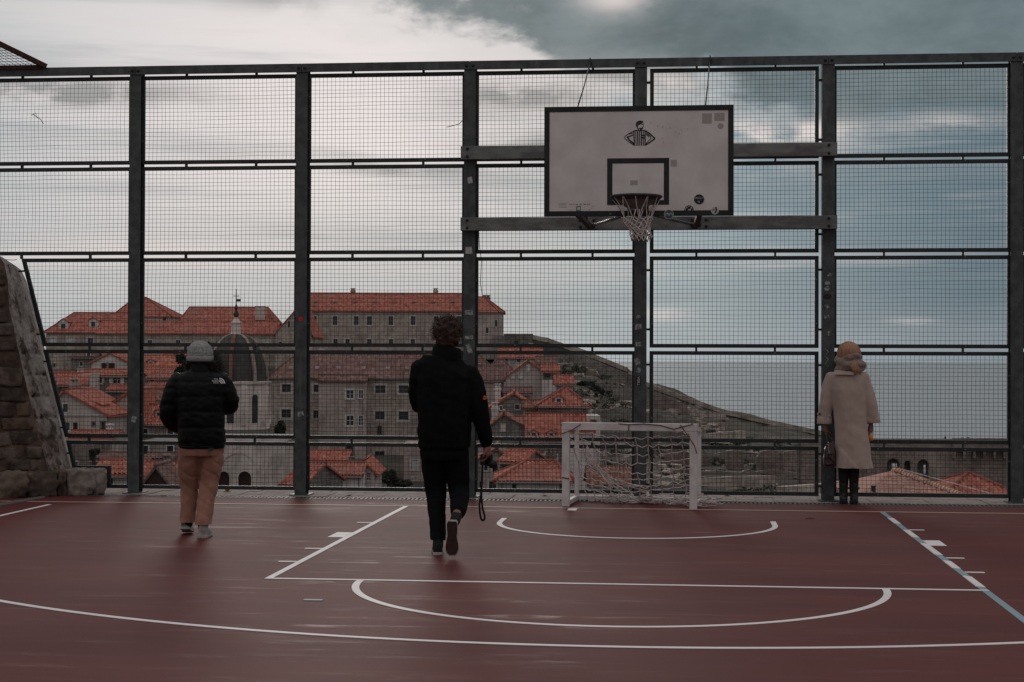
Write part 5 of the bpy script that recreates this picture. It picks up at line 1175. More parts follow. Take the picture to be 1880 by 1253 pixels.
# ---------------------------------------------------------------- ruins and walls on the right hand slope
def poly_wall(label, pts, D, thick, mat, name='ruin_wall', cat='ruin', group='ruins on the slope', jag=0.0):
    """free standing wall with the outline pts (photo pixels), its foot run into the ground"""
    P = [np.array(tl(x, y, D)) for x, y in pts]; a0 = min(p[0] for p in P); a1 = max(p[0] for p in P); Q = [P[0]]
    for p, q in zip(P[:-1], P[1:]):
        n = max(1, int(abs(q[0] - p[0])/.7)) if jag else 1
        for k in range(1, n + 1):
            w = p + (q - p)*k/n; Q.append(w + (np.array((random.uniform(-.2, .2), 0, random.uniform(-jag, jag*.5))) if jag and k < n else 0))
    zg = min(terrain_z(a0, D), terrain_z(a1, D)) - 1.5; zg = min(zg, min(q[2] for q in Q) - .5)
    H = House(label, D, name, cat, group, tw((a0 + a1)/2, D, zg)); m_ = MB(); poly = [(q[0], D, q[2]) for q in Q] + [(Q[-1][0], D, zg), (Q[0][0], D, zg)]
    # built as columns so that the outline may be uneven
    for u0, u1 in zip(Q[:-1], Q[1:]):
        if abs(u1[0] - u0[0]) > 1e-4: m_.prism([(u0[0], D, zg), (u1[0], D, zg), (u1[0], D, u1[2]), (u0[0], D, u0[2])], (0, thick, 0))
    H.put(m_, 'masonry', mat); return H
def low_wall(label, pts, h=.5, w=.6, mat='stone1', name='low_wall'):
    P3 = [np.array(tw(*tl(x, y, D))) for x, y, D in pts]; o = thing(name, label, 'wall', P3[0] - (0, 0, h), 'low walls on the slope'); b_ = MB()
    for a, b in zip(P3[:-1], P3[1:]): b_.bar(a - (0, 0, h), b - (0, 0, h), w, h*2.2)
    b_.build('coping', MAT[mat], o)
for ar in (('jagged brown ruin wall behind the right goal post', [(1222, 828), (1240, 824), (1262, 830), (1290, 827), (1300, 838), (1309, 856)], 172, 1.0, 'stone5'),
           ('brown ruin pier between two dark gaps', [(1334, 829), (1350, 826), (1366, 830)], 174, 1.2, 'stone5'),
           ('dark back wall of the ruin between the piers', [(1296, 830), (1340, 834), (1400, 829)], 186, 1.0, 'stone2'),
           ('stepped brown ruin wall right of the ruin pier', [(1390, 840), (1398, 829), (1420, 826), (1446, 832)], 173, 1.0, 'stone5'),
           ('broken brick coloured ruin wall left of the woman', [(1440, 830), (1470, 826), (1490, 832), (1524, 830)], 170, 1.0, 'stone5'),
           ('low rubble wall in front of the ruins', [(1196, 866), (1260, 862), (1330, 866), (1420, 864), (1500, 872)], 160, .8, 'stone5')): poly_wall(*ar, jag=.25)
for ar in (('high dark curtain wall face below the city wall beside the middle post', [(1034, 648), (1072, 654), (1108, 668), (1162, 690)], 318, 2.0, 'stone2'),
           ('dark terrace wall below the curtain wall', [(1064, 700), (1120, 706), (1170, 714), (1200, 726)], 296, 2.0, 'stone2'),
           ('brown bastion face under the corbels right of the middle post', [(1184, 716), (1222, 728), (1262, 744)], 303, 2.0, 'stone5'),
           ('long rough terrace wall above the goal', [(1090, 752), (1150, 750), (1210, 762), (1270, 770)], 250, 1.2, 'stone2'),
           ('stony terrace edge right above the goal crossbar', [(1100, 790), (1160, 786), (1230, 792), (1290, 800)], 214, 1.0, 'stone2')): poly_wall(*ar, name='terrace_wall', cat='wall', group='old walls on the slope', jag=.12)
low_wall('pale stone terrace wall slanting across the slope left of the woman', [(1395, 800, 250), (1440, 806, 262), (1490, 811, 285)])
low_wall('short pale broken wall above the goal corner', [(1292, 798, 215), (1330, 794, 222), (1366, 791, 230)])
low_wall('thin pale path wall below the city wall on the slope', [(1270, 752, 285), (1300, 757, 290), (1330, 760, 300)], .5)
low_wall('pale garden wall below the ruins', [(1290, 880, 140), (1340, 876, 142), (1420, 874, 146)], .5)
low_wall('long grey retaining wall at the slope foot beside the woman', [(1430, 897, 112), (1500, 892, 114), (1600, 880, 122)], 1.2, .6, 'stone1')
low_wall('dark boundary wall across the foot of the slope behind the goal', [(1170, 890, 124), (1260, 893, 122), (1330, 896, 120)], .9, .5, 'stone2')
MAT['stone6'] = stone_wall_mat('dark_rampart_stone', (.165, .150, .138), (.105, .094, .086), (.065, .060, .055), 1.1, .5, .8)
# city wall along the crest
crest = [(978, 616, 336), (1008, 621, 336), (1050, 636, 335), (1105, 655, 333), (1155, 675, 331), (1186, 699, 329), (1220, 713, 327), (1275, 733, 325), (1330, 752, 324), (1400, 768, 323), (1502, 790, 322), (1600, 806, 322)]
P3 = [np.array(tw(*tl(*q))) for q in crest]; cw = thing('city_wall', 'long stone city wall running down the hill crest to the right', 'wall', P3[0] - (0, 0, 5))
for i, (a, b) in enumerate(zip(P3[:-1], P3[1:])):
    n_ = np.cross((b - a)/np.linalg.norm(b - a), (0, 0, 1)); h = 13.0 if i < 8 else 10.0
    s_ = MB(); s_.prism([a + n_*1.2 - (0, 0, .9), b + n_*1.2 - (0, 0, .9), b + n_*1.2 - (0, 0, h), a + n_*1.2 - (0, 0, h)], -n_*2.4); sg_ = s_.build('wall_segment', MAT['stone6'], cw)
    s_ = MB(); s_.prism([a + n_*1.5, b + n_*1.5, b + n_*1.5 - (0, 0, .895), a + n_*1.5 - (0, 0, .895)], -n_*.5); s_.build('parapet', MAT['stone1'], sg_)
    if 5 <= i <= 7:
        for k in range(6):
            p = a + (b - a)*(k + .5)/6; c_ = MB(); c_.box(tuple(p + n_*1.2 - (.35, 0, 1.9)), tuple(p + n_*1.55 + (.35, .3, -.92))); c_.build('corbel', MAT['stone1'], sg_)
def glaze():
    if 'frosted' not in MAT:
        m = M('clear_glazing', (.9, .93, .95), None, .12, 2); b = m.node_tree.nodes['Principled BSDF']; b.inputs['Transmission Weight'].default_value = 1.0; b.inputs['IOR'].default_value = 1.05; b.inputs['Roughness'].default_value = .0
        for l in list(m.node_tree.links):
            if l.to_socket == b.inputs['Roughness']: m.node_tree.links.remove(l)
        MAT['frosted'] = m
# arcaded wall at the far right
AD = 138.0
HQ = House('old stone wall with deep arched windows behind the near roofs at the right', AD, 'arcaded_wall', 'wall', None, tw(tl(1720, 900, AD)[0], AD, -13))
q0, q1 = tl(1470, 806, AD), tl(2700, 818, AD); zb_ = -13.5; wins_ = [(1628, 842, 1652, 882), (1660, 846, 1672, 878), (1684, 844, 1706, 882)]
hl = [(tl(x0, y1, AD)[0], tl(x0, y1, AD)[2], tl(x1, y0, AD)[0], tl(x1, y0, AD)[2]) for x0, y0, x1, y1 in wins_]
w_ = MB(); wall_front(w_, q0[0], q1[0], AD, zb_, q0[2], hl, 1.0); w_.add([(q0[0], AD, q0[2]), (q1[0], AD, q0[2]), (q1[0], AD + 1.4, q0[2]), (q0[0], AD + 1.4, q0[2])], [(0, 1, 2, 3)]); wl_ = HQ.put(w_, 'wall', 'stone5')
opn = {0: (1637, 850, 1652, 866), 2: (1695, 853, 1706, 870)}
bk = MB(); hl2 = [(tl(a, d, AD + 1)[0], tl(a, d, AD + 1)[2], tl(c, b, AD + 1)[0], tl(c, b, AD + 1)[2]) for a, b, c, d in opn.values()]; wall_front(bk, q0[0], q1[0], AD + 1.0, zb_, q0[2] - .01, hl2, .4); HQ.put(bk, 'back_wall', 'stone2')
for i, h in enumerate(hl):
    q = MB(); w2 = h[2] - h[0]; am_ = (h[0] + h[2])/2
    for sg in (-1, 1): q.prism([(x, AD + .003, z) for x, z in [(am_ + sg*w2/2, h[3])] + [(am_ + sg*w2/2*math.cos(t), h[3] - w2/2 + w2/2*math.sin(t)) for t in np.linspace(0, math.pi/2, 7)]], (0, .9, 0))
    HQ.put(q, 'arch_head', 'stone5', wl_)
for h in hl2:                                          # white window frames standing in the openings
    q = MB(); t = .05
    for lo, hi in (((h[0], h[1]), (h[0] + t, h[3])), ((h[2] - t, h[1]), (h[2], h[3])), (((h[0] + h[2])/2 - t/2, h[1]), ((h[0] + h[2])/2 + t/2, h[3])), ((h[0], (h[1] + h[3])/2 - t/2), (h[2], (h[1] + h[3])/2 + t/2)), ((h[0], h[3] - t), (h[2], h[3]))): q.box((lo[0], AD + 1.1, lo[1]), (hi[0], AD + 1.15, hi[1]))
    fo = HQ.put(q, 'window_frame', 'white'); p_ = MB(); p_.box((h[0], AD + 1.16, h[1]), (h[2], AD + 1.18, h[3])); glaze(); HQ.put(p_, 'pane', 'frosted', fo)
for k in range(8):                                    # corbelled arches of the bastion
    x = 1752 + k*18.5; a, _, z = tl(x + 7, 842, AD - .35); m_ = MB(); m_.box((a - .42, AD - .42, z), (a - .22, AD - .003, z + .5)); HQ.put(m_, 'corbel', 'stone5', wl_)
    q = MB(); zz = tl(x, 832, AD)[2]
    q.prism([(a - .32, AD - .40, zz + .45), (a - .32, AD - .40, zz)] + [(a + .12 - .42*math.cos(t), AD - .40, zz - .15 + .38*math.sin(t)) for t in np.linspace(.35, math.pi - .35, 8)] + [(a + .52, AD - .40, zz), (a + .52, AD - .40, zz + .45)], (0, .39, 0)); HQ.put(q, 'corbel_arch', 'stone5', wl_)
m_ = MB(); z1 = tl(1800, 828, AD)[2]; m_.box((tl(1748, 828, AD)[0], AD - .42, z1), (q1[0], AD - .004, q0[2] + .1)); HQ.put(m_, 'parapet', 'stone5', wl_)
# near roofs at the lower right
ND = 84.0
NH = House('near pale pink tiled hip roof with big ridge tiles at the lower right', ND, 'near_roof_house', 'house', 'near roofs', tw(tl(1660, 920, ND)[0], ND + 3, -12))
top = tl(1640, 864, ND + 3.0); el = tl(1576, 910, ND); er = tl(1800, 925, ND - .6)
t_, l_, r_e = np.array(top), np.array(el), np.array(er); l_[2] = min(l_[2], r_e[2] + .35)
r_ = MB(); slab(r_, [l_, r_e, t_], .12); tiles(r_, l_, r_e, t_, t_, .27, .40, 3, .06)
back = np.array((r_e[0], ND + 7.5, r_e[2])); bl_ = np.array((l_[0], ND + 7.5, l_[2])); slab(r_, [r_e, back, t_], .12); tiles(r_, r_e, back, t_, t_, .27, .4, 3, .06); slab(r_, [back, bl_, t_], .12); slab(r_, [bl_, l_, t_], .12)
nro = NH.put(r_, 'roof', 'tile_pale')
hipd = r_e - t_; L = np.linalg.norm(hipd); nt_ = 30; hd = hipd/L
rt = MB(); cs = []; 
for s0, rr in ((0, .16), (.30, .215), (.46, .25)):
    cs.append([(rr*math.cos(t), rr*math.sin(t)*.85, s0) for t in np.linspace(0, math.pi, 7)])
rt.rings([c + [(-.10, -.02, c[0][2]), (.10, -.02, c[0][2])] for c in cs]); rtm = rt.mesh('ridge_tile', smooth=False); MAT['ridge_pale'] = M('pale_ridge_tile', (.60, .40, .32), (.42, .25, .19), .85, 1.5); rtm.materials.append(MAT['ridge_pale'])
for k in range(nt_):
    p = NH.T([t_ + hd*L*(k + .0)/nt_ + np.array((0, 0, .03))])[0]; p2 = NH.T([t_ + hd*L*(k + 1.0)/nt_ + np.array((0, 0, .03))])[0]; zax = Vector(p2 - p).normalized()
    xax = zax.cross(Vector((0, 0, 1))).normalized(); yax = xax.cross(zax) * -1; yax = zax.cross(xax)
    if yax.z < 0: yax = -yax; xax = -xax
    o = inst('ridge_tile', rtm, p, nro); o.rotation_euler = Matrix((xax, yax, zax)).transposed().to_euler(); sc_ = L/nt_/.40; o.scale = (1.0, 1.0, sc_)
w_ = MB(); w_.box((l_[0] + .4, ND + .4, -13), (r_e[0] - .4, ND + 7.1, l_[2] - .12)); NH.put(w_, 'wall', 'render2')
w_ = MB(); pA, pB = t_ + (.30, .6, .10), r_e + (1.3, .6, .30); m1 = (pA + pB)/2
for p, q in ((pA, m1), (m1, pB)): w_.bar(p, q, .03, .05)
NH.put(w_, 'flashing', 'white', nro)
cA_ = tl(1603.5, 905, ND + .4); w_ = MB(); w_.lathe([(.11, cA_[2] - .4), (.11, cA_[2] + .28), (.14, cA_[2] + .29), (.14, cA_[2] + .36)], (cA_[0], cA_[1], 0), 10); NH.put(w_, 'vent_pipe', 'steel_dark', nro)
RD = 104.0; RH = house('near dark red pyramid roof at the far lower right', 1742, 1862, 905, RD, 'hip', 871, 6.5, None, 'stone5', 'tile_red', ridge=(1776, 1780), name='near_roof_house', group='near roofs')
house('low roof with pale tiles along the bottom of the last bay', 1700, 1960, 925, 78, 'gx', 912, 3, None, 'render2', 'tile_pale', name='near_roof_house', group='near roofs')
# ---------------------------------------------------------------- vegetation
MAT['leaf'] = M('dark_leaves', (.045, .052, .034), (.020, .025, .017), .8, 3); MAT['scrub'] = M('scrub_leaves', (.10, .10, .075), (.055, .057, .043), .9, .6)
MAT['bark'] = M('bark', (.07, .055, .045), None, .95)
def leaf_cloud(mb, c, r, n, size, seed=0, flat=.35):
    rg = np.random.default_rng(seed); c = np.array(c, float); r = np.array(r, float); cl = rg.normal(size=(max(4, n//90), 3)); cl /= np.linalg.norm(cl, axis=1)[:, None]; cl *= rg.uniform(.35, .85, (len(cl), 1))
    k = rg.integers(0, len(cl), n); d = rg.normal(size=(n, 3)); d /= np.linalg.norm(d, axis=1)[:, None]; P = cl[k] + d*rg.uniform(.15, .42, (n, 1)); P = c + P*r
    a = rg.normal(size=(n, 3)); a /= np.linalg.norm(a, axis=1)[:, None]; b = np.cross(a, rg.normal(size=(n, 3))); b /= np.linalg.norm(b, axis=1)[:, None]; s_ = size*rg.uniform(.5, 1.3, (n, 1))
    V = np.stack([P - a*s_, P + b*s_*.5, P + a*s_, P - b*s_*.5], 1).reshape(-1, 3); mb.add(V, [(4*i, 4*i + 1, 4*i + 2, 4*i + 3) for i in range(n)])
def tree(label, x, y, D, wpx, hpx, n=1400, size=.30, mat='leaf', name='tree', seed=1):
    a, b, z = tl(x, y, D); w, h = wpx/FPX*D/2, hpx/FPX*D/2; zg = terrain_z(a, D); z = zg + h*.75 if name == 'shrub' else z; o = thing(name, label, 'tree', tw(a, b, zg), 'trees of the old town'); m_ = MB(); leaf_cloud(m_, tw(a, b, z), (w, w, h), n, size, seed); m_.build('crown', MAT[mat], o)
    t_ = MB(); base = tw(a, b, zg - .3); tp_ = tw(a, b, z - h*.3); t_.tube([base, (base*.5 + tp_*.5) + (.1, 0, 0), tp_], [.28, .22, .1], 8)
    for k in range(5):
        e = tp_ + np.array((random.uniform(-1, 1)*w*.6, random.uniform(-1, 1)*w*.6, random.uniform(0, h*.8))); t_.tube([base*.3 + tp_*.7, (tp_ + e)/2, e], [.12, .08, .03], 5)
    t_.build('trunk', MAT['bark'], o)
tree('dark leafy tree between the beanie walker and the dome', 374, 640, 215, 48, 36, 700, .42, seed=3)
tree('dark leafy tree behind the left walker hat', 338, 674, 208, 44, 40, 700, .42, seed=4)
for i_, (x_, y_, w_, h_, lb_) in enumerate(((1082, 684, 26, 20, 'dark shrub highest against the curtain wall'), (1100, 694, 24, 22, 'dark shrub in the middle of the curtain wall'), (1118, 706, 18, 14, 'small dark shrub low beside the middle post'), (1070, 716, 22, 14, 'dark shrub at the foot of the curtain wall'))):
    tree(lb_, x_, y_, 292, w_, h_, 420, .50, name='shrub', seed=50 + i_)
tree('small dark bush beside the convent wall', 515, 790, 212, 26, 34, 900, .25, seed=6)
tree('small green bush below the convent window', 740, 885, 190, 60, 20, 1200, .22, seed=7)
tree('dark shrub right of the white house in the lower middle', 715, 878, 175, 36, 30, 1100, .2, seed=8)
tree('small dark tree beside the pinkish gabled house', 918, 742, 190, 30, 40, 1200, .22, seed=9)
tree('dark leafy bush by the small house at the bottom left', 172, 833, 122, 20, 26, 900, .14, seed=10)
tree('slim dark cypress rising above the arcaded wall, left one', 1734, 812, 200, 6, 20, 700, .18, name='cypress', seed=11)
tree('dark round topped tree above the arcaded wall, in the middle', 1768, 813, 200, 9, 18, 700, .18, name='cypress', seed=12)
tree('dark round topped tree above the arcaded wall, right one', 1779, 812, 202, 9, 20, 700, .18, name='cypress', seed=13)
sc_ = MB()
for i in range(300):
    xp = random.uniform(1095, 1590); D = random.uniform(125, 262); a = (xp - 940)/FPX*D; z = terrain_z(a, D); leaf_cloud(sc_, tw(a, D, z + .25), (random.uniform(.6, 1.9), random.uniform(.6, 1.9), random.uniform(.3, .6)), 60, .14 + D/2200, i)
for i in range(110):
    xp = random.uniform(1030, 1195); D = random.uniform(225, 316); a = (xp - 940)/FPX*D; z = terrain_z(a, D); leaf_cloud(sc_, tw(a, D, z + .3), (random.uniform(.6, 2.2), random.uniform(.6, 1.8), random.uniform(.4, 1.0)), 70, .30, 900 + i)
tag(sc_.build('scrub', MAT['scrub']), 'low scrub covering the hillside', None, None, 'stuff')
rk = MB()
for i in range(700):
    xp = random.uniform(1100, 1560); D = random.uniform(125, 232); a = (xp - 940)/FPX*D; z = terrain_z(a, D); s0 = random.uniform(.12, .5); w_ = tw(a, D, z); V = np.array([(x, y, zz) for x in (-1, 1) for y in (-1, 1) for zz in (-.5, .6)], float)*s0*RNG.uniform(.6, 1.3, (8, 3)) + w_
    rk.add(V, [(0, 1, 3, 2), (4, 6, 7, 5), (0, 4, 5, 1), (2, 3, 7, 6), (0, 2, 6, 4), (1, 5, 7, 3)])
for i in range(240):
    xp = random.uniform(1030, 1330); D = random.uniform(222, 318); a = (xp - 940)/FPX*D; z = terrain_z(a, D); s0 = random.uniform(.3, 1.0); w_ = tw(a, D, z); V = np.array([(x, y, zz) for x in (-1.3, 1.3) for y in (-1, 1) for zz in (-.5, .6)], float)*s0*RNG.uniform(.6, 1.3, (8, 3)) + w_
    rk.add(V, [(0, 1, 3, 2), (4, 6, 7, 5), (0, 4, 5, 1), (2, 3, 7, 6), (0, 2, 6, 4), (1, 5, 7, 3)])
tag(rk.build('rubble_stones', MAT['stone1']), 'loose pale stones scattered over the slope', None, None, 'stuff')
# ================================================================== people
MAT['skin'] = M('skin', (.24, .105, .078), (.18, .075, .056), .55, 12, spec=.35)
MAT['puffer'] = M('black_puffer_nylon', (.0042, .0044, .0048), (.0025, .0027, .003), .5, 12, spec=.13, bmp=.25, bscale=70)
MAT['jacket'] = M('black_jacket_cloth', (.0048, .0052, .0056), (.003, .0033, .0037), .75, 14, spec=.08, bmp=.3, bscale=120)
MAT['chino'] = M('tan_chino', (.31, .152, .108), (.245, .115, .082), .9, 9, bmp=.25, bscale=90, sheen=.1)
MAT['black_pants'] = M('black_trousers', (.0042, .0052, .0066), (.003, .0035, .0045), .85, 9, spec=.10, bmp=.25, bscale=90)
MAT['wool'] = M('grey_knit', (.42, .41, .40), (.22, .215, .21), .95, 90, bmp=.9, bscale=160, sheen=.2)
MAT['hair_dark'] = M('dark_hair', (.018, .010, .008), (.008, .005, .004), .6, 40, (1, 1, .3))
MAT['hair_brown'] = M('red_brown_hair', (.055, .021, .012), (.016, .008, .006), .55, 30)
MAT['hair_blond'] = M('strawberry_hair', (.44, .235, .145), (.24, .12, .07), .42, 60, (2, 2, .12))
MAT['coat'] = M('beige_wool_coat', (.42, .322, .282), (.385, .293, .254), .95, 6, bmp=.15, bscale=160, sheen=.25)
MAT['scarf'] = M('taupe_scarf', (.27, .20, .172), (.195, .143, .122), .95, 20, bmp=.6, bscale=120, sheen=.25)
MAT['boot'] = M('black_leather', (.008, .008, .008), None, .4, 20, spec=.4); MAT['tights'] = M('black_tights', (.009, .006, .006), None, .8, 20)
MAT['shoe_grey'] = M('grey_trainer', (.36, .33, .31), (.19, .175, .165), .8, 25, bmp=.2); MAT['sole_white'] = M('white_sole', (.45, .42, .40), (.27, .25, .24), .7, 20)
MAT['shoe_black'] = M('black_canvas', (.014, .012, .012), None, .8, 20); MAT['sole_brown'] = M('brown_rubber_sole', (.045, .019, .016), (.028, .012, .010), .8, 30)
MAT['sock'] = M('navy_sock', (.012, .013, .022), None, .9, 30, bmp=.3); MAT['bag'] = M('oxblood_leather', (.045, .018, .015), (.022, .010, .009), .35, 12, spec=.5)
MAT['juice'] = M('orange_drink', (.75, .26, .035), None, .3, 8); MAT['clear'] = M('clear_cup', (.50, .46, .43), None, .25, 8)
MAT['camera_black'] = M('camera_body', (.010, .010, .011), None, .5, 40); MAT['patch'] = M('orange_patch', (.50, .10, .02), None, .6)
def ell(c, rx, ry, n=20, tilt=(0, 0), yaw=0.0, sq=2.3):
    """horizontal-ish superellipse ring; tilt = rise per unit x and y"""
    P = []
    for t in np.linspace(0, 2*math.pi, n, endpoint=False):
        ct, st = math.cos(t), math.sin(t); x = rx*math.copysign(abs(ct)**(2/sq), ct); y = ry*math.copysign(abs(st)**(2/sq), st)
        x, y = x*math.cos(yaw) - y*math.sin(yaw), x*math.sin(yaw) + y*math.cos(yaw); P.append((c[0] + x, c[1] + y, c[2] + x*tilt[0] + y*tilt[1]))
    return P
def torso(mb, rows, n=24): return mb.rings([ell(*r_[:1], r_[1], r_[2], n, *(r_[3:])) for r_ in rows])
def limb(mb, pts, rad_, n=14, sub=4):
    """smooth tapering limb through pts"""
    P = [np.array(p, float) for p in pts]; Q, R_ = [], []
    for i in range(len(P) - 1):
        p0, p1, p2, p3 = P[max(0, i - 1)], P[i], P[i + 1], P[min(len(P) - 1, i + 2)]
        for k in range(sub):
            t = k/sub; Q.append(.5*((2*p1) + (p2 - p0)*t + (2*p0 - 5*p1 + 4*p2 - p3)*t*t + (3*p1 - p0 - 3*p2 + p3)*t**3)); R_.append(rad_[i]*(1 - t) + rad_[i + 1]*t)
    Q.append(P[-1]); R_.append(rad_[-1]); d0 = Q[0] - Q[1]; d0 /= np.linalg.norm(d0); d1 = Q[-1] - Q[-2]; d1 /= np.linalg.norm(d1)
    Q = [Q[0] + d0*R_[0]*.5] + Q + [Q[-1] + d1*R_[-1]*.5]; R_ = [R_[0]*.6] + R_ + [R_[-1]*.6]
    return mb.tube(Q, R_, n)
def sculpt(name, mb, mat, parent, voxel=.012, it=4, disp=None, zmin=None):
    """weld overlapping lofts into one continuous skin, then add folds"""
    me0 = mb.mesh('tmp'); o = bpy.data.objects.new('tmp', me0); COL.objects.link(o)
    r_ = o.modifiers.new('r', 'REMESH'); r_.mode = 'VOXEL'; r_.voxel_size = voxel
    s_ = o.modifiers.new('s', 'SMOOTH'); s_.iterations = it; s_.factor = .5
    dg = bpy.context.evaluated_depsgraph_get(); me = bpy.data.meshes.new_from_object(o.evaluated_get(dg)); bpy.data.objects.remove(o); bpy.data.meshes.remove(me0)
    if disp:
        n = len(me.vertices); co = np.empty(n*3); no = np.empty(n*3); me.vertices.foreach_get('co', co); me.vertices.foreach_get('normal', no); co = co.reshape(-1, 3); no = no.reshape(-1, 3)
        d = np.array([disp(p, q) for p, q in zip(co, no)]); me.vertices.foreach_set('co', (co + no*d[:, None]).ravel())
    if zmin is not None:
        n = len(me.vertices); co = np.empty(n*3); me.vertices.foreach_get('co', co); co = co.reshape(-1, 3); k = co[:, 2] < zmin; co[k, 2] = zmin; me.vertices.foreach_set('co', co.ravel())
    me.polygons.foreach_set('use_smooth', [True]*len(me.polygons)); me.materials.clear(); me.materials.append(MAT[mat]); me.name = name; me.update()
    ob = bpy.data.objects.new(name, me); COL.objects.link(ob); ob.parent = parent; return reg(ob, (0, 0, 0))
def pb(mb, name, mat, parent, smooth=True, bevel=0): return mb.build(name, MAT[mat], parent, smooth, bevel=bevel)
def N3(p, s, k=0.0): return noise.noise(Vector((p[0]*s + k, p[1]*s + k*.7, p[2]*s)))
def folds(p, amp=.006, sx=9, sz=16, k=0): return amp*(noise.noise(Vector((p[0]*sx + k, p[1]*sx, p[2]*sz + p[0]*6))) + .5*noise.noise(Vector((p[0]*sx*2.3, p[1]*sx*2 + k, p[2]*sz*2))))
def hand(mb, wrist, d, side, palm_n, curl=.5, size=1.0):
    """palm and five fingers: d = direction of the hand, palm_n = palm normal, side = towards the thumb"""
    w = np.array(wrist, float); d = np.array(d, float); d /= np.linalg.norm(d); n_ = np.array(palm_n, float); n_ -= d*(n_ @ d); n_ /= np.linalg.norm(n_); s = np.cross(d, n_); s *= np.sign(s @ np.array(side, float)) or 1
    z = size; limb(mb, [w - d*.03*z, w + d*.03*z, w + d*.075*z], [.027*z, .033*z, .034*z], 10)
    for k, (off, L) in enumerate(((.030, .070), (.010, .080), (-.010, .074), (-.029, .058))):
        b0 = w + d*.075*z + s*off*z; c1 = curl*(.7 + .1*k); p1 = b0 + (d*math.cos(c1*.6) + n_*math.sin(c1*.6))*L*.45*z; p2 = p1 + (d*math.cos(c1*1.5) + n_*math.sin(c1*1.5))*L*.33*z; p3 = p2 + (d*math.cos(c1*2.2) + n_*math.sin(c1*2.2))*L*.26*z
        limb(mb, [b0 - d*.02*z, b0, p1, p2, p3], [.010*z, .0098*z, .009*z, .0082*z, .007*z], 8, 3)
    t0 = w + d*.015*z + s*.022*z; t1 = t0 + (d*.6 + s*.6 + n_*.25)*.042*z; t2 = t1 + (d*.85 + s*.15 + n_*.4)*.034*z; t3 = t2 + (d*.9 - s*.05 + n_*.4)*.026*z
    limb(mb, [t0, t1, t2, t3], [.014*z, .0115*z, .0105*z, .008*z], 8, 3)
def head(mb, c, r=.1, k=1.0):
    """skull, jaw, nose, ears; faces +y"""
    mb.sphere((c[0], c[1] - .01, c[2] + .02), (.074*k, .094*k, .10*k), 18, 12); mb.sphere((c[0], c[1] + .03*k, c[2] - .055*k), (.055*k, .062*k, .062*k), 14, 9)
    limb(mb, [(c[0], c[1] + .085*k, c[2] + .02), (c[0], c[1] + .108*k, c[2] - .022)], [.010, .014], 8)
    for s in (-1, 1):
        limb(mb, [(c[0] + s*.074*k, c[1] - .005, c[2] + .018), (c[0] + s*.084*k, c[1] - .012, c[2] + .005), (c[0] + s*.076*k, c[1] - .006, c[2] - .028)], [.011, .013, .009], 8)
        mb.sphere((c[0] + s*.033*k, c[1] + .078*k, c[2] + .012), (.014, .010, .009), 8, 6); mb.sphere((c[0] + s*.015, c[1] + .088*k, c[2] - .058), (.017, .008, .006), 8, 6)
def body(person, hd, neck, sh, hips, armL, armR, legL, legR, hands):
    m_ = MB(); head(m_, hd); limb(m_, [(hd[0], hd[1] - .015, hd[2] - .03), neck], [.052, .058], 12)
    cx, cy = (sh[0][0] + sh[1][0])/2, (sh[0][1] + sh[1][1])/2; zs = (sh[0][2] + sh[1][2])/2; hx, hy, hz_ = hips; w = abs(sh[1][0] - sh[0][0])/2
    torso(m_, [((neck[0], neck[1], neck[2] + .02), .055, .05), ((cx, cy, zs + .03), w*.75, .075), ((cx, cy, zs - .05), w*.92, .095), ((cx*.7 + hx*.3, cy, zs*.7 + hz_*.3), w*.85, .105), ((cx*.3 + hx*.7, cy, zs*.3 + hz_*.7), w*.72, .095), ((hx, hy, hz_), w*.82, .105), ((hx, hy, hz_ - .08), w*.8, .10)])
    for a_ in (armL, armR): limb(m_, a_, [.052, .046, .038, .028][:len(a_)] if len(a_) == 4 else [.052, .042, .028], 12)
    for l_ in (legL, legR): limb(m_, l_, [.085, .058, .052, .038][:len(l_)] if len(l_) == 4 else [.085, .055, .036], 14)
    for h_ in hands: hand(m_, *h_)
    return sculpt('body', m_, 'skin', person, .0065, 2)
def strands(mb, c, r, n, L, seed, down=0.0, curl=.5, rad0=.0028, lim=lambda p: True):
    rg = random.Random(seed)
    for _ in range(n):
        d = Vector((rg.gauss(0, 1), rg.gauss(0, 1), rg.gauss(.25, 1))).normalized(); p = np.array(c) + np.array(d)*np.array(r)
        if not lim(p): continue
        v = np.array(d) + np.array((rg.gauss(0, curl), rg.gauss(0, curl), rg.gauss(0, curl) - down)); v /= np.linalg.norm(v); q = [p - np.array(d)*.02]
        for k in range(4):
            v = v + np.array((rg.gauss(0, curl), rg.gauss(0, curl), rg.gauss(0, curl) - down))*.6; v /= np.linalg.norm(v); q.append(q[-1] + v*L/4)
        mb.tube(q, [rad0, rad0, rad0*.9, rad0*.7, rad0*.3], 4, False)
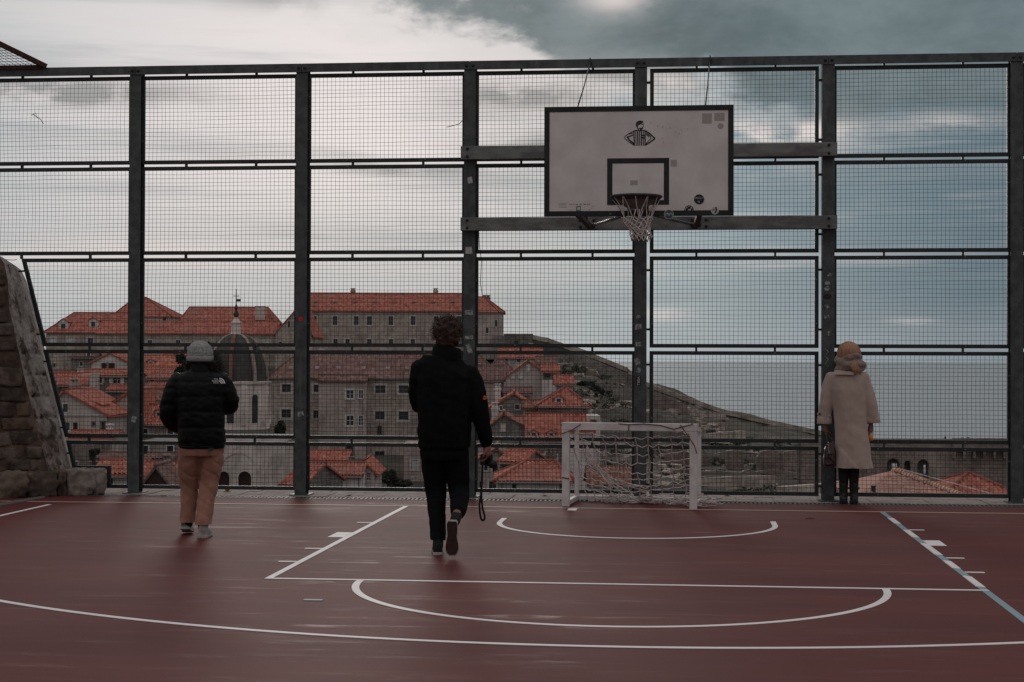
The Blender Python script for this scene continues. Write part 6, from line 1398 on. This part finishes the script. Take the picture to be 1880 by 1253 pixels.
def shoe(person, name, heel, toe, ankle, mats, up=(0, 0, 1), w=.05):
    """trainer: shaped sole and padded upper"""
    h_, t_ = np.array(heel, float), np.array(toe, float); d = t_ - h_; L = np.linalg.norm(d); d /= L; up = np.array(up, float); up -= d*(up @ d); up /= np.linalg.norm(up); s = np.cross(d, up)
    out = [(0, .60), (.06, .82), (.2, .80), (.42, .70), (.62, .90), (.78, 1.0), (.9, .82), (.98, .45)]
    so_ = MB(); ring = [h_ + d*L*t + s*w*k for t, k in out] + [h_ + d*L*t - s*w*k for t, k in reversed(out)]
    so_.rings([[p for p in ring], [p + up*.024 for p in ring]]); o = pb(so_, 'sole', mats[1], person, False, .004)
    if len(mats) > 2:
        q = MB(); cen = sum(ring)/len(ring); q.rings([[cen + (p - cen)*.90 - up*.004 for p in ring], [cen + (p - cen)*.93 + up*.001 for p in ring]]); pb(q, 'tread', mats[2], o, False)
    m_ = MB(); R = []
    for t, k, hh in ((.015, .55, .075), (.10, .80, .088), (.25, .80, .085), (.42, .74, .078), (.60, .86, .062), (.78, .92, .05), (.92, .70, .040), (.985, .35, .03)):
        c_ = h_ + d*L*t + up*.02; R.append([c_ + s*w*k*math.cos(a)*1.0 + up*max(0, math.sin(a))*hh + up*min(0, math.sin(a))*.004 for a in np.linspace(0, 2*math.pi, 16, endpoint=False)])
    m_.rings(R); an = np.array(ankle, float); limb(m_, [h_ + d*L*.16 + up*.06, h_ + d*L*.17 + up*.10 + (an - h_ - d*L*.17 - up*.10)*.25], [.043, .042], 12)
    u_ = sculpt(name, m_, mats[0], person, .007, 2)
    lc = MB()
    for k in range(4):
        c_ = h_ + d*L*(.40 + .07*k) + up*(.098 - .010*k); lc.tube([c_ - s*.022, c_ + up*.006, c_ + s*.022], .003, 5)
    pb(lc, 'laces', mats[1], u_)
    return u_
def person(label, px, py, extra=0.0):
    g = ground(px, py); d = ray(px, py); az = math.atan2(d[0], d[1])
    return thing('person', label, 'person', (g[0], g[1], 0.0), 'people on the court', rotz=-az + extra)
# ---------------------------------------------------------------- walker in grey beanie and black puffer
p1 = person('person in black puffer jacket, tan trousers and grey beanie walking away', 365, 985)
body(p1, (0, .03, 1.555), (0, .0, 1.43), ((-.18, 0, 1.36), (.18, 0, 1.36)), (.02, 0, .86), [(-.18, 0, 1.36), (-.27, .03, 1.04), (-.20, .22, .96)], [(.18, 0, 1.36), (.27, .02, 1.10), (.14, .27, 1.14)],
     [(-.085, 0, .84), (-.075, .10, .47), (-.085, .12, .10)], [(.10, 0, .84), (.075, .03, .47), (.035, -.09, .10)], [((-.19, .24, .955), (.6, .7, -.2), (0, 0, 1), (1, 0, 0), .9), ((.13, .28, 1.14), (-.7, .6, .1), (0, 0, 1), (0, -1, 0), .9)])
ZS = [.80, .935, 1.07, 1.20, 1.325, 1.43]
def puff(p, nrm):
    z = p[2]; d_ = min(abs(z - q) for q in ZS); c0 = min(1.0, d_/.04)
    arm = abs(p[0] - .01) > .215
    v_ = min(abs(p[0] - q) for q in (-.09, .09)); c1 = min(1.0, v_/.03) if (not arm and p[1] < 0) else 1.0
    return (-.008*(1 - c0)**2 if not arm else -.006*(1 - min(1, min(abs(((z*.95 + p[1]*.5) % .13)), .13 - ((z*.95 + p[1]*.5) % .13))/.035))**2) - .006*(1 - c1)**2 + folds(p, .007, 10, 22)
m_ = MB(); torso(m_, [((.022, .0, .765), .192, .145), ((.022, -.0, .79), .205, .16), ((.018, -.005, .90), .203, .165), ((.010, -.01, 1.05), .205, .17), ((.005, -.012, 1.2), .215, .17), ((0, -.012, 1.31), .215, .158), ((0, -.008, 1.375), .19, .135), ((0, .0, 1.42), .13, .105), ((.0, .005, 1.445), .085, .085)])
limb(m_, [(-.165, 0, 1.345), (-.225, .0, 1.22), (-.262, .03, 1.06), (-.225, .14, .965), (-.17, .22, .93)], [.088, .086, .080, .070, .058], 16); limb(m_, [(.165, 0, 1.345), (.225, -.005, 1.25), (.262, .02, 1.135), (.22, .15, 1.10), (.13, .24, 1.13)], [.088, .084, .078, .070, .058], 16)
jk = sculpt('puffer_jacket', m_, 'puffer', p1, .010, 3, puff)
m_ = MB(); m_.rings([ell((0, .005, 1.425), .088, .088), ell((0, .008, 1.46), .082, .084), ell((.0, .012, 1.495), .078, .082), ell((.0, .012, 1.503), .070, .074), ell((0, .01, 1.46), .066, .07)], False); pb(m_, 'collar', 'puffer', jk)
m_ = MB(); m_.rings([ell((.022, 0, .755), .190, .143), ell((.022, 0, .780), .199, .152)]); pb(m_, 'hem', 'puffer', jk)
lg = MB()                                           # embroidered shoulder mark: quarter dome of three bands beside three short lines of lettering
def onback(x, z): 
    return np.array((x, -.183 + .42*max(0, x - .08)**1.25 + .10*max(0, z - 1.28), z))
for r0, r1 in ((.012, .021), (.026, .035), (.040, .049)):
    A_ = np.linspace(0, math.pi/2, 8)
    for t0, t1 in zip(A_[:-1], A_[1:]): lg.prism([onback(.165 + r*math.cos(t), 1.312 + r*math.sin(t)) for r, t in ((r0, t0), (r1, t0), (r1, t1), (r0, t1))], (0, -.006, 0))
MAT['stitch'] = M('white_stitch', (.80, .79, .78), None, .8)
lo_ = pb(lg, 'chest_mark', 'stitch', jk, False); lo_.rotation_euler = (0, 0, 0)
for k, tx_ in enumerate(('THE', 'NORTH', 'FACE')): 
    c_ = onback(.148, 1.350 - k*.0155); cu = text(tx_, .019, 'stitch', (0, 0, 0), (math.pi/2, 0, .1), lo_); cu.location = (c_[0] - .012, c_[1] - .007, c_[2])
def tfold(p, nrm): return folds(p, .010, 9, 9, 2) - .009*max(0, math.sin(p[2]*42 + p[0]*40 + 5*noise.noise(Vector(p*4))))**4*max(0, 1 - abs(p[2] - .50)/.42) + .003*math.sin(p[2]*46 + p[0]*20)*max(0, noise.noise(Vector((p[0]*6, p[1]*6, p[2]*5))))
m_ = MB(); torso(m_, [((.022, 0, .90), .165, .12), ((.022, 0, .82), .182, .135), ((.022, 0, .75), .185, .14), ((.02, 0, .69), .178, .13)])
limb(m_, [(-.072, .0, .76), (-.085, .05, .62), (-.083, .11, .46), (-.088, .12, .28), (-.092, .10, .125), (-.094, .09, .07)], [.108, .100, .084, .074, .068, .066], 16); limb(m_, [(.108, 0, .76), (.105, .01, .62), (.085, .02, .46), (.056, -.05, .28), (.034, -.11, .125), (.030, -.125, .07)], [.108, .100, .086, .076, .069, .067], 16)
tr_ = sculpt('trousers', m_, 'chino', p1, .010, 3, tfold, .115)
m_ = MB(); m_.box((.075, -.149, .738), (.12, -.143, .765)); pb(m_, 'label_patch', 'print', tr_, False)
m_ = MB(); limb(m_, [(.034, -.10, .15), (.036, -.115, .06)], [.046, .042], 12); pb(m_, 'sock', 'sock', p1); m_ = MB(); limb(m_, [(-.082, .125, .17), (-.095, .12, .09)], [.045, .042], 12); pb(m_, 'sock', 'sock', p1)
shoe(p1, 'trainer', (.030, -.185, .0), (.075, .09, .0), (.036, -.11, .10), ('shoe_grey', 'sole_white'), w=.055); shoe(p1, 'trainer', (-.122, .075, .055), (-.085, .33, .0), (-.095, .12, .16), ('shoe_grey', 'sole_white'), w=.055)
m_ = MB(); hc = (.004, .025, 1.565)
m_.rings([ell((hc[0], hc[1], 1.508), .108, .118, 24), ell((hc[0], hc[1], 1.545), .113, .122, 24), ell((hc[0], hc[1] - .002, 1.585), .110, .119, 24), ell((hc[0] - .002, hc[1] - .006, 1.625), .096, .104, 24), ell((hc[0] - .004, hc[1] - .01, 1.655), .070, .076, 24), ell((hc[0] - .004, hc[1] - .01, 1.674), .034, .036, 24), ell((hc[0] - .004, hc[1] - .01, 1.677), .006, .006, 24)])
be = sculpt('beanie', m_, 'wool', p1, .007, 1, lambda p, n_: .0022*math.sin(math.atan2(p[1] - hc[1], p[0] - hc[0])*46) + .003*N3(p, 30)); m_ = MB(); m_.rings([ell((hc[0], hc[1], 1.500), .106, .116, 28), ell((hc[0], hc[1], 1.502), .116, .126, 28), ell((hc[0], hc[1], 1.54), .119, .128, 28), ell((hc[0], hc[1], 1.545), .112, .12, 28)]); pb(m_, 'cuff', 'wool', be)
m_ = MB(); m_.sphere((.012, .025, 1.50), (.112, .10, .075), 16, 10); m_.sphere((.105, .05, 1.478), (.080, .07, .085), 12, 8); m_.sphere((-.075, .05, 1.48), (.05, .05, .045), 12, 8); h0 = sculpt('hair', m_, 'hair_dark', p1, .010, 2, lambda p, n_: .012*N3(p, 35) + .008*N3(p, 70))
m_ = MB(); strands(m_, (.075, .05, 1.485), (.105, .07, .085), 320, .10, 5, .25, .5, .003); strands(m_, (-.06, .05, 1.48), (.07, .06, .05), 120, .07, 6, .2, .5, .003); pb(m_, 'loose_strands', 'hair_dark', h0)
# ---------------------------------------------------------------- walker in black with a camera
p2 = person('person dressed all in black with curly brown hair walking away with a camera', 815, 1015)
body(p2, (.02, .02, 1.70), (.02, .0, 1.56), ((-.19, 0, 1.47), (.21, 0, 1.44)), (0, 0, .90), [(-.19, 0, 1.46), (-.20, .10, 1.18), (-.06, .32, 1.24)], [(.21, 0, 1.44), (.285, -.02, 1.14), (.335, .03, .86)],
     [(-.09, 0, .88), (-.07, .08, .48), (-.045, -.10, .10)], [(.10, 0, .88), (.115, .02, .50), (.10, -.30, .33)], [((-.05, .33, 1.25), (.6, .5, .3), (0, 0, 1), (1, 0, 0), .9), ((.337, .032, .845), (.06, .08, -1), (-1, 0, 0), (-.9, .1, 0), .9)])
m_ = MB(); torso(m_, [((.0, 0, .815), .190, .14), ((.0, 0, .835), .205, .155), ((.0, -.005, .95), .212, .16), ((.0, -.01, 1.10), .212, .163), ((.0, -.012, 1.25), .220, .16), ((.0, -.012, 1.38), .222, .15), ((.0, -.01, 1.465), .215, .125, (-.20, 0)), ((.005, -.005, 1.525), .165, .105, (-.25, 0)), ((.018, 0, 1.56), .10, .095)])
limb(m_, [(-.178, .0, 1.475), (-.200, .02, 1.34), (-.19, .10, 1.17), (-.10, .24, 1.18), (-.03, .31, 1.24)], [.082, .084, .078, .066, .056], 16); limb(m_, [(.18, 0, 1.425), (.238, -.01, 1.30), (.275, -.02, 1.12), (.310, .0, .98), (.333, .028, .855)], [.086, .085, .074, .064, .050], 16)
j2 = sculpt('jacket', m_, 'jacket', p2, .010, 3, lambda p, n_: folds(p, .008, 7, 12, 5) + .0035*math.sin(p[2]*60 + p[0]*35)*max(0, N3(p, 7)))
m_ = MB(); m_.rings([ell((.015, .0, 1.525), .125, .11, 24, (-.12, 0)), ell((.018, .0, 1.57), .118, .108, 24, (-.12, 0)), ell((.02, .005, 1.622), .112, .105, 24, (-.16, 0)), ell((.02, .005, 1.628), .098, .092, 24, (-.16, 0)), ell((.02, .0, 1.57), .09, .088, 24)], False); pb(m_, 'collar', 'jacket', j2)
m_ = MB(); m_.prism([(.305, -.088, 1.205), (.330, -.080, 1.212), (.334, -.078, 1.236), (.312, -.086, 1.243), (.300, -.090, 1.225)], (0, -.012, 0)); c_ = pb(m_, 'sleeve_patch', 'patch', j2, False); c_.rotation_euler = (0, 0, .0)
m_ = MB(); torso(m_, [((.0, 0, .96), .155, .115), ((.0, 0, .86), .178, .13), ((.0, 0, .78), .185, .135), ((.0, 0, .73), .178, .125)])
limb(m_, [(-.085, 0, .80), (-.082, .05, .66), (-.068, .08, .48), (-.055, .0, .30), (-.045, -.095, .125), (-.043, -.12, .07)], [.108, .098, .084, .070, .062, .062], 16); limb(m_, [(.095, 0, .80), (.105, .02, .66), (.118, .025, .49), (.118, -.13, .40), (.105, -.27, .335)], [.105, .097, .085, .072, .060], 16)
sculpt('trousers', m_, 'black_pants', p2, .010, 3, lambda p, n_: folds(p, .006, 8, 12, 7), .115)
shoe(p2, 'sneaker', (-.045, -.195, .0), (-.055, .085, .0), (-.045, -.10, .12), ('shoe_black', 'sole_white'), w=.048)
shoe(p2, 'sneaker', (.062, -.405, .295), (.062, -.395, .012), (.10, -.30, .33), ('shoe_black', 'sole_white', 'sole_brown'), up=(.08, 1, .05), w=.054)
m_ = MB(); limb(m_, [(-.045, -.10, .16), (-.045, -.11, .07)], [.042, .04], 12); pb(m_, 'sock', 'shoe_black', p2); m_ = MB(); limb(m_, [(.105, -.27, .34), (.08, -.34, .27)], [.043, .04], 12); pb(m_, 'sock', 'shoe_black', p2)
m_ = MB(); m_.sphere((.02, .0, 1.745), (.112, .118, .112), 18, 12); m_.sphere((.02, -.035, 1.68), (.092, .075, .085), 14, 10); h2 = sculpt('hair', m_, 'hair_brown', p2, .010, 1, lambda p, n_: .016*N3(p, 24) + .012*N3(p, 50) + .006*N3(p, 90))
m_ = MB(); strands(m_, (.02, 0, 1.745), (.108, .112, .108), 900, .075, 8, .05, .8, .0022, lambda p: p[2] > 1.66); pb(m_, 'curls', 'hair_brown', h2)
hw_ = np.array((math.sin(-YAW), 0, 0)); g2 = np.array(p2.location); rz = p2.rotation_euler.z
def p2w(x, y, z): return np.array((g2[0] + x*math.cos(rz) - y*math.sin(rz), g2[1] + x*math.sin(rz) + y*math.cos(rz), z))
cm = thing('camera_with_strap', 'black camera with long hanging strap held in the right hand of the black-clad walker', 'camera', p2w(.335, .06, .72), rotz=rz)
def cl(x, y, z): return (x - .335, y - .06, z - .72)
m_ = MB(); m_.box(cl(.285, .045, .685), cl(.385, .085, .775)); b0 = pb(m_, 'camera_body', 'camera_black', cm, False, .006)
m_ = MB(); m_.tube([cl(.345, .07, .715), cl(.385, .03, .695), cl(.40, .015, .690)], [.034, .034, .030], 16); pb(m_, 'lens', 'camera_black', cm); m_ = MB(); m_.box(cl(.315, .05, .775), cl(.355, .08, .793)); pb(m_, 'viewfinder', 'camera_black', b0, False, .004); m_ = MB(); m_.lathe([(.009, 0), (.009, .008)], cl(.37, .065, .775), 10); pb(m_, 'shutter_button', 'bolt', b0)
m_ = MB(); P = [cl(.305, .06, .690), cl(.302, .06, .60), cl(.296, .055, .50), cl(.296, .05, .42), cl(.305, .045, .34), cl(.322, .045, .285), cl(.322, .045, .262), cl(.308, .045, .245), cl(.292, .045, .262), cl(.283, .045, .31), cl(.280, .05, .38), cl(.290, .055, .44), cl(.296, .06, .52), cl(.300, .066, .62), cl(.306, .068, .69)]
for a, b in zip(P[:-1], P[1:]): m_.bar(a, b, .016, .003, (.3, 1, 0))
pb(m_, 'strap', 'camera_black', cm, False)
# ---------------------------------------------------------------- woman in the beige coat
p3 = person('woman in long beige coat and taupe scarf looking out through the fence', 1557, 925)
body(p3, (.01, .02, 1.60), (.01, 0, 1.46), ((-.165, 0, 1.38), (.155, 0, 1.38)), (.02, 0, .90), [(-.165, 0, 1.37), (-.225, .0, 1.10), (-.245, .03, .855)], [(.155, 0, 1.37), (.225, 0, 1.10), (.235, .03, .855)],
     [(-.055, 0, .88), (-.05, .01, .48), (-.045, .0, .08)], [(.065, 0, .88), (.065, .01, .48), (.06, .0, .08)], [((-.246, .032, .845), (.02, .05, -1), (0, 1, 0), (1, 0, 0), 1.2, .92), ((.236, .032, .845), (.0, .04, -1), (0, 1, 0), (-1, 0, 0), .9, .92)])
m_ = MB(); torso(m_, [((.067, 0, .34), .205, .165), ((.066, 0, .40), .203, .165), ((.048, 0, .62), .184, .158), ((.03, -.0, .85), .172, .15), ((.015, -.005, 1.05), .176, .148), ((.0, -.008, 1.22), .186, .145), ((-.005, -.006, 1.34), .188, .132), ((-.005, 0, 1.40), .160, .115), ((.0, .0, 1.45), .105, .09), ((.005, 0, 1.47), .08, .08)])
limb(m_, [(-.155, 0, 1.355), (-.200, .0, 1.23), (-.226, .0, 1.10), (-.243, .01, .97), (-.252, .02, .885)], [.078, .078, .074, .072, .070], 16); limb(m_, [(.145, 0, 1.355), (.185, 0, 1.23), (.222, 0, 1.10), (.243, .01, .98), (.256, .02, .895)], [.078, .077, .076, .076, .074], 16)
def cfold(p, n_):
    low = max(0, min(1, (1.0 - p[2])/.5)); return .016*N3((p[0]*11, p[1]*9, p[2]*1.3), 1.0, 3)*low + folds(p, .007, 6, 8, 9) - .004*math.exp(-((p[0] - .01 - (1.2 - p[2])*.03)/.006)**2)*(p[1] < -.05) - .003*math.exp(-((p[0] - .02 + (p[2] - .5)*.9)/.018)**2)*(p[1] < 0)*(p[2] < .62)
ct = sculpt('coat', m_, 'coat', p3, .009, 3, cfold, .385)
m_ = MB(); m_.rings([ell((-.250, .018, .845), .074, .062, 20), ell((-.249, .018, .852), .078, .066, 20), ell((-.246, .016, .925), .077, .066, 20), ell((-.246, .016, .928), .068, .058, 20)]); cf = pb(m_, 'sleeve_cuff', 'coat', ct)
m_ = MB(); m_.bar((-.325, -.005, .955), (-.18, -.048, .935), .012, .022); st_ = pb(m_, 'cuff_strap', 'coat', ct, False, .003); m_ = MB(); m_.lathe([(.012, 0), (.012, .006)], (0, 0, 0), 12); mm = m_.mesh('button'); mm.materials.append(MAT['boot']); o = inst('button', mm, (-.295, -.045, .952), st_, FRONT); o.location = (-.297, -.035, .953)
m_ = MB(); m_.rings([ell((.258, .018, .862), .078, .064, 20), ell((.257, .018, .868), .082, .068, 20), ell((.253, .016, .94), .080, .068, 20), ell((.253, .016, .943), .07, .06, 20)]); pb(m_, 'sleeve_cuff', 'coat', ct)
m_ = MB(); m_.prism([(-.17, -.125, 1.375), (.06, -.150, 1.372), (.06, -.140, 1.405), (-.13, -.105, 1.425)], (0, -.012, 0)); pb(m_, 'lapel_edge', 'coat', ct, False, .004)
m_ = MB()                                           # scarf wound in loose folds
for k, (z, r, tl_, of) in enumerate(((1.445, .122, .25, .012), (1.490, .118, -.35, .006), (1.528, .100, .30, .0))):
    m_.tube([(.008 + r*math.cos(t) + of, .0 + r*.86*math.sin(t), z + tl_*.16*math.cos(t + .6)) for t in np.linspace(0, 2*math.pi, 33)], .050 - .004*k, 10, False)
m_.rings([ell((.008, 0, 1.43), .13, .11), ell((.008, 0, 1.48), .14, .12), ell((.008, .01, 1.545), .10, .10)])
sculpt('scarf', m_, 'scarf', p3, .009, 2, lambda p, n_: folds(p, .009, 12, 24, 3) + .003*math.sin(p[2]*70 + p[0]*40))
m_ = MB(); m_.rings([ell((.008, .0, z), rx, ry, 24, sq=2.05) for z, rx, ry in ((1.52, .108, .092), (1.55, .119, .10), (1.585, .127, .108), (1.62, .127, .112), (1.655, .117, .108), (1.685, .099, .094), (1.71, .072, .07), (1.727, .038, .038), (1.732, .006, .006))]); hb = sculpt('hair', m_, 'hair_blond', p3, .009, 2, lambda p, n_: .0022*math.sin(math.atan2(p[1], p[0] - .008)*40 + 2*N3(p, 6)) + .004*N3(p, 7))
m_ = MB()
for _ in range(60):
    x0 = random.gauss(.072, .020); m_.tube([(x0*.8 + .02, -.128, 1.52), (x0, -.158, 1.47), (x0 + random.gauss(.018, .010), -.168, 1.425), (x0 + random.gauss(.03, .018), -.155, 1.375 + random.uniform(-.02, .03))], [.003, .003, .0026, .0008], 4, False)
pb(m_, 'hair_tail', 'hair_blond', hb)
for s, x in ((-1, -.048), (1, .062)):
    m_ = MB(); limb(m_, [(x*1.0, .0, .62), (x, .01, .42), (x*.98, .005, .30), (x*.95, .0, .17)], [.068, .058, .056, .046], 14); pb(m_, 'tights', 'tights', p3)
    m_ = MB(); limb(m_, [(x, .0, .215), (x, .0, .12), (x, .0, .06)], [.050, .046, .048], 14); m_.sphere((x, .05, .045), (.046, .12, .042), 14, 8); m_.sphere((x, -.02, .05), (.045, .06, .05), 12, 8); bt = sculpt('ankle_boot', m_, 'boot', p3, .008, 2)
    m_ = MB(); m_.rings([ell((x, .03, .0), .046, .135, 20), ell((x, .03, .026), .049, .138, 20)]); pb(m_, 'sole', 'boot', bt, False); m_ = MB(); m_.box((x - .035, -.095, .0), (x + .035, -.04, .045)); pb(m_, 'heel', 'boot', bt, False, .004); m_ = MB(); m_.tube([(x + .055*math.cos(t), .055*math.sin(t), .165 + .006*math.cos(t)) for t in np.linspace(0, 2*math.pi, 17)], .006, 6, False); bk_ = pb(m_, 'ankle_strap', 'boot', bt); m_ = MB(); m_.box((x + .045, -.035, .155), (x + .058, -.015, .178)); pb(m_, 'buckle', 'bolt', bk_, False)
g3 = np.array(p3.location); rz3 = p3.rotation_euler.z
def p3w(x, y, z): return np.array((g3[0] + x*math.cos(rz3) - y*math.sin(rz3), g3[1] + x*math.sin(rz3) + y*math.cos(rz3), z))
bo_ = np.array((-.20, .03, .41)); hbag = thing('handbag', 'dark red-brown leather handbag hanging from the left hand of the woman', 'handbag', p3w(*bo_), rotz=rz3)
def bl2(x, y, z): return (x - bo_[0], y - bo_[1], z - bo_[2])
m_ = MB(); R = []
for z, w2, d2 in ((.405, .062, .16), (.42, .07, .17), (.50, .072, .17), (.58, .060, .16), (.645, .030, .15), (.66, .018, .145)): R.append(ell(bl2(-.192 + (z - .4)*.02, .03, z), w2, d2, 20, sq=3.5))
m_.rings(R); bd_ = sculpt('bag_body', m_, 'bag', hbag, .007, 2, lambda p, n_: .005*N3(p, 14) + .003*N3(p, 35))
for dx_, dy_ in ((-.022, -.05), (.02, .07)):
    m_ = MB(); m_.tube([bl2(-.19 + dx_, -.06 + dy_*.4, .63), bl2(-.205 + dx_*.8, -.05 + dy_*.3, .70), bl2(-.235, .02, .775), bl2(-.215 + dx_*.5, .09 + dy_*.3, .70), bl2(-.19 + dx_, .12 + dy_*.3, .63)], .0065, 8); pb(m_, 'handle', 'bag', hbag)
m_ = MB(); m_.prism([bl2(-.235, -.133, .64), bl2(-.150, -.135, .655), bl2(-.135, -.148, .535), bl2(-.225, -.150, .525)], (0, -.02, 0)); fl_ = pb(m_, 'side_flap', 'bag', hbag, False, .006); m_ = MB(); m_.bar(bl2(-.205, -.172, .64), bl2(-.195, -.176, .535), .010, .004, (0, 1, 0)); pb(m_, 'strap_tab', 'scarf', fl_, False); m_ = MB(); m_.lathe([(.010, 0), (.010, .006)], (0, 0, 0), 10); mm = m_.mesh('clasp'); mm.materials.append(MAT['bolt']); o = inst('clasp', mm, (0, 0, 0), fl_, FRONT); o.location = bl2(-.18, -.172, .56)
co_ = np.array((.232, .055, .672)); cup = thing('drink_cup', 'small clear cup of orange drink in the right hand of the woman', 'cup', p3w(*co_), rotz=rz3)
m_ = MB(); m_.lathe([(.024, 0), (.034, .085), (.032, .085), (.0225, .004)], (0, 0, .0), 20); cu_ = pb(m_, 'cup_wall', 'clear', cup); m_ = MB(); m_.lathe([(.0245, -.002), (.0325, .062), (.0345, .062), (.0265, -.002)], (0, 0, .0), 20); pb(m_, 'drink', 'juice', cup); m_ = MB(); m_.lathe([(.036, .083), (.036, .092), (.02, .098)], (0, 0, 0), 20); pb(m_, 'lid', 'white', cup)
